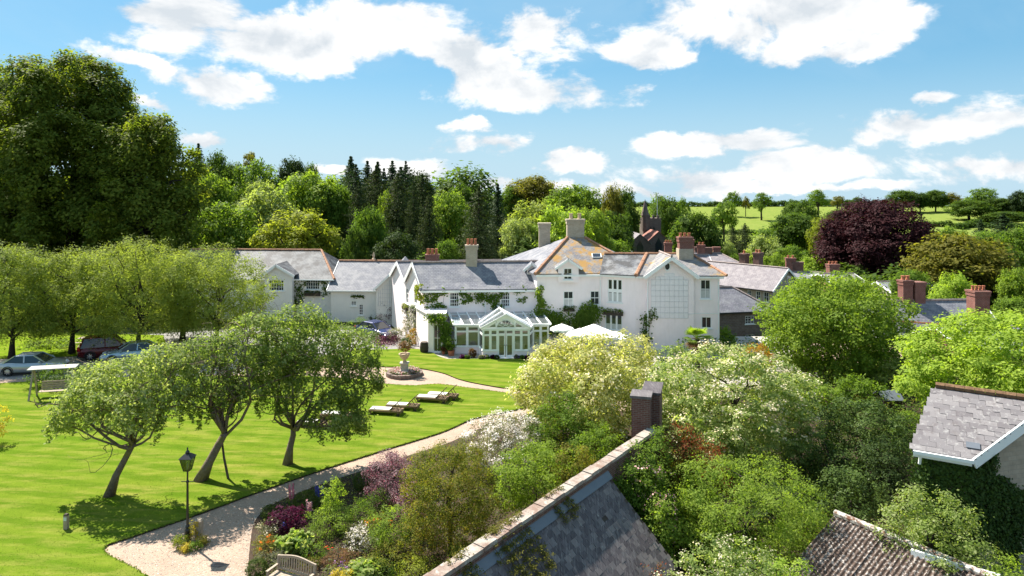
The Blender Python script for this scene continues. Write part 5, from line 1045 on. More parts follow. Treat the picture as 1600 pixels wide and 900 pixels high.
# ------------------------------------------------------------------ garden furniture
m['linen'] = plain('off_white_linen', (.55, .53, .5), .9, .1, var=.1); m['urnstone_'] = plain('pale_grey_canopy', (.42, .40, .37), .9, .1, var=.15)
def lounger(i, px, py, label, rz):
    p = G(px, py); th = thing('sun_lounger', p, label, 'sun lounger', 'wooden sun loungers on the lawn'); B = (0, 0, 0); th['_b'] = B
    for s in (-1, 1): b = MB(); b.box(-.98, 1.0, s*.31-.03, s*.31+.03, .26, .35); b.build('side_rail', m['wood_brown'], th, B)
    for x in (-.9, .82):
        for s in (-1, 1): b = MB(); b.box(x-.05, x+.05, s*.29-.04, s*.29+.04, 0, .27); b.build('leg', m['wood_brown'], th, B)
    for x in (-.99, .96): b = MB(); b.box(x-.03, x+.03, -.34, .34, .2, .355); b.build('cross_rail', m['wood_brown'], th, B)
    for k in range(7): b = MB(); x = .38+k*.085; b.box(x-.03, x+.03, -.28, .28, .33, .35); b.build('slat', m['wood_brown'], th, B)
    b = MB(); b.box(-.97, .28, -.27, .27, .355, .4); b.build('cushion', m['linen'], th, B)
    bk = MB(); a = Vector((.28, 0, .38)); e = Vector((.86, 0, .92))
    for s in (-1, 1): bk.bar(a+Vector((0, s*.28, 0)), e+Vector((0, s*.28, 0)), .05, .05)
    for k in range(8): q = a.lerp(e, (k+.5)/8); bk.bar(q+Vector((0, -.28, 0)), q+Vector((0, .28, 0)), .06, .02, up=(-.7, 0, .7))
    bo = bk.build('backrest', m['wood_brown'], th, B); pass
    st_ = MB(); st_.bar((.62, -.2, .68), (.84, -.2, .36), .03); st_.bar((.62, .2, .68), (.84, .2, .36), .03); st_.build('prop', m['wood_brown'], th, B)
    wh = MB()
    for s in (-1, 1): wh.tube([(.85, s*.33, .1), (.85, s*.37, .1)], .1, 12)
    wh.build('wheels', m['wood_dark'], th, B); th.rotation_euler = (0, 0, rz); th.location = p
for i, (x, y, l, rz) in enumerate(((604, 648, 'front sun lounger of the row, nearest the apple tree', -.16), (630, 640.5, 'second sun lounger from the apple tree', -.14), (676, 628.5, 'third sun lounger, left one of the far pair', -.2), (692, 624, 'sun lounger farthest from the apple tree', -.2), (492, 668, 'white cushioned sun lounger half hidden by the apple tree crown', -.2), (528, 655, 'white sun lounger behind the hanging apple branches', -.15))): lounger(i, x, y, l, rz)
# bench
bc = thing('garden_bench', (-7.4, 23.5, 0), 'weathered teak bench with arched slatted back at the bottom edge', 'bench'); B0 = Vector((-8.12, 23.62, 0)); bd_ = Vector((1.5, -.62, 0)).normalized(); bn = Vector((-bd_.y, bd_.x, 0))*-1; BL = 1.62
bp = lambda u, d, z: B0+bd_*u+bn*d+Vector((0, 0, z))
for u in (.03, BL-.03): 
    b = MB(); b.bar(bp(u, 0, 0), bp(u, -.04, .95 if False else .93), .07); b.build('rear_leg', m['wood'], bc)
    b = MB(); b.bar(bp(u, .5, 0), bp(u, .5, .62), .07); b.build('front_leg', m['wood'], bc); b = MB(); b.bar(bp(u, -.02, .65), bp(u, .55, .65), .09, .04); b.build('armrest', m['wood'], bc)
for k in range(6): b = MB(); b.bar(bp(0, .05+k*.088, .43), bp(BL, .05+k*.088, .43), .075, .03); b.build('seat_slat', m['wood'], bc)
b = MB(); b.bar(bp(0, .5, .38), bp(BL, .5, .38), .04, .09); b.build('seat_rail', m['wood'], bc)
topz = lambda u: .90+.11*math.sin(math.pi*u/BL)**1.5
tr_ = MB()
for i in range(16): u, v = BL*i/16, BL*(i+1)/16; tr_.bar(bp(u, -.04, topz(u)), bp(v, -.04, topz(v)), .05, .085)
tr_.build('top_rail', m['wood'], bc); b = MB(); b.bar(bp(0, -.01, .52), bp(BL, -.01, .52), .04, .06); b.build('lower_rail', m['wood'], bc)
for k in range(15): u = .1+(BL-.2)*k/14; b = MB(); b.bar(bp(u, -.015, .54), bp(u, -.04, topz(u)-.02), .05, .02, up=tuple(bn)); b.build('back_slat', m['wood'], bc)
# lamp post
lp = thing('street_lamp', G(293, 848), 'black Victorian style lamp post with glazed lantern beside the gravel path', 'lamp post'); q = G(293, 848)
b = MB(); b.lathe([(.13, 0), (.13, .1), (.1, .16), (.105, .5), (.075, .56), (.085, .62), (.05, .7), (.045, 1.4), (.038, 2.3), (.055, 2.33), (.055, 2.38), (.032, 2.42), (.03, 2.72), (.09, 2.8)], q, 14); b.build('post', m['black'], lp)
b = MB(); b.tube([q+Vector((-.24, 0, 2.36)), q+Vector((.24, 0, 2.36))], .016, 6); b.build('ladder_bar', m['black'], lp)
def frus(h0, r0, h1, r1): return [q+Vector((sx*r0, sy*r0, h0)) for sx, sy in ((-1, -1), (1, -1), (1, 1), (-1, 1))], [q+Vector((sx*r1, sy*r1, h1)) for sx, sy in ((-1, -1), (1, -1), (1, 1), (-1, 1))]
lo, hi = frus(2.8, .11, 3.28, .21); lf_ = MB()
for i in range(4): lf_.bar(lo[i], hi[i], .022); lf_.bar(hi[i], hi[(i+1) % 4], .03); lf_.bar(lo[i], lo[(i+1) % 4], .025)
lan = lf_.build('lantern', m['black'], lp)
for i in range(4): b = MB(); b.poly([lo[i], lo[(i+1) % 4], hi[(i+1) % 4], hi[i]]); b.build('pane', m['clear'], lan)
lo2, hi2 = frus(3.29, .25, 3.44, .09); b = MB(); b.hexa(lo2+hi2); b.lathe([(.075, 3.44), (.085, 3.5), (.05, 3.54), (.02, 3.58), (.035, 3.62), (.005, 3.68)], q, 8); b.build('lantern_roof', m['black'], lp); b = MB(); b.lathe([(.03, 2.82), (.035, 2.98), (.02, 3.06), (.0, 3.07)], q, 8); b.build('bulb', m['cloth'], lp)
# bollard light, marker post, painted lantern shadow
def wpost(name, px, py, h, w, label, cat):
    th = thing(name, G(px, py), label, cat); q = G(px, py); b = MB(); b.box(q.x-w, q.x+w, q.y-w, q.y+w, 0, h); b.build('post', m['wood'], th); b = MB(); b.hexa([q+Vector((-w*1.1, -w*1.1, h)), q+Vector((w*1.1, -w*1.1, h)), q+Vector((w*1.1, w*1.1, h)), q+Vector((-w*1.1, w*1.1, h)), q+Vector((-w*.7, -w*.7, h+.05)), q+Vector((w*.7, -w*.7, h+.05)), q+Vector((w*.7, w*.7, h+.05)), q+Vector((-w*.7, w*.7, h+.05))]); b.build('cap', m['wood_dark'] if name == 'bollard_light' else m['wood'], th)
    if name == 'bollard_light': b = MB(); b.box(q.x-w*.8, q.x+w*.8, q.y-w-.012, q.y-w+.002, h-.2, h-.06); b.build('lens', m['lamp'], th)
wpost('bollard_light', 103.5, 829, .62, .075, 'short square wooden bollard light alone on the lawn', 'bollard'); wpost('marker_post', 311, 842, .72, .12, 'stubby wooden post among yellow plants by the lamp', 'post')
dr = MB(); q = G(341, 882, .012); dr.slab([q+Vector((-.35, -.1, 0)), q+Vector((.1, -.2, 0)), q+Vector((.38, .02, 0)), q+Vector((-.08, .13, 0))], .006); tag(dr.build('lantern_shadow_slab', m['dark_stone']), 'dark diamond shaped painted shadow of the lantern on the gravel', 'painted shadow')  # flat dark slab put in as the lantern's cast shadow
# swing seat
ss = thing('swing_seat', G(85, 622), 'wooden garden swing seat with pale canopy near the left edge', 'swing seat'); q = G(84, 622); ux = Vector((.97, .24, 0)); uy = Vector((-.24, .97, 0)); sp = lambda u, d, z: q+ux*u+uy*d+Vector((0, 0, z))
for u in (-1.15, 1.15):
    for d in (-.65, .65): b = MB(); b.bar(sp(u*1.05, d, 0), sp(u, d*.12, 1.95), .09); b.build('leg', m['wood'], ss)
b = MB(); b.bar(sp(-1.35, 0, 1.98), sp(1.35, 0, 1.98), .09, .1); b.build('top_beam', m['wood'], ss); b = MB(); b.slab([sp(-1.4, -.42, 2.03), sp(1.4, -.42, 2.03), sp(1.4, .3, 2.1), sp(-1.4, .3, 2.1)], .05); b.build('canopy', m['urnstone_'], ss)
for d in (-.2, -.08, .04, .16, .28): b = MB(); b.bar(sp(-.85, d, .5), sp(.85, d, .5), .1, .03); b.build('seat_slat', m['wood'], ss)
for k in range(4): b = MB(); b.bar(sp(-.85, .36+.03*k, .6+.13*k), sp(.85, .36+.03*k, .6+.13*k), .03, .1); b.build('back_slat', m['wood'], ss)
for u in (-.85, .85): b = MB(); b.tube([sp(u, -.2, .52), sp(u*1.1, 0, 1.95)], .012, 4); b.tube([sp(u, .3, .52), sp(u*1.1, 0, 1.95)], .012, 4); b.build('chain', m['black'], ss)
pt_ = thing('picnic_table', G(145, 541), 'wooden picnic table on the orchard grass behind the red car', 'picnic table'); q = G(140, 541)
b = MB(); b.box(q.x-.9, q.x+.9, q.y-.35, q.y+.35, .7, .75); b.build('top', m['wood'], pt_)
for s in (-.75, .6): b = MB(); b.box(q.x-.9, q.x+.9, q.y+s, q.y+s+.2, .43, .47); b.build('seat', m['wood'], pt_)
for u in (-.6, .6): b = MB(); b.bar(q+Vector((u, -.7, 0)), q+Vector((u, .2, .72)), .07); b.bar(q+Vector((u, .7, 0)), q+Vector((u, -.2, .72)), .07); b.build('leg', m['wood'], pt_)
# urn on its round flower bed
q = G(632, 586); rb_ = thing('round_flower_bed', q, 'round stone edged bed of pink and white flowers under the urn', 'flower bed'); nst = 26; sm3 = MB(); sm3.box(-.15, .15, -.11, .11, 0, .26); stm = sm3.mesh('stone', m['dark_stone'])
for i in range(nst): a = 2*math.pi*i/nst; o = raw('stone', stm, rb_, (1.22*math.cos(a), 1.22*math.sin(a), 0)); o.rotation_euler = (rng.uniform(-.05, .05), rng.uniform(-.05, .05), a+math.pi/2); o.scale = (1, rng.uniform(.85, 1.2), rng.uniform(.85, 1.2))
b = MB(); b.lathe([(1.15, 0), (1.14, .2), (.5, .3), (.0, .32)], q, 20); b.build('earth', m['soil'], rb_)
m['urnstone'] = plain('pale_weathered_stone', (.46, .42, .35), .9, .15, var=.3, scale=6, bs=.4)
un = thing('stone_urn', q+Vector((0, 0, .28)), 'stone urn planted with reddish foliage on a pedestal', 'urn'); b = MB(); b.box(q.x-.33, q.x+.33, q.y-.33, q.y+.33, .26, .4); b.box(q.x-.25, q.x+.25, q.y-.25, q.y+.25, .4, .86); b.box(q.x-.32, q.x+.32, q.y-.32, q.y+.32, .86, .95); b.build('pedestal', m['urnstone'], un)
b = MB(); b.lathe([(.2, .95), (.18, 1.0), (.09, 1.06), (.1, 1.12), (.26, 1.25), (.36, 1.42), (.38, 1.52), (.43, 1.55), (.42, 1.6), (.34, 1.58), (.3, 1.5)], q, 16); b.build('urn_bowl', m['pot_buff'], un)
# parasols
for i, (x, y, Y, r, l) in enumerate(((878, 505.5, 56.5, 1.0, 'white parasol nearest the conservatory'), (906, 512.5, 53.5, 1.12, 'second white parasol from the conservatory, lower than its neighbour'), (928, 506, 56.5, 1.15, 'white parasol behind the group, near the ivy'), (940, 511, 53, 1.45, 'biggest white parasol in front of the bay windows'), (962, 517, 54.5, 1.2, 'white parasol at the right of the group, below the lower bay window'))):
    a = P(x, y, Y); th = thing('parasol', (a.x, a.y, 0), l, 'parasol', 'white parasols on the terrace'); b = MB(); n = 8; h = r*.42
    for k in range(n):
        a0, a1 = 2*math.pi*k/n, 2*math.pi*(k+1)/n; p, q_ = a+Vector((r*math.cos(a0), r*math.sin(a0), -h)), a+Vector((r*math.cos(a1), r*math.sin(a1), -h)); m_ = (p+q_)/2+Vector((0, 0, .05)); c = (a+m_)/2-Vector((0, 0, .03))
        b.poly([p, m_, a]); b.poly([m_, q_, a]); d_ = Vector((0, 0, -.16)); b.poly([p+d_, m_+d_, m_, p]); b.poly([m_+d_, q_+d_, q_, m_])
    b.build('canopy', m['cloth'], th); b = MB(); b.tube([(a.x, a.y, 0), (a.x, a.y, a.z+.06)], .025, 8); b.build('pole', m['wood'], th); b = MB(); b.lathe([(.3, 0), (.3, .06), (.06, .1), (.05, .3)], (a.x, a.y, 0.03), 10); b.build('base', m['black'], th)
    rbm = MB()
    for k in range(n): a0 = 2*math.pi*k/n; rbm.tube([a-Vector((0, 0, .08)), a+Vector((r*.98*math.cos(a0), r*.98*math.sin(a0), -h-.02))], .01, 4)
    rbm.build('ribs', m['wood'], th)
# barrel and tubs by the house
bq = G(663, 551); br = thing('barrel', bq, 'dark wooden barrel by the white porch', 'barrel'); b = MB(); b.lathe([(.3, 0), (.37, .3), (.38, .45), (.36, .65), (.3, .9)], bq, 14); b.build('staves', m['wood_dark'], br)
for z in (.15, .42, .72): b = MB(); b.lathe([(.35 if z != .42 else .385, z), (.36 if z != .42 else .39, z+.05)], bq, 14, False); b.build('hoop', m['black'], br)
# ------------------------------------------------------------------ distant trees: kind, centre column, top row, width (picture px), distance, leaf, label
WG, FG, VG = 'trees of the wood behind the houses', 'trees on the far fields', 'trees among the village roofs'
FT = [
('spruce',310,230,37,150,'conifer','dark pointed conifer on the skyline right of the great lime trees',WG),
('round',338,238,48,148,'dark','dark round crown on the skyline next to the leftmost conifer',WG),
('round',363,252,50,146,'dark','dark broad tree between two brighter crowns on the skyline',WG),
('pine',392,240,30,140,'olive','thin wind bent pine snag standing above the green crowns',WG),
('round',405,249,78,133,'mid','large mid green dome on the skyline left of the dark pine',WG),
('tall',455,247,46,150,'deep','dark ragged pine on the skyline above the yellow green trees',WG),
('round',486,252,28,150,'dark','small dark round top right of the ragged pine',WG),
('round',312,254,56,132,'mid','mid green tree just right of the great lime trees',WG),
('round',330,270,66,114,'bright','bright green dome below the leftmost conifer',WG),
('round',344,316,108,94,'bright','broad fresh green tree behind the left end of the stable roof',WG),
('round',409,279,56,118,'pale','pale ash crown above the big grey green tree',WG),
('round',415,297,96,104,'pale','big grey green ash behind the stable roof',WG),
('round',482,266,112,114,'bright','large bright green tree in the centre of the left wood',WG),
('round',466,327,118,91,'yellow','yellow green layered tree rising over the stable ridge',WG),
('round',523,283,56,112,'mid','green tree at the left side of the dark conifers',WG),
('spruce',548,249,42,130,'conifer','tall ragged double topped spruce, leftmost of the conifer group',WG),
('spruce',574,257,37,128,'conifer','narrow spruce second from the left in the conifer group',WG),
('spruce',590,257,37,131,'conifer','narrow spruce just left of a bright green crown',WG),
('column',580,276,52,122,'yew','dense dark conifer in front of the two narrow spruces',WG),
('spruce',613,257,40,128,'conifer','spruce with blunt top in the middle of the conifer group',WG),
('column',634,257,48,126,'conifer','broad dark conifer with the highest rounded top of its group',WG),
('tall',661,270,36,128,'deep','thinning dark conifer at the right end of the skyline group',WG),
('column',548,272,52,124,'conifer','broad dark conifer at the left end of the conifer group',WG),
('column',600,268,48,125,'conifer','dark conifer filling the gap behind the bright crown',WG),
('round',644,268,56,135,'deep','dark round crown merging with the tallest conifer',WG),
('round',720,285,50,125,'dark','dark crown behind the bright tree near the wing chimney',WG),
('column',556,262,62,117,'conifer','broad dark conifer rising over the coach house',WG),
('column',588,264,60,115,'yew','dark broad conifer right of the tallest broad one',WG),
('column',626,266,68,114,'conifer','very broad dark conifer in the middle of the mass',WG),
('column',660,278,50,112,'yew','dark conifer closing the mass at the right',WG),
('round',605,298,30,110,'bright','bright green crown showing between dark conifers',WG),
('round',690,306,34,106,'bright','bright crown between the broad conifer and the cedar column',WG),
('column',561,290,48,108,'yew','dark yew column above the coach house roof',WG),
('column',622,276,62,108,'yew','wide dark cypress above the coach house gable',WG),
('column',647,296,34,104,'yew','narrow dark cypress left of the drooping cedar',WG),
('column',671,304,48,98,'yew','drooping dark cedar behind the small red stack',WG),
('round',703,299,70,104,'bright','bright green tree between the drooping cedar and the solid dark cypress',WG),
('column',748,298,72,86,'yew','solid dark cypress behind the wing chimney',WG),
('spruce',778,292,32,106,'conifer','dark spire right of the solid dark cypress',WG),
('round',577,320,54,89,'mid','green tree standing in front of the dark yews',WG),
('round',558,352,46,86,'dark','dark green bush tree above the coach house ridge',WG),
('round',699,372,42,84,'mid','low green tree left of the wing chimney',WG),
('round',620,362,70,85,'deep','deep green low tree above the coach house ridge finial',WG),
('round',500,350,60,95,'dark','dark tree at the right end of the stable roof',WG),
('round',834,312,86,98,'willow','pale yellow willow left of the main chimneys',WG),
('round',812,338,60,94,'pale','pale green tree between the cypress and the willow',WG),
('dome',833,275,84,180,'olive','olive rounded clump crowning the knoll behind the willow',WG),
('round',800,292,40,176,'mid','green tree at the left foot of the olive knoll',WG),
('round',898,287,90,148,'bright','bright broad crown on the skyline behind the twin pot chimney',WG),
('round',876,321,96,94,'lime','lime green sycamore right behind the main roof chimneys',WG),
('round',920,322,70,100,'bright','fresh green tree right of the twin pot chimney',WG),
('tall',957,289,36,140,'olive','bare limbed brownish tree left of the church',WG),
('round',977,294,44,172,'dark','dark round tree on the skyline left of the church',WG),
('round',948,328,74,118,'dark','dark green tree behind the lichen covered roof',WG),
('round',958,350,54,114,'dark','dark bushy tree next to the church aisle',WG),
('round',958,372,60,104,'mid','low green tree above the pale bay roof',WG),
('tall',978,330,22,150,'dark','slim dark tree at the left of the church tower',WG),
('park',1031,297,42,262,'mid','loose leafed tree behind the church spirelet',FG),
('round',1043,309,48,225,'dark','dark tree just right of the church tower',FG),
('park',1066,304,26,330,'mid','small umbrella shaped oak alone on the crest',FG),
('round',1087,328,76,148,'dark','big dark green tree right of the church',VG),
('park',1131,309,46,258,'mid','wide parkland oak on the bright field',FG),
('park',1144,296,32,420,'mid','pale crest oak, tallest of the three over the bright field',FG),
('park',1165,304,16,420,'olive','thin small oak, middle one of the three on the crest',FG),
('park',1190,297,34,400,'mid','broad oak at the right of the three on the crest',FG),
('park',1278,292,38,418,'mid','airy flat topped oak alone on the skyline',FG),
('park',1236,307,42,330,'dark','dark flat crowned tree above the oak clump',FG),
('round',1257,312,50,272,'dark','dark rounded oak below the airy skyline oak',FG),
('column',1145,355,32,200,'yew','dark yew at the field foot, left of a pair',VG),
('column',1164,351,34,198,'yew','dark yew at the field foot, right of a pair',VG),
('round',1134,376,30,176,'pale','grey green small tree in front of the yew pair',VG),
('round',1196,368,58,158,'pale','pale olive tree above the terrace stacks',VG),
('round',1243,331,74,198,'dark','tall dark green tree left of the copper beech',VG),
('round',1240,383,54,148,'mid','green tree above the terrace gable',VG),
('round',1274,398,54,128,'lime','lime green bush tree beside the copper beech',VG),
('round',1287,341,50,188,'yellow','yellow green tree touching the copper beech',VG),
('round',1311,326,54,228,'dark','dark tree showing above the yellow green one',VG),
('park',1309,304,22,450,'olive','tiny thin oak on the crest near the copper beech top',FG),
('round',1325,312,16,450,'dark','tiny round bush on the crest near the copper beech top',FG),
('park',1338,306,28,450,'dark','flat little tree on the crest behind the copper beech',FG),
('round',1411,296,44,450,'dark','dense dark tree at the left end of the crest group',FG),
('round',1438,301,26,448,'dark','small tree between two bigger ones of the crest group',FG),
('round',1462,296,34,450,'dark','round dark tree in the middle of the crest group',FG),
('park',1489,298,34,446,'olive','see through tree right of the round dark crest tree',FG),
('park',1533,290,50,420,'mid','tallest open crowned tree of the crest group',FG),
('round',1514,312,62,400,'dark','wide dark tree below the open crowned crest tree',FG),
('round',1556,308,48,410,'dark','dark tree at the right end of the crest group',FG),
('round',1598,298,44,400,'deep','very dark tree at the right edge of the skyline',FG),
('round',1575,330,60,380,'dark','low dark thicket at the right edge below the skyline',FG),
('round',1481,353,56,158,'mid','green tree behind the olive dome',VG),
('spruce',1532,346,30,180,'conifer','small dark conifer on the field right of the olive dome',VG),
('spruce',1567,337,47,200,'conifer','wide dark conifer on the field near the right edge',VG),
('round',1548,358,66,148,'mid','mid green tree behind the right shoulder of the olive dome',VG),
('round',1590,356,60,138,'mid','green tree at the right edge behind the chimney',VG),
('round',1598,416,60,88,'bright','bright bush tree at the right edge beyond the ornate chimney',VG),
('round',1560,400,60,112,'dark','dark tree directly behind the ornate chimney',VG),
('round',1585,462,60,70,'mid','small green tree right of the ornate chimney',VG),
('dome',1499,366,148,99,'olive','huge olive brown domed tree right of the copper beech',VG),
('round',1490,427,64,74,'lime','small lime green tree behind the grey cottage stacks',VG),
('round',1425,420,60,90,'mid','green tree under the right side of the copper beech',VG),
('round',1215,395,44,118,'bright','bright green garden tree behind the terrace gable',VG),
('round',1150,395,30,140,'mid','small green tree behind the hipped village roof',VG),
]
for r in FT: far_tree({'spruce': 'spruce_tree', 'column': 'conifer_tree', 'pine': 'pine_tree', 'park': 'oak_tree'}.get(r[0], 'broadleaf_tree'), r[0], *r[1:6], r[6], r[7]) if False else far_tree({'spruce': 'spruce_tree', 'column': 'conifer_tree', 'pine': 'pine_tree', 'park': 'oak_tree'}.get(r[0], 'broadleaf_tree'), r[0], r[1], r[2], r[3], r[4], r[5], r[6], r[7])
# ------------------------------------------------------------------ large single trees with crowns of their own
def big(name, px, top, w, Y, leafn, label, seed, n=22, leaf=.3, dens=1.4, k=26, rc=.6, tr=.4, z0=None, low=.08, group=None, cat='tree', dpt=1.0, bark='bark_dark', gap=.3, **kw):
    X = (px-800)*Y/F; b = terrain(X, Y) if z0 is None else z0; zt = H-(top-HY)*Y/F; wm = w*Y/F; h = zt-b; rng = np.random.default_rng(seed*7+1)
    lo = auto_lobes(wm, wm*dpt, h*low, h, n, rng, kw.pop('lr', (.26, .40)))
    return tree(name, (X, Y, b), lo, LM[leafn], m[bark], leaf, dens, k, rc, tr, seed, label, cat, group, gap=gap, **kw)
LG = 'great lime trees at the left'
for i, (px, top, w, Y, z) in enumerate(((112, 92, 285, 87, .05), (-45, 106, 240, 90, .05), (232, 186, 165, 81, .04))):
    X = (px-800)*Y/F; zt = H-(top-HY)*Y/F; b = terrain(X, Y); wm = w*Y/F; h = zt-b; rng = np.random.default_rng(60+i); L = []
    NL = 90 if i < 2 else 44
    for j in range(NL):                                     # upright sprays: narrow lobes climbing several stems
        f = (j+.5)/NL; zc = h*(.05+.88*f); rr = wm/2*(1-.0*f)*math.sqrt(max(.08, 1-((f-.42)/.62)**2)); a = 2.4*j+rng.uniform(-.3, .3); q = rr*rng.uniform(.42, .98)
        L.append((math.cos(a)*q, math.sin(a)*q, zc, wm*.088*rng.uniform(.8, 1.3), wm*.088*rng.uniform(.8, 1.3), h*.085*rng.uniform(.8, 1.6)))
    L.append((0, 0, h*.45, wm*.33, wm*.33, h*.38)); L += [(wm*.06*s1, wm*.03, h*f1, wm*.06, wm*.06, h*.09) for s1, f1 in ((-1.4, .91), (0, .94), (1.5, .90), (3.2, .82), (-3.0, .84))]
    tree('lime_tree', (X, Y, b), L, LM['limetree'], m['bark_dark'], .40, 1.35, 26, .72, .6, 61+i, ('tallest dark lime tree with upright sprays at the left', 'dark lime tree cut by the left edge of the picture', 'lower lime tree at the right side of the dark group')[i], 'tree', LG, gap=.6, nl=10, twigs=3, under=.5)
big('copper_beech', 1369, 309, 168, 120, 'purple', 'huge dark purple copper beech towering behind the village roofs', 70, 34, .42, 1.1, 26, .8, .6)
OG = 'pale green orchard trees by the parked cars'
for i, (px, top, w, Y, lab) in enumerate(((18, 388, 190, 55, 'pale green orchard tree cut by the left edge above the silver car'), (112, 396, 190, 57, 'pale green orchard tree behind the silver car'), (215, 380, 200, 56.5, 'fork trunked orchard tree over the red and pale blue cars'), (338, 392, 185, 58, 'pale green orchard tree overlapping the stable roof'), (285, 400, 140, 62, 'orchard tree at the back between two bigger pale crowns'))):
    Xo = (px-800)*Y/F; zt = H-(top-HY)*Y/F; wm = w*Y/F; rng = np.random.default_rng(300+i); L = auto_lobes(wm, wm*.8, .9, zt*1.03, 30, rng, (.27, .38))
    ph = [(0, 0, -.1), (.05, 0, 1.2), (.1, .1, 2.3)]
    hs = []
    for l in L:
        for _ in range(3):
            a_ = rng.uniform(0, 6.28); n_ = int(rng.integers(3, 8)); hs += [(l[0]+math.cos(a_)*l[3]*.8+rng.normal()*.06, l[1]+math.sin(a_)*l[4]*.8, l[2]-l[5]*.4-.2*j_) for j_ in range(n_)] if l[2] < zt*.5 else [(l[0]+math.cos(a_)*l[3]*.5+rng.normal()*.05, l[1]+math.sin(a_)*l[4]*.5, l[2]+l[5]*.7+.13*j_) for j_ in range(n_)]
    tree('orchard_tree', (Xo, Y, 0), L, LM['willow'], m['bark_dark'], .17, 2.2, 22, .36, .24, 310+i, lab, 'tree', OG, path=ph, extra=np.array(hs)[::2], gap=.7, nl=9, droop=.25, asp=.42, under=.5, twigs=3)
big('broadleaf_tree', 1305, 424, 228, 51, 'bright', 'broad green tree standing right of the brown stone outbuilding', 80, 30, .20, 3.0, 28, .42, .3, z0=-1.6, low=.06, rnd=.8)
big('maple_tree', 1580, 486, 330, 37, 'lime', 'brilliant lime green maple at the right above the slate roof', 81, 34, .19, 4.0, 26, .34, .22, z0=-.5, low=.05, lr=(.22, .34))
big('dogwood_tree', 908, 520, 205, 36, 'cream', 'pale cream flushed dogwood in front of the parasols', 82, 26, .15, 5.5, 26, .28, .14, low=.03, cat='tree', blossom=(FL['cream'], .35, 6, .12, .25), lr=(.24, .36))
big('dogwood_tree', 990, 512, 76, 41, 'cream', 'smaller cream leaved tree right of the parasols, against the white wall', 83, 14, .15, 5, 26, .28, .12, low=.05, blossom=(FL['cream'], .3, 6, .12, .25))
big('viburnum_tree', 1140, 540, 285, 33, 'viburnum', 'wide tiered shrub frosted with whitish flower heads behind the brick pier', 84, 36, .14, 5.5, 24, .27, .14, low=.05, flat=.35, up=.7, dpt=.8, lr=(.2, .32), blossom=(FL['cream'], .45, 14, .085, .2))
big('viburnum_tree', 1060, 560, 120, 37, 'viburnum', 'pale tiered shrub between the cream dogwood and the white house', 85, 16, .14, 5, 24, .27, .1, low=.05, flat=.35, up=.7, blossom=(FL['cream'], .4, 10, .085, .24))
big('holly_tree', 1350, 622, 160, 32.5, 'holly', 'dark glossy evergreen mass below the broad green tree', 86, 26, .11, 6.5, 26, .25, .12, low=.0, cat='shrub', lr=(.24, .36))
big('holly_tree', 1300, 690, 90, 30, 'holly', 'dark evergreen in the shade left of the stone house', 87, 16, .11, 6, 26, .25, .1, low=.0, cat='shrub')
big('feathery_shrub', 1165, 712, 275, 24.3, 'fern', 'bright feathery green shrub left of the corrugated roof', 88, 30, .105, 9, 26, .22, .08, low=.0, cat='shrub', asp=.35, droop=.35, dpt=.7, lr=(.2, .33))
big('olive_shrub', 1462, 760, 190, 21.8, 'apple', 'olive green small leaved shrub in front of the ivy covered house', 89, 26, .085, 10, 24, .18, .07, low=.0, cat='shrub', lr=(.2, .33))
big('elder_shrub', 1140, 838, 200, 20.3, 'viburnum', 'cream flowered shrub at the bottom edge right of the slate roof', 90, 20, .09, 9, 24, .19, .06, low=.0, cat='shrub', dpt=.7, flat=.4, up=.6, blossom=(FL['cream'], .4, 14, .05, .17))
big('privet_shrub', 1240, 868, 110, 19.3, 'lime', 'low yellow green shrub at the bottom edge beside the corrugated roof', 91, 14, .08, 10, 24, .16, .05, low=.0, cat='shrub')
big('laurel_shrub', 1575, 858, 90, 19.6, 'fern', 'green shrub in the bottom right corner under the stone wall', 92, 14, .08, 9, 24, .17, .05, low=.0, cat='shrub')
big('photinia_shrub', 1068, 648, 82, 27.2, 'red', 'red leaved photinia beside the brick pier', 93, 16, .10, 8, 26, .19, .06, low=.1, cat='shrub', asp=.4)
big('photinia_shrub', 1112, 682, 70, 26.5, 'red', 'lower reddish photinia between the red one and the pale tiered shrub', 94, 12, .10, 7, 26, .19, .06, low=.1, cat='shrub', asp=.4)
big('rounded_shrub', 1275, 592, 84, 42, 'bright', 'rounded fresh green mound below the broad green tree', 95, 14, .14, 5, 24, .25, .06, low=.0, cat='shrub', z0=-.5)
big('orange_shrub', 1182, 533, 62, 50, 'orange', 'orange tinted shrub in front of the brown outbuilding', 96, 12, .15, 4, 22, .28, .06, low=.0, cat='shrub')
big('hazel_tree', 1345, 588, 80, 43, 'mid', 'mid green shrub behind the dark evergreen mass', 97, 14, .16, 4, 24, .28, .06, low=.0, cat='shrub')
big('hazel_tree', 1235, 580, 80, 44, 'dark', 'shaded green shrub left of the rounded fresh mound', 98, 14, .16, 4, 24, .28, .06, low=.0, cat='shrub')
big('elder_tree', 1400, 560, 70, 46, 'pale', 'pale shrub between the broad green tree and the lime green maple', 99, 14, .16, 4, 24, .28, .06, low=.0, cat='shrub')
big('bay_tree', 1130, 508, 50, 60, 'bright', 'vine draped shrub between the white house and brown outbuilding', 101, 10, .18, 3.5, 24, .3, .05, low=.0, cat='shrub', z0=-1)
big('bay_tree', 1000, 545, 60, 46, 'pale', 'pale shrub under the gabled block of the house', 102, 10, .16, 4, 24, .28, .05, low=.0, cat='shrub')
big('bay_tree', 1052, 532, 60, 44, 'viburnum', 'pale green shrub in front of the gable downpipe, behind the tiered shrub', 103, 10, .16, 4, 24, .28, .05, low=.0, cat='shrub')
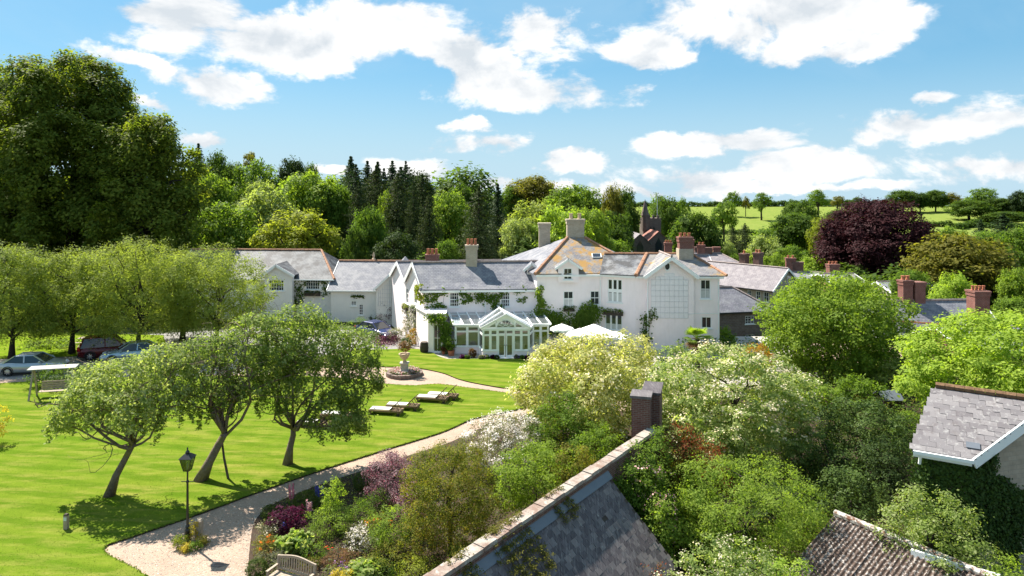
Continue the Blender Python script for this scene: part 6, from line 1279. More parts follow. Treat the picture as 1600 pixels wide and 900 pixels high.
# palm against the house
pl = thing('palm_tree', (at(1090, 47)[0], 47, 0), 'spiky fan palm with browned lower fronds before the gabled block', 'palm tree'); pz = zz(530, 47); q = Vector((at(1090, 47)[0], 47, 0)); b = MB(); b.tube([q, q+Vector((0, 0, pz))], [.2, .16], 8); b.build('trunk', m['bark_dark'], pl); rngp = random.Random(3)
for k in range(26):
    a = rngp.uniform(0, 6.28); el = rngp.uniform(-.5, 1.2); c = q+Vector((0, 0, pz)); d = Vector((math.cos(a)*math.cos(el), math.sin(a)*math.cos(el), math.sin(el))); s = d.cross(Vector((0, 0, 1))).normalized(); nn_ = s.cross(d); b = MB(); t0 = c+d*.45; b.tube([c, t0], .015, 4)
    for j in range(13):
        f = (j-6)/6*1.15; e = d*math.cos(f)+s*math.sin(f); w = (s*math.cos(f)-d*math.sin(f))*.04; tip = t0+e*.72-Vector((0, 0, .10)); mid = t0+e*.4
        b.poly([t0, mid-w, tip, mid+w])
    b.build('frond', LM['brownleaf'] if el < -.1 else LM['mid' if el < .7 else 'lime'], pl)
# ------------------------------------------------------------------ the three leaning apple trees on the lawn
def apple(label, px, py, Y, path, lobes, tr, seed, dens=6.0, hang=0, branches=None):
    base = G(px, py); base.z = .06
    conv = lambda x, y, dy: ((x-800)*(base.y+dy)/F-base.x, dy, H-(y-HY)*(base.y+dy)/F-base.z)
    pth = [conv(x, y, dy) for x, y, dy in path]; s = base.y/F
    L = []
    for x, y, dy, rx, ry in lobes: c = conv(x, y, dy); L.append((*c, rx*s, rx*s*.95, ry*s))
    rng = np.random.default_rng(seed); ex = []
    for l in L:                                          # hanging sprays below the crown
        for _ in range(hang):
            a = rng.uniform(0, 6.28); q = Vector((l[0]+math.cos(a)*l[3]*.9, l[1]+math.sin(a)*l[4]*.9, l[2]-l[5]*.3)); n = int(rng.integers(3, 7))
            for j in range(n): ex.append((q.x+rng.normal()*.05, q.y+rng.normal()*.05, q.z-j*.16))
    th = thing('apple_tree', base, label, 'tree', 'old apple trees on the lawn')
    C, O = lobe_clusters(L, dens*2.0, rng, .36, .45, .7); k = len(C)
    if ex: C = np.concatenate([C, ex]); O = np.concatenate([O, np.tile((0, 0, 1.), (len(ex), 1))])
    rc = np.full(len(C), .25); rc[k:] = .11
    me = leaves_mesh('crown', C, O, rc, 21, .13, rng, .75, .5, .75, .6, .15); me.materials.append(LM['apple']); raw('crown', me, th)
    mb = MB(); n = len(pth); mb.tube(pth, [tr*1.5]+[tr*(1-.35*i/(n-1)) for i in range(1, n)], 9); fork = Vector(pth[-1])
    def limb(a, b, r, depth):
        a, b = Vector(a), Vector(b); Ln = (b-a).length; pts = []; ks = 6; w1 = Vector(rng.normal(size=3))*Ln*.12; w2 = Vector(rng.normal(size=3))*Ln*.07
        for i in range(ks+1): t = i/ks; pts.append(a.lerp(b, t)+w1*math.sin(math.pi*t)+w2*math.sin(2*math.pi*t)+Vector(rng.normal(size=3))*r*.25)
        mb.tube(pts, [r*(1-.65*i/ks) for i in range(ks+1)], 7 if depth == 0 else 4)
        if depth < 2:
            for j in range(5 if depth == 0 else 4):
                s_ = pts[int(rng.integers(2, ks+1))]; d = Vector(rng.normal(size=3)); d.z = abs(d.z)*.7-.15; e = s_+d.normalized()*Ln*rng.uniform(.3, .55); limb(s_, e, r*.36, depth+1)
    for j, l in enumerate(L): st = fork if j % 3 else Vector(pth[-2]).lerp(fork, .75); limb(st, Vector(l[:3])+Vector((0, 0, l[5]*.15)), tr*(.52 if j < 3 else .34), 0)
    raw('trunk', mb.mesh('trunk', m['bark_moss'], (0, 0, 0), True), th); return th
apple('leftmost leaning apple tree with a flat open crown', 170, 777, 30, [(170, 777, 0), (182, 742, 0), (197, 714, 0), (209, 692, 0)],
    [(265, 600, .3, 34, 30), (150, 618, -.3, 46, 30), (110, 640, 0, 30, 26), (205, 585, .5, 48, 28), (250, 562, 0, 42, 22), (180, 640, -.8, 40, 26), (95, 660, .3, 18, 22), (230, 625, -.7, 34, 26), (150, 588, 1.0, 40, 22), (285, 575, .6, 26, 24), (215, 655, -.4, 34, 22), (130, 640, .8, 40, 26), (275, 625, .1, 26, 26)], .17, 401, 6.6, 3)
t2 = apple('middle leaning apple tree with mossy trunk and tangled twigs behind the lamp', 313, 752, 32, [(313, 752, 0), (327, 722, 0), (342, 694, 0), (352, 676, 0)],
    [(400, 590, .3, 44, 36), (330, 590, -.4, 40, 34), (345, 545, .3, 48, 28), (300, 560, .2, 36, 28), (380, 545, -.2, 40, 28), (310, 625, -.3, 28, 30), (400, 510, .6, 38, 22), (440, 545, .2, 34, 30), (360, 620, .7, 30, 24)], .22, 402, 5.6, 7)
apple('right apple tree with round hanging crown above the white loungers', 449, 727, 34, [(449, 727, 0), (453, 700, 0), (458, 680, 0), (458, 668, 0)],
    [(490, 600, 0, 58, 46), (545, 600, .4, 46, 42), (440, 610, -.2, 40, 36), (500, 540, .3, 62, 34), (440, 545, .2, 50, 34), (555, 545, 0, 40, 32), (520, 650, -.5, 42, 30), (470, 500, .3, 44, 26), (575, 585, .3, 24, 30), (420, 575, .5, 36, 30), (500, 520, .8, 36, 24), (555, 655, 0, 26, 26)], .18, 403, 6.4, 8)
# tangle of bare twigs in the middle tree and its prop
b = MB(); rngt = random.Random(8); B = Vector(t2.location)
for i in range(150):
    a = P(rngt.gauss(352, 24), rngt.gauss(578, 20), 31.5+rngt.uniform(-1.2, .3)); d = Vector((rngt.gauss(0, 1), rngt.gauss(0, 1), rngt.gauss(0, .7))).normalized()*rngt.uniform(.3, .8); mdl = a+d*.5+Vector((rngt.gauss(0, .06), 0, rngt.gauss(0, .06)))
    b.tube([a, mdl, a+d], [.014, .011, .005], 3, False)
tag(b.build('twigs', m['bark'], t2, tuple(B)), kind='stuff')
pp = thing('tree_prop', G(357, 750), 'grey forked timber prop holding up the middle apple tree', 'prop'); b = MB(); b.tube([G(357, 750), P(350, 715, 32.1), P(347, 690, 32.1)], [.06, .055, .05], 6); b.build('pole', m['bark'], pp)
# ------------------------------------------------------------------ the flower border
def shr(name, px, top, w, Y, leafn, label, seed, leaf=.08, n=12, dens=14, k=22, rc=.15, cat='shrub', group=None, dpt=.9, **kw): return big(name, px, top, w, Y, leafn, label, seed, n, leaf, dens, k, rc, kw.pop('tr', .04), kw.pop('z0', 0.03), kw.pop('low', 0.0), group, cat, dpt, **kw)
BG = 'plants in the flower border'
shr('acer_bush', 706, 688, 178, 25.2, 'acer', 'large olive green rusty tipped bush at the centre of the border', 501, .065, 34, 17, 26, .15, group=BG, lr=(.2, .32), tr=.1)
shr('mock_orange_bush', 838, 690, 150, 28, 'bright', 'big bright topped bush against the garden wall', 502, .09, 24, 12, 26, .2, group=BG, lr=(.2, .33))
shr('white_bush', 790, 642, 140, 32.5, 'grey', 'bush covered in tiny white flowers where the border narrows', 503, .075, 22, 11, 24, .2, group=BG, blossom=(FL['white'], .75, 22, .06, .18), lr=(.2, .33))
shr('green_bush', 880, 612, 110, 32.5, 'mid', 'grey green bush under the cream dogwood', 504, .09, 20, 10, 24, .21, group=BG)
shr('green_bush', 935, 655, 90, 29.5, 'mid', 'dark green bush squeezed between the dogwood and wall end', 505, .09, 16, 10, 24, .2, group=BG)
shr('green_bush', 900, 690, 90, 27.5, 'olive', 'dull green bush leaning on the upper garden wall', 506, .08, 16, 10, 24, .19, group=BG)
shr('berberis_bush', 612, 702, 86, 29.2, 'berberis', 'purple leaved bush speckled pink beside the path', 507, .065, 20, 16, 24, .15, group=BG, lr=(.22, .36))
shr('berberis_bush', 640, 740, 60, 27, 'berberis', 'smaller purple grey bush next to the olive green bush', 508, .06, 12, 14, 22, .14, group=BG)
shr('heuchera_plant', 450, 790, 66, 26.6, 'plum', 'dark plum leaved plant between two box balls', 509, .085, 14, 22, 16, .11, 'plant', BG)
for i, (px, top, w, Y, lab) in enumerate(((478, 769, 36, 28.7, 'largest clipped box ball beside the path'), (421, 789, 24, 28.1, 'small clipped box ball left of the plum leaved plant'), (567, 742, 28, 30.9, 'clipped box ball below the purple bush'), (401, 878, 32, 23.8, 'clipped box ball left of the garden bench'))):
    X = (px-800)*Y/F; r = w*Y/F/2; tree('box_ball', (X, Y, .03), [(0, 0, r*.9, r, r, r*.95)], LM['box'], m['bark'], .035, 190, 16, .045, 0, 520+i, lab, 'shrub', 'clipped box balls', gap=2, inner=.93, under=.8, rnd=.9)
shr('climbing_rose', 520, 742, 40, 27.4, 'lime', 'tall narrow climber on an obelisk in the border', 530, .07, 12, 22, 18, .12, 'plant', BG, lr=(.3, .42))
shr('hardy_geranium', 515, 792, 80, 26.6, 'fern', 'fresh feathery green clump below the obelisk climber', 531, .055, 14, 18, 20, .13, 'plant', BG)
shr('hardy_geranium', 560, 780, 66, 27.2, 'mid', 'green clump right of the obelisk climber', 532, .055, 12, 18, 20, .13, 'plant', BG)
shr('salvia_plant', 590, 765, 50, 28, 'dark', 'dark low clump behind the obelisk climber', 533, .06, 12, 16, 20, .13, 'plant', BG)
shr('hosta_plant', 460, 832, 60, 25.4, 'hosta', 'broad leaved pale hosta left of the white flowered clump', 534, .16, 12, 14, 14, .13, 'plant', BG, asp=.8)
shr('daisy_plant', 560, 822, 56, 25.8, 'grey', 'clump of white flowers in the middle of the border', 535, .05, 12, 20, 18, .12, 'plant', BG, blossom=(FL['white'], .7, 14, .05, .1))
shr('lily_clump', 610, 792, 74, 25.6, 'fern', 'tall fresh green clump left of the olive green bush', 536, .11, 14, 14, 22, .15, 'plant', BG, asp=.25)
shr('green_bush', 615, 850, 90, 24.6, 'acer', 'rusty tipped low bush at the foot of the olive green bush', 537, .06, 14, 16, 22, .14, group=BG)
shr('astrantia_plant', 420, 812, 40, 26.2, 'grey', 'grey green clump with cream flowers at the border edge', 538, .05, 10, 20, 18, .11, 'plant', BG, blossom=(FL['cream'], .4, 8, .05, .1))
shr('poppy_plant', 415, 838, 44, 25.3, 'olive', 'orange flowered plant at the path edge', 539, .05, 10, 18, 18, .12, 'plant', BG, blossom=(FL['orange'], .16, 5, .09, .06))
shr('penstemon_plant', 425, 862, 60, 24.6, 'grey', 'grey leaved clump above the garden bench', 540, .05, 12, 18, 18, .12, 'plant', BG)
shr('geum_plant', 490, 850, 46, 25, 'mid', 'red flowered clump right of the hosta', 541, .05, 10, 18, 18, .12, 'plant', BG, blossom=(FL['red'], .12, 5, .09, .06))
shr('catmint_plant', 530, 862, 60, 24.7, 'brownleaf', 'brown tinged clump above the bench end', 542, .05, 10, 16, 18, .12, 'plant', BG)
shr('catmint_plant', 535, 882, 44, 24.2, 'grey', 'mauve flowered clump right of the bench', 543, .05, 10, 16, 18, .12, 'plant', BG, blossom=(FL['purple'], .3, 8, .05, .09))
shr('hosta_plant', 572, 880, 62, 24, 'hosta', 'pale edged hosta at the bottom edge below the olive bush', 544, .15, 12, 14, 14, .13, 'plant', BG, asp=.8)
shr('day_lily', 533, 893, 36, 23.5, 'gold', 'yellow flowered plant at the bottom edge', 545, .09, 8, 20, 14, .1, 'plant', BG, asp=.3)
shr('golden_plant', 655, 872, 70, 23.6, 'yellow', 'yellow green plant at the bottom edge under the olive bush', 546, .07, 12, 16, 20, .13, 'plant', BG)
shr('laurel_bush', 735, 850, 90, 24, 'mid', 'shaded green bush at the foot of the garden wall', 547, .08, 14, 12, 22, .16, group=BG)
shr('rose_bush', 590, 800, 40, 26.5, 'olive', 'small rose with orange red blooms beside the tall fresh clump', 548, .05, 10, 16, 18, .12, 'plant', BG, blossom=(FL['orange'], .14, 4, .09, .06))
shr('phlox_plant', 640, 765, 40, 26.8, 'berberis', 'pinkish grey plant in front of the smaller purple bush', 549, .05, 10, 16, 18, .12, 'plant', BG)
shr('santolina_plant', 600, 880, 50, 23.9, 'dark', 'dark green low plant right of the bottom hosta', 550, .05, 10, 16, 18, .12, 'plant', BG)
shr('sedum_plant', 485, 872, 36, 24.6, 'olive', 'olive low clump directly behind the bench back', 551, .05, 10, 16, 18, .1, 'plant', BG)
def spikes(name, px, py, n, h, fl, label, seed, spread=.25):
    rg = random.Random(seed); q = G(px, py); th = thing(name, q, label, 'flower', 'flower spikes in the border'); st_ = MB(); C = []
    for i in range(n):
        x, y = rg.gauss(0, spread), rg.gauss(0, spread*.7); hh = h*rg.uniform(.8, 1.1); st_.tube([q+Vector((x, y, 0)), q+Vector((x+rg.gauss(0, .03), y, hh))], .008, 4)
        for j in range(16): C.append((x, y, hh*(.55+.45*j/16)))
    st_.build('stem', LM['mid'], th); me = leaves_mesh('blossom', C, np.tile((0, -.3, .5), (len(C), 1)), .035, 7, .045, np.random.default_rng(seed), 1); me.materials.append(FL[fl]); raw('blossom', me, th)
    me = leaves_mesh('leaf', [(rg.gauss(0, spread), rg.gauss(0, spread*.7), rg.uniform(.05, h*.5)) for _ in range(n*8)], np.tile((0, 0, 1.), (n*8, 1)), .07, 6, .07, np.random.default_rng(seed+1)); me.materials.append(LM['mid']); raw('leaves', me, th)
spikes('lupin', 455, 800, 4, 1.15, 'magenta', 'deep pink lupin spikes left of the largest box ball', 601, .12); spikes('foxglove', 482, 812, 4, .8, 'pink', 'pink flower spikes in front of the largest box ball', 602, .12)
spikes('delphinium', 500, 792, 5, .85, 'blue', 'blue flower spikes right of the largest box ball', 603, .12); spikes('salvia_spike', 442, 838, 7, .5, 'blue', 'low blue spikes under the plum leaved plant', 604, .16)
# ground cover between the plants
def cover(name, poly_pts, n, mats, seed, hmax=.35, leaf=.07, k=12, rc=.14, avoid=None):
    rg = np.random.default_rng(seed); pts = [Vector(p[:2]) for p in poly_pts]; xs = [p.x for p in pts]; ys_ = [p.y for p in pts]; out = []
    def inside(x, y):
        c = False
        for i in range(len(pts)):
            a, b_ = pts[i], pts[i-1]
            if (a.y > y) != (b_.y > y) and x < (b_.x-a.x)*(y-a.y)/(b_.y-a.y)+a.x: c = not c
        return c
    while len(out) < n:
        x, y = rg.uniform(min(xs), max(xs)), rg.uniform(min(ys_), max(ys_))
        if inside(x, y): out.append((x, y, terrain(x, y)+.03+rg.random()**1.6*hmax))
    idx = rg.integers(0, len(mats), n)
    for i, mt in enumerate(mats):
        C = np.array([o for o, d in zip(out, idx) if d == i]); me = leaves_mesh(name, C, np.tile((0, 0, 1.), (len(C), 1)), rc, k, leaf, rg, .6, .5, .8); me.materials.append(mt); tag(raw(name, me), kind='stuff')
inset = lambda pts: [p+Vector((.25, -.1)) for p in pts]
wl_ = [fw2(u, -.45, 0) for u in (13, 9, 5, 0)]
cover('ground_cover', inset(bed)+wl_, 5200, [LM['mid'], LM['olive'], LM['fern'], LM['grey'], LM['dark'], LM['brownleaf']], 700, .35, .06, 12, .13)
cover('undergrowth', [(4.5, 13), (6.5, 26), (6.5, 31), (9, 44), (24, 50), (40, 56), (40, 14)], 9000, [LM['dark'], LM['mid'], LM['deep'], LM['olive']], 701, .9, .13, 14, .3)
cover('undergrowth', [(-.5, 34), (5, 28), (6.5, 31), (9, 44), (5, 48), (2.6, 42)], 900, [LM['dark'], LM['mid']], 702, .7, .11, 14, .26)
cover('undergrowth', [(20, 50), (12, 50), (19, 72), (28, 82), (60, 100), (90, 100), (60, 56)], 5000, [LM['dark'], LM['mid'], LM['deep']], 703, 1.6, .26, 14, .6)
# more shrubs in the gaps at the right
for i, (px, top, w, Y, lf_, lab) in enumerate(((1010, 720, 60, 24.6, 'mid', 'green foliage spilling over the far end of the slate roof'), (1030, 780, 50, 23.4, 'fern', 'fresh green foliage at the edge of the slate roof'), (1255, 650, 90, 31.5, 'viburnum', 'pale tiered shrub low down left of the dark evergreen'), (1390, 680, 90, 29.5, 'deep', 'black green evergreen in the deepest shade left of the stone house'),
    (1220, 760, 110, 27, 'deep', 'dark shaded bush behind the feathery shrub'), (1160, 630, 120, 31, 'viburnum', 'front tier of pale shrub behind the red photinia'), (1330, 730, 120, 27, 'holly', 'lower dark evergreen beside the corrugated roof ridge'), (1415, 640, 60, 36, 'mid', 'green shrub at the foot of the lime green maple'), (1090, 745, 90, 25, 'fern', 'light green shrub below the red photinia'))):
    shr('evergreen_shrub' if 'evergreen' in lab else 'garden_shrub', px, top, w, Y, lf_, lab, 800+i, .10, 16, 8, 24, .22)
# rose on the roof end
shr('rambling_rose', 1012, 706, 66, 24.9, 'mid', 'pink rambling rose over the far corner of the slate roof', 820, .07, 12, 14, 20, .16, 'rose', blossom=(FL['pink'], .5, 7, .075, .14), low=.3)
shr('rambling_rose', 1035, 760, 50, 23.8, 'mid', 'lower part of pink rose hanging at the slate roof edge', 821, .07, 10, 14, 20, .15, 'rose', blossom=(FL['pink'], .45, 7, .07, .14), low=.2)
shr('red_shrub', 1025, 876, 50, 20.6, 'red', 'small dark red shrub at the bottom edge under the slate roof corner', 822, .06, 8, 14, 18, .12)
# ivy: leaves on a wall face
def ivy(name, pts, mat, label, cat, leaf, n, k, rc, seed, normal, blossom=None, group=None):
    rg = np.random.default_rng(seed); pts = np.array([tuple(p) for p in pts]); b0 = Vector(pts.mean(0)); b0.z = pts[:, 2].min(); th = thing(name, b0, label, cat, group)
    C = pts+rg.normal(size=pts.shape)*rc*.3-np.array(tuple(b0)); O = np.tile(tuple(normal), (len(C), 1)); C = C+O*rc*.25
    me = leaves_mesh('leaves', C, O, rc, k, leaf, rg, 1.0, .15, .6, .8, out=.9); me.materials.append(mat); raw('leaves', me, th)
    if blossom: s = rg.random(len(C)) < blossom[1]; me = leaves_mesh('blossom', C[s]+O[s]*rc*.5, O[s], rc, 5, blossom[2], rg, 1); me.materials.append(blossom[0]); raw('blossom', me, th)
    sb = MB(); o_ = rg.permutation(len(pts))[:26]
    for a, c in zip(o_[:-1:2], o_[1::2]):
        if np.linalg.norm(pts[a]-pts[c]) < 3: sb.tube([pts[a], pts[c]], .012, 4)
    if sb.v: sb.build('stem', m['bark'], th)
    return th
def face_pts(a, b, c, d, n, seed, keep=lambda u, v: True):
    rg = np.random.default_rng(seed); out = []
    while len(out) < n:
        u, v = rg.random(), rg.random()
        if keep(u, v): p = a.lerp(b, u); q = d.lerp(c, u); out.append(p.lerp(q, v))
    return out
w0, w1, w2 = SHW; g0_ = lambda p: Vector((p.x, p.y, .1))
ivy('ivy', face_pts(g0_(w0), g0_(w1), w1, w0, 900, 1), LM['ivy'], 'dense ivy covering the shaded front wall under the slate eaves', 'ivy', .10, 900, 16, .15, 901, (-.5, -.8, 0))
ivy('ivy', face_pts(g0_(w1), g0_(w2), w2, w1, 1000, 2, lambda u, v: (v < .95-.6*u or u < .3) and v > .12+.25*u+.15*math.sin(u*9)), LM['ivy'], 'ivy spreading under the white barge board leaving bare stone at right', 'ivy', .10, 900, 16, .15, 902, (.2, -.95, 0))
# creepers on the white house: traced along the stems seen on the wall
def along(fr, lines, n, jit, seed):
    rg = np.random.default_rng(seed); out = []
    for ln in lines:
        p = [fr.px(x, y) for x, y in ln]
        for i in range(len(p)-1):
            k = max(2, int(n*math.hypot(p[i+1][0]-p[i][0], p[i+1][1]-p[i][1])))
            for j in range(k): t = j/k; out.append(fr(p[i][0]+(p[i+1][0]-p[i][0])*t+rg.normal()*jit, .05, p[i][1]+(p[i+1][1]-p[i][1])*t+rg.normal()*jit*.8))
    return out
N_ = (0, -1, .1)
ivy('wisteria', along(fw, [[(663, 460), (680, 458), (700, 455)], [(664, 470), (680, 466), (690, 460)], [(668, 484), (684, 476), (699, 482)], [(717, 462), (724, 455), (738, 470)], [(720, 470), (735, 468)], [(743, 460), (760, 464), (780, 462)], [(745, 466), (765, 470), (778, 468), (783, 455), (796, 453)], [(768, 480), (775, 474), (783, 482)], [(800, 455), (812, 455)], [(814, 470), (822, 466)], [(818, 453), (824, 454)]], 16, .13, 3), LM['mid'], 'green wisteria trained along the wall of the long wing', 'climber', .15, 0, 9, .17, 903, N_)
ivy('climbing_rose', [p for p in along(fw, [[(654, 445), (657, 460), (660, 475)], [(652, 450), (655, 470)]], 14, .12, 4)], LM['yellow'], 'yellow green climber up the corner of the wing', 'climber', .14, 0, 9, .16, 904, N_)
ivy('climbing_rose', face_pts(fe(fe.L-5.6, .1, .2), fe(fe.L-.3, .1, .2), fe(fe.L-.3, .1, 3.2), fe(fe.L-5.6, .1, 2.4), 170, 5), LM['grey'], 'pale flowering rose on the end wall below the window boxes', 'climber', .13, 0, 10, .16, 905, (fe.n.x, fe.n.y, 0), (FL['white'], .5, .12))
ivy('creeper', along(fp, [[(672, 498), (684, 495), (697, 497)], [(674, 502), (690, 500)], [(692, 500), (697, 512), (694, 530)], [(697, 505), (698, 545)], [(695, 515), (696, 548)]], 22, .16, 6), LM['mid'], 'vine framing the french door of the porch', 'climber', .14, 0, 10, .2, 906, N_)
ivy('creeper', along(fm, [[(846, 447), (843, 462), (845, 478)], [(841, 470), (848, 480)]], 20, .14, 7), LM['bright'], 'narrow bright creeper up the left edge of the middle block', 'climber', .15, 0, 10, .2, 907, N_)
ivy('creeper', [p+Vector((0, -.25, 0)) for p in along(fm, [[(838, 490), (855, 497), (878, 495)], [(838, 500), (860, 505), (880, 502)], [(842, 512), (870, 515)], [(845, 485), (852, 490)], [(897, 495), (912, 498), (930, 492)], [(898, 505), (928, 503)], [(900, 515), (925, 515)], [(915, 488), (922, 478), (928, 488)], [(905, 490), (925, 495)]], 30, .3, 8)], LM['mid'], 'thick dark creeper over the ground floor behind the parasols', 'climber', .16, 0, 12, .3, 908, N_)
ivy('creeper', along(fg, [[(1012, 540), (1010, 510), (1008, 492)], [(1016, 500), (1024, 488)]], 16, .2, 9), LM['dark'], 'dark climber at the foot of the drainpipe by the gable', 'climber', .14, 0, 9, .22, 909, N_)
fs_ = Fr((-36, 73), at(520, 72))
ivy('creeper', along(fs_, [[(462, 500), (460, 470), (455, 445), (462, 433)], [(460, 470), (470, 450), (478, 435)], [(458, 460), (446, 458)], [(462, 480), (475, 462), (480, 455)], [(505, 460), (508, 440), (500, 442)], [(512, 455), (508, 448)], [(440, 428), (450, 426)], [(460, 455), (466, 440)]], 9, .14, 10), LM['dark'], 'sparse dark creeper branching between the stable windows', 'climber', .16, 0, 8, .2, 910, N_)
fc2 = Fr(at(517, 71), at(640, 70.5)); ivy('creeper', along(fc2, [[(549, 463), (560, 463), (572, 463)], [(552, 462), (570, 464)]], 9, .06, 11), LM['dark'], 'thin horizontal spray of creeper on the coach house wall', 'climber', .12, 0, 7, .12, 911, N_)
# window boxes and pots
def wbox(fr, x0, x1, y0, y1, label, leafn, fl, seed):
    u0, u1, za, zb = fr.rect(x0, y0, x1, y1); c = fr((u0+u1)/2, .2, za); th = thing('window_box', c, label, 'window box', 'planted boxes under the windows'); b = MB(); b.fbox(fr, u0, u1, .03, .3, za, (za+zb)/2); b.build('trough', m['wood_dark'], th)
    rg = np.random.default_rng(seed); C = [tuple(fr(rg.uniform(u0, u1), rg.uniform(.05, .35), (za+zb)/2+rg.uniform(-.1, .25))-c) for _ in range(40)]; me = leaves_mesh('foliage', C, np.tile((0, -.5, .8), (40, 1)), .12, 14, .09, rg); me.materials.append(LM[leafn]); raw('foliage', me, th)
    if fl: me = leaves_mesh('blossom', C[::2], np.tile((0, -.5, .8), (20, 1)), .15, 7, .07, rg); me.materials.append(FL[fl]); raw('blossom', me, th)
wbox(fs_, 477, 501, 452, 462, 'dark planted box under the right stable window', 'dark', None, 1); wbox(fc, 614, 628, 465, 472, 'planted box under the trellised gable window', 'mid', 'white', 2); wbox(fe, 632.5, 639, 474, 484, 'planted box under the farther end wall window', 'yellow', None, 3); wbox(fe, 645.5, 654, 476, 489, 'planted box under the nearer end wall window', 'mid', 'white', 4); wbox(fa, 943, 974, 480, 492, 'wide planted box between the two bay windows', 'mid', 'cream', 5); wbox(fm, 880, 897, 479, 486, 'planted box under the middle block window', 'dark', None, 6)
def pot(name, px, py, w, h, leafn, label, seed, fl=None, ph=.35, cone=False, tub='pot'):
    q = G(px, py) ; s = q.y/F; r = w*s/2; hh = h*s; th = thing(name, q, label, 'plant', 'potted and clipped plants by the house')
    if ph: b = MB(); b.lathe([(r*.5, 0), (r*.65, ph*.9), (r*.72, ph), (r*.6, ph)], q, 12); b.build('flowerpot', m[tub], th)
    rg = np.random.default_rng(seed); n = 60; C = []
    for i in range(n):
        d = rg.normal(size=3); d /= np.linalg.norm(d); z = .5+.5*d[2]; f = (1-z*.92) if cone else 1; C.append((d[0]*r*f*(1.3 if cone else .9), d[1]*r*f*(1.3 if cone else .9), ph+z*(hh-ph)))
    me = leaves_mesh('foliage', C, np.array(C)*np.array((1, 1, 0))+np.array((0, 0, .1)), r*.28, 26, .09, rg); me.materials.append(LM[leafn]); raw('foliage', me, th)
    if fl: me = leaves_mesh('blossom', C[::2], np.array(C[::2])*np.array((1, 1, 0))+np.array((0, 0, .1)), r*.3, 6, .08, rg); me.materials.append(FL[fl]); raw('blossom', me, th)
    return th
pot('box_cone', 581, 503, 12, 15, 'box', 'clipped box cone beside the coach house wall', 1, None, 0, True); pot('box_cone', 571, 502, 6, 14, 'dark', 'slim dark clipped cone left of the box cone', 2, None, 0, True); pot('round_bush', 592, 506, 14, 12, 'bright', 'fresh green bush right of the box cone', 3, None, 0)
pot('dark_bush', 603, 506, 30, 32, 'plum', 'drooping dark purple bush on the trellised gable', 4, None, 0); pot('box_sphere', 634, 543, 17, 16, 'box', 'clipped green ball on the bed before the white wing', 5, None, 0); pot('silver_bush', 617, 532, 26, 18, 'grey', 'silvery white bush beside the navy car', 6, 'white', 0)
pot('potted_tree', 705, 556, 16, 30, 'mid', 'small potted tree beside the conservatory corner', 7, None, .45); pot('orange_shrub', 645, 538, 18, 24, 'orange', 'rusty orange shrub at the foot of the end wall', 8, None, 0); pot('potted_shrub', 693, 554, 8, 12, 'brownleaf', 'brown leaved pot by the french door', 9, None, .3); pot('hedge_bush', 605, 538, 40, 14, 'plum', 'low dark flowering bed below the navy car', 10, 'pink', 0); pot('hedge_bush', 580, 535, 30, 16, 'mid', 'low green bed left of the dark flowering one', 11, 'white', 0); pot('hedge_bush', 560, 520, 34, 22, 'mid', 'green bush between the apple tree and coach house', 12, None, 0)
pot('potted_shrub', 738, 559, 11, 14, 'brownleaf', 'russet bush against the left conservatory windows', 13, None, 0)
for i, px in enumerate((722, 730, 752, 760, 770, 776, 808, 816, 824, 832, 842, 850)): pot('lavender_plant', px, 561+.3*(i % 3), 8, 6, ('plum', 'dark', 'grey', 'mid')[i % 4], ('plum leaved', 'dark green', 'silvery', 'mid green')[i % 4]+' tuft, '+('leftmost', 'second from the left', 'third from the left', 'fourth from the left', 'fifth from the left', 'sixth from the left', 'sixth from the right', 'fifth from the right', 'fourth from the right', 'third from the right', 'second from the right', 'rightmost')[i]+' of the row along the conservatory base', 30+i, 'purple' if i % 3 == 0 else None, 0)['group'] = 'row of small plants along the conservatory base'
rg_ = random.Random(4)
C = [(math.cos(a)*r, math.sin(a)*r, .28+rg_.uniform(0, .12)) for a, r in ((rg_.uniform(0, 6.28), math.sqrt(rg_.random())*1.08) for _ in range(420)) if r > .38]
q = G(632, 586); C = np.array(C); fb_ = thing('bedding_flowers', q, 'pink and pale bedding flowers filling the round stone bed', 'flowers')
for nm, mt, a, k in (('leaves', LM['mid'], 0, 10), ('blossom', FL['pink'], 1, 8), ('blossom', FL['white'], 3, 6), ('blossom', FL['magenta'], 4, 5)):
    s = C[a::(1 if a == 0 else 4)]; me = leaves_mesh(nm, s+np.array((0, 0, .05*(a > 0))), np.tile((0, 0, 1.), (len(s), 1)), .07, k, .06, np.random.default_rng(a)); me.materials.append(mt); raw(nm, me, fb_)
up_t = thing('urn_plant', q+Vector((0, 0, 1.86)), 'reddish brown plant spilling from the stone urn', 'plant'); rg2 = np.random.default_rng(9); d = rg2.normal(size=(60, 3)); d /= np.linalg.norm(d, axis=1)[:, None]; C = d*np.array((.42, .42, .32))+np.array((0, 0, .25)); me = leaves_mesh('foliage', C, d, .12, 20, .08, rg2); me.materials.append(LM['brownleaf']); raw('foliage', me, up_t)
# plants at the lamp post foot
for i, (px, py, w, h, lf, lab) in enumerate(((301, 846, 20, 34, 'gold', 'yellow variegated shrub between the lamp and the wooden post'), (281, 856, 22, 20, 'yellow', 'yellow green clump left of the lamp foot'), (305, 860, 20, 14, 'mid', 'low green plant in front of the lamp foot'), (318, 852, 18, 16, 'olive', 'small olive plant right of the wooden post'), (290, 862, 16, 12, 'gold', 'little golden plant at the front of the lamp bed'))):
    q = G(px, py); s = q.y/F; tree('border_plant', q, auto_lobes(w*s, w*s, .02, h*s, 6, np.random.default_rng(40+i), (.4, .55)), LM[lf], m['bark'], .05, 30, 16, .08, 0, 950+i, lab, 'plant', 'plants at the lamp foot')
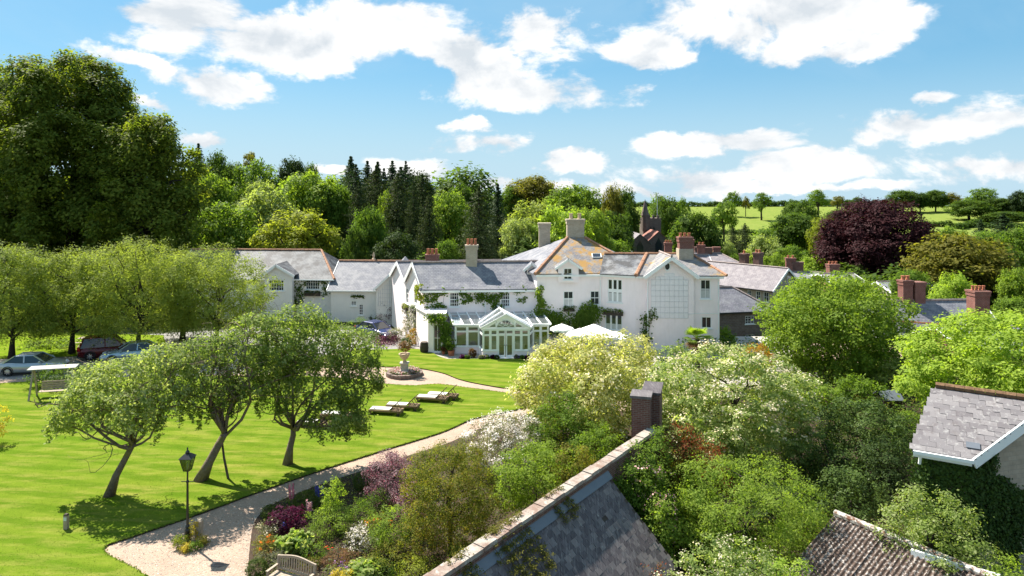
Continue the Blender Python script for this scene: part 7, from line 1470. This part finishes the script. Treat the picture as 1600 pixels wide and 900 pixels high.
# creeping stems over the coping onto the slate roof
def trail(u, s1, n, label, seed):
    rg = np.random.default_rng(seed); C = []; th = thing('creeper', rp(u, 0, .25), label, 'climber', 'creepers hanging over the slate roof'); b = MB(); bq = Vector(th['_b'])
    for j in range(n):
        uu = u+rg.normal()*.18; pts = [rp(uu+.25*t*j/n*2+rg.normal()*.03, -.3+(s1+.3)*t*rg.uniform(.85, 1), .13+.1*(1-t)) for t in np.linspace(0, 1, 7)]; pts[0].z = 4.05; pts[1].z = max(pts[1].z, 3.9); b.tube(pts, .01, 4, False)
        for p in pts:
            for _ in range(5): C.append(tuple(p-bq+Vector((rg.normal()*.06, rg.normal()*.06, .02))))
    b.build('stem', m['bark'], th); me = leaves_mesh('leaves', C, np.tile((.3, -.2, .9), (len(C), 1)), .07, 9, .05, rg); me.materials.append(LM['olive']); raw('leaves', me, th)
trail(4.9, 1.0, 8, 'creeper hanging over the coping onto the slates, lower one', 71); trail(5.7, .9, 6, 'creeper trailing across the slates below the middle of the wall', 72); trail(8.0, .35, 5, 'short creeper on the coping near the far end of the roof', 73); trail(3.3, .4, 4, 'thin creeper over the coping near the bottom edge', 74)
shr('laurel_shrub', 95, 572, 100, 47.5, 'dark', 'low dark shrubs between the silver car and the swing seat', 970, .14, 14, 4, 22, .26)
shr('hawthorn_shrub', 80, 535, 90, 60, 'bright', 'bright hedge bush in front of the orchard grass', 971, .16, 14, 3.5, 22, .28)
shr('hawthorn_shrub', 445, 540, 110, 50, 'bright', 'bright bush behind the right apple tree near the drive', 972, .14, 14, 4, 22, .26)

for i, (px, top, w, Y, lf_, lab) in enumerate(((1022, 664, 66, 26.1, 'mid', 'leafy shrub spilling over the wall coping below the brick pier'), (1004, 688, 74, 25.1, 'fern', 'fresh green shrub growing against the wall left of the red photinia'), (1040, 690, 56, 26.4, 'olive', 'dull green shrub just under the red photinia'), (980, 716, 56, 24.3, 'mid', 'small shrub where the slate roof meets the wall'), (1085, 705, 70, 26.6, 'fern', 'green shrub between the photinias and the feathery shrub'))):
    shr('wall_shrub', px, top, w, Y, lf_, lab, 1000+i, .085, 16, 10, 24, .2)
# grass blades, daisies and loose stones: too many to count
rg = np.random.default_rng(77)
def inpoly(pts, X, Y):
    c = np.zeros(len(X), bool); n = len(pts)
    for i in range(n):
        a, b = pts[i], pts[i-1]
        if a.y == b.y: continue
        k = ((a.y > Y) != (b.y > Y)) & (X < (b.x-a.x)*(Y-a.y)/(b.y-a.y)+a.x); c ^= k
    return c
lp_ = [Vector(p[:2]) for p in lawn_edge]+[Vector(p[:2]) for p in g((470, 588), (250, 589), (120, 593), (0, 600), (-250, 606))]+[Vector((-60, 40)), Vector((-60, 12)), Vector((-10, 12))]
n = 70000; X = rg.uniform(-34, 2, n); Y = 22+26*rg.random(n)**1.7; k = inpoly(lp_, X, Y) & (np.abs(X) < Y*.8); X, Y = X[k], Y[k]
kk = vnoise(np.stack([X, Y, X*0], 1), .9) > -.9; X, Y = X[kk], Y[kk]
me = leaves_mesh('grass', np.stack([X, Y, np.full(len(X), .085)], 1), np.tile((0, 0, .2), (len(X), 1)), .01, 1, .05, rg, .5, 1.0, .8, .4, -.2); me.materials.append(leafmat('grass_blades', (.13, .215, .010), (.19, .265, .016), .35, spec=.0)); tag(raw('grass', me), kind='stuff')
el = []
for a, b in zip(lawn_edge[:-1], lawn_edge[1:]):
    L = (b-a).length
    for _ in range(int(L*42)): t_ = rg.random(); q = a.lerp(b, t_); el.append((q.x+rg.normal()*.025, q.y+rg.normal()*.025, .06+rg.random()*.03))
me = leaves_mesh('grass', el, np.tile((0, 0, .3), (len(el), 1)), .02, 3, .075, rg, .8, 0, 1, .35, -.1); me.materials.append(leafmat('edge_grass', (.07, .13, .01), (.15, .22, .02), .35)); tag(raw('grass', me), kind='stuff')
bp_ = [Vector(p[:2]) for p in bed]; st3 = []
for a, b in zip(bp_[3:-1], bp_[4:]):
    for _ in range(int((b-a).length*60)): t_ = rg.random(); q = a.lerp(b, t_); d = abs(rg.normal())*.22; st3.append((q.x-d*.8, q.y+d*.5, .012))
for _ in range(5000): q = G(rg.uniform(180, 460), rg.uniform(740, 900)); st3.append((q.x, q.y, .01))
st3 = np.array(st3); st3 = st3[~inpoly(lp_, st3[:, 0], st3[:, 1])]
t = NT('loose_stones'); c = t.ramp(t.n('ShaderNodeNewGeometry').outputs['Random Per Island'], (0, (.16, .13, .11)), (.5, (.38, .32, .27)), (1, (.58, .53, .47))); t.bsdf(c, .9, .1)
me = leaves_mesh('gravel', st3, np.tile((0, 0, 1.), (len(st3), 1)), .01, 1, .045, rg, .3, .8, .5, .8); me.materials.append(t.m); tag(raw('gravel', me), kind='stuff')

shr('golden_shrub', -12, 628, 46, 36.5, 'gold', 'golden yellow shrub cut by the left edge of the lawn', 1100, .08, 10, 12, 22, .15)
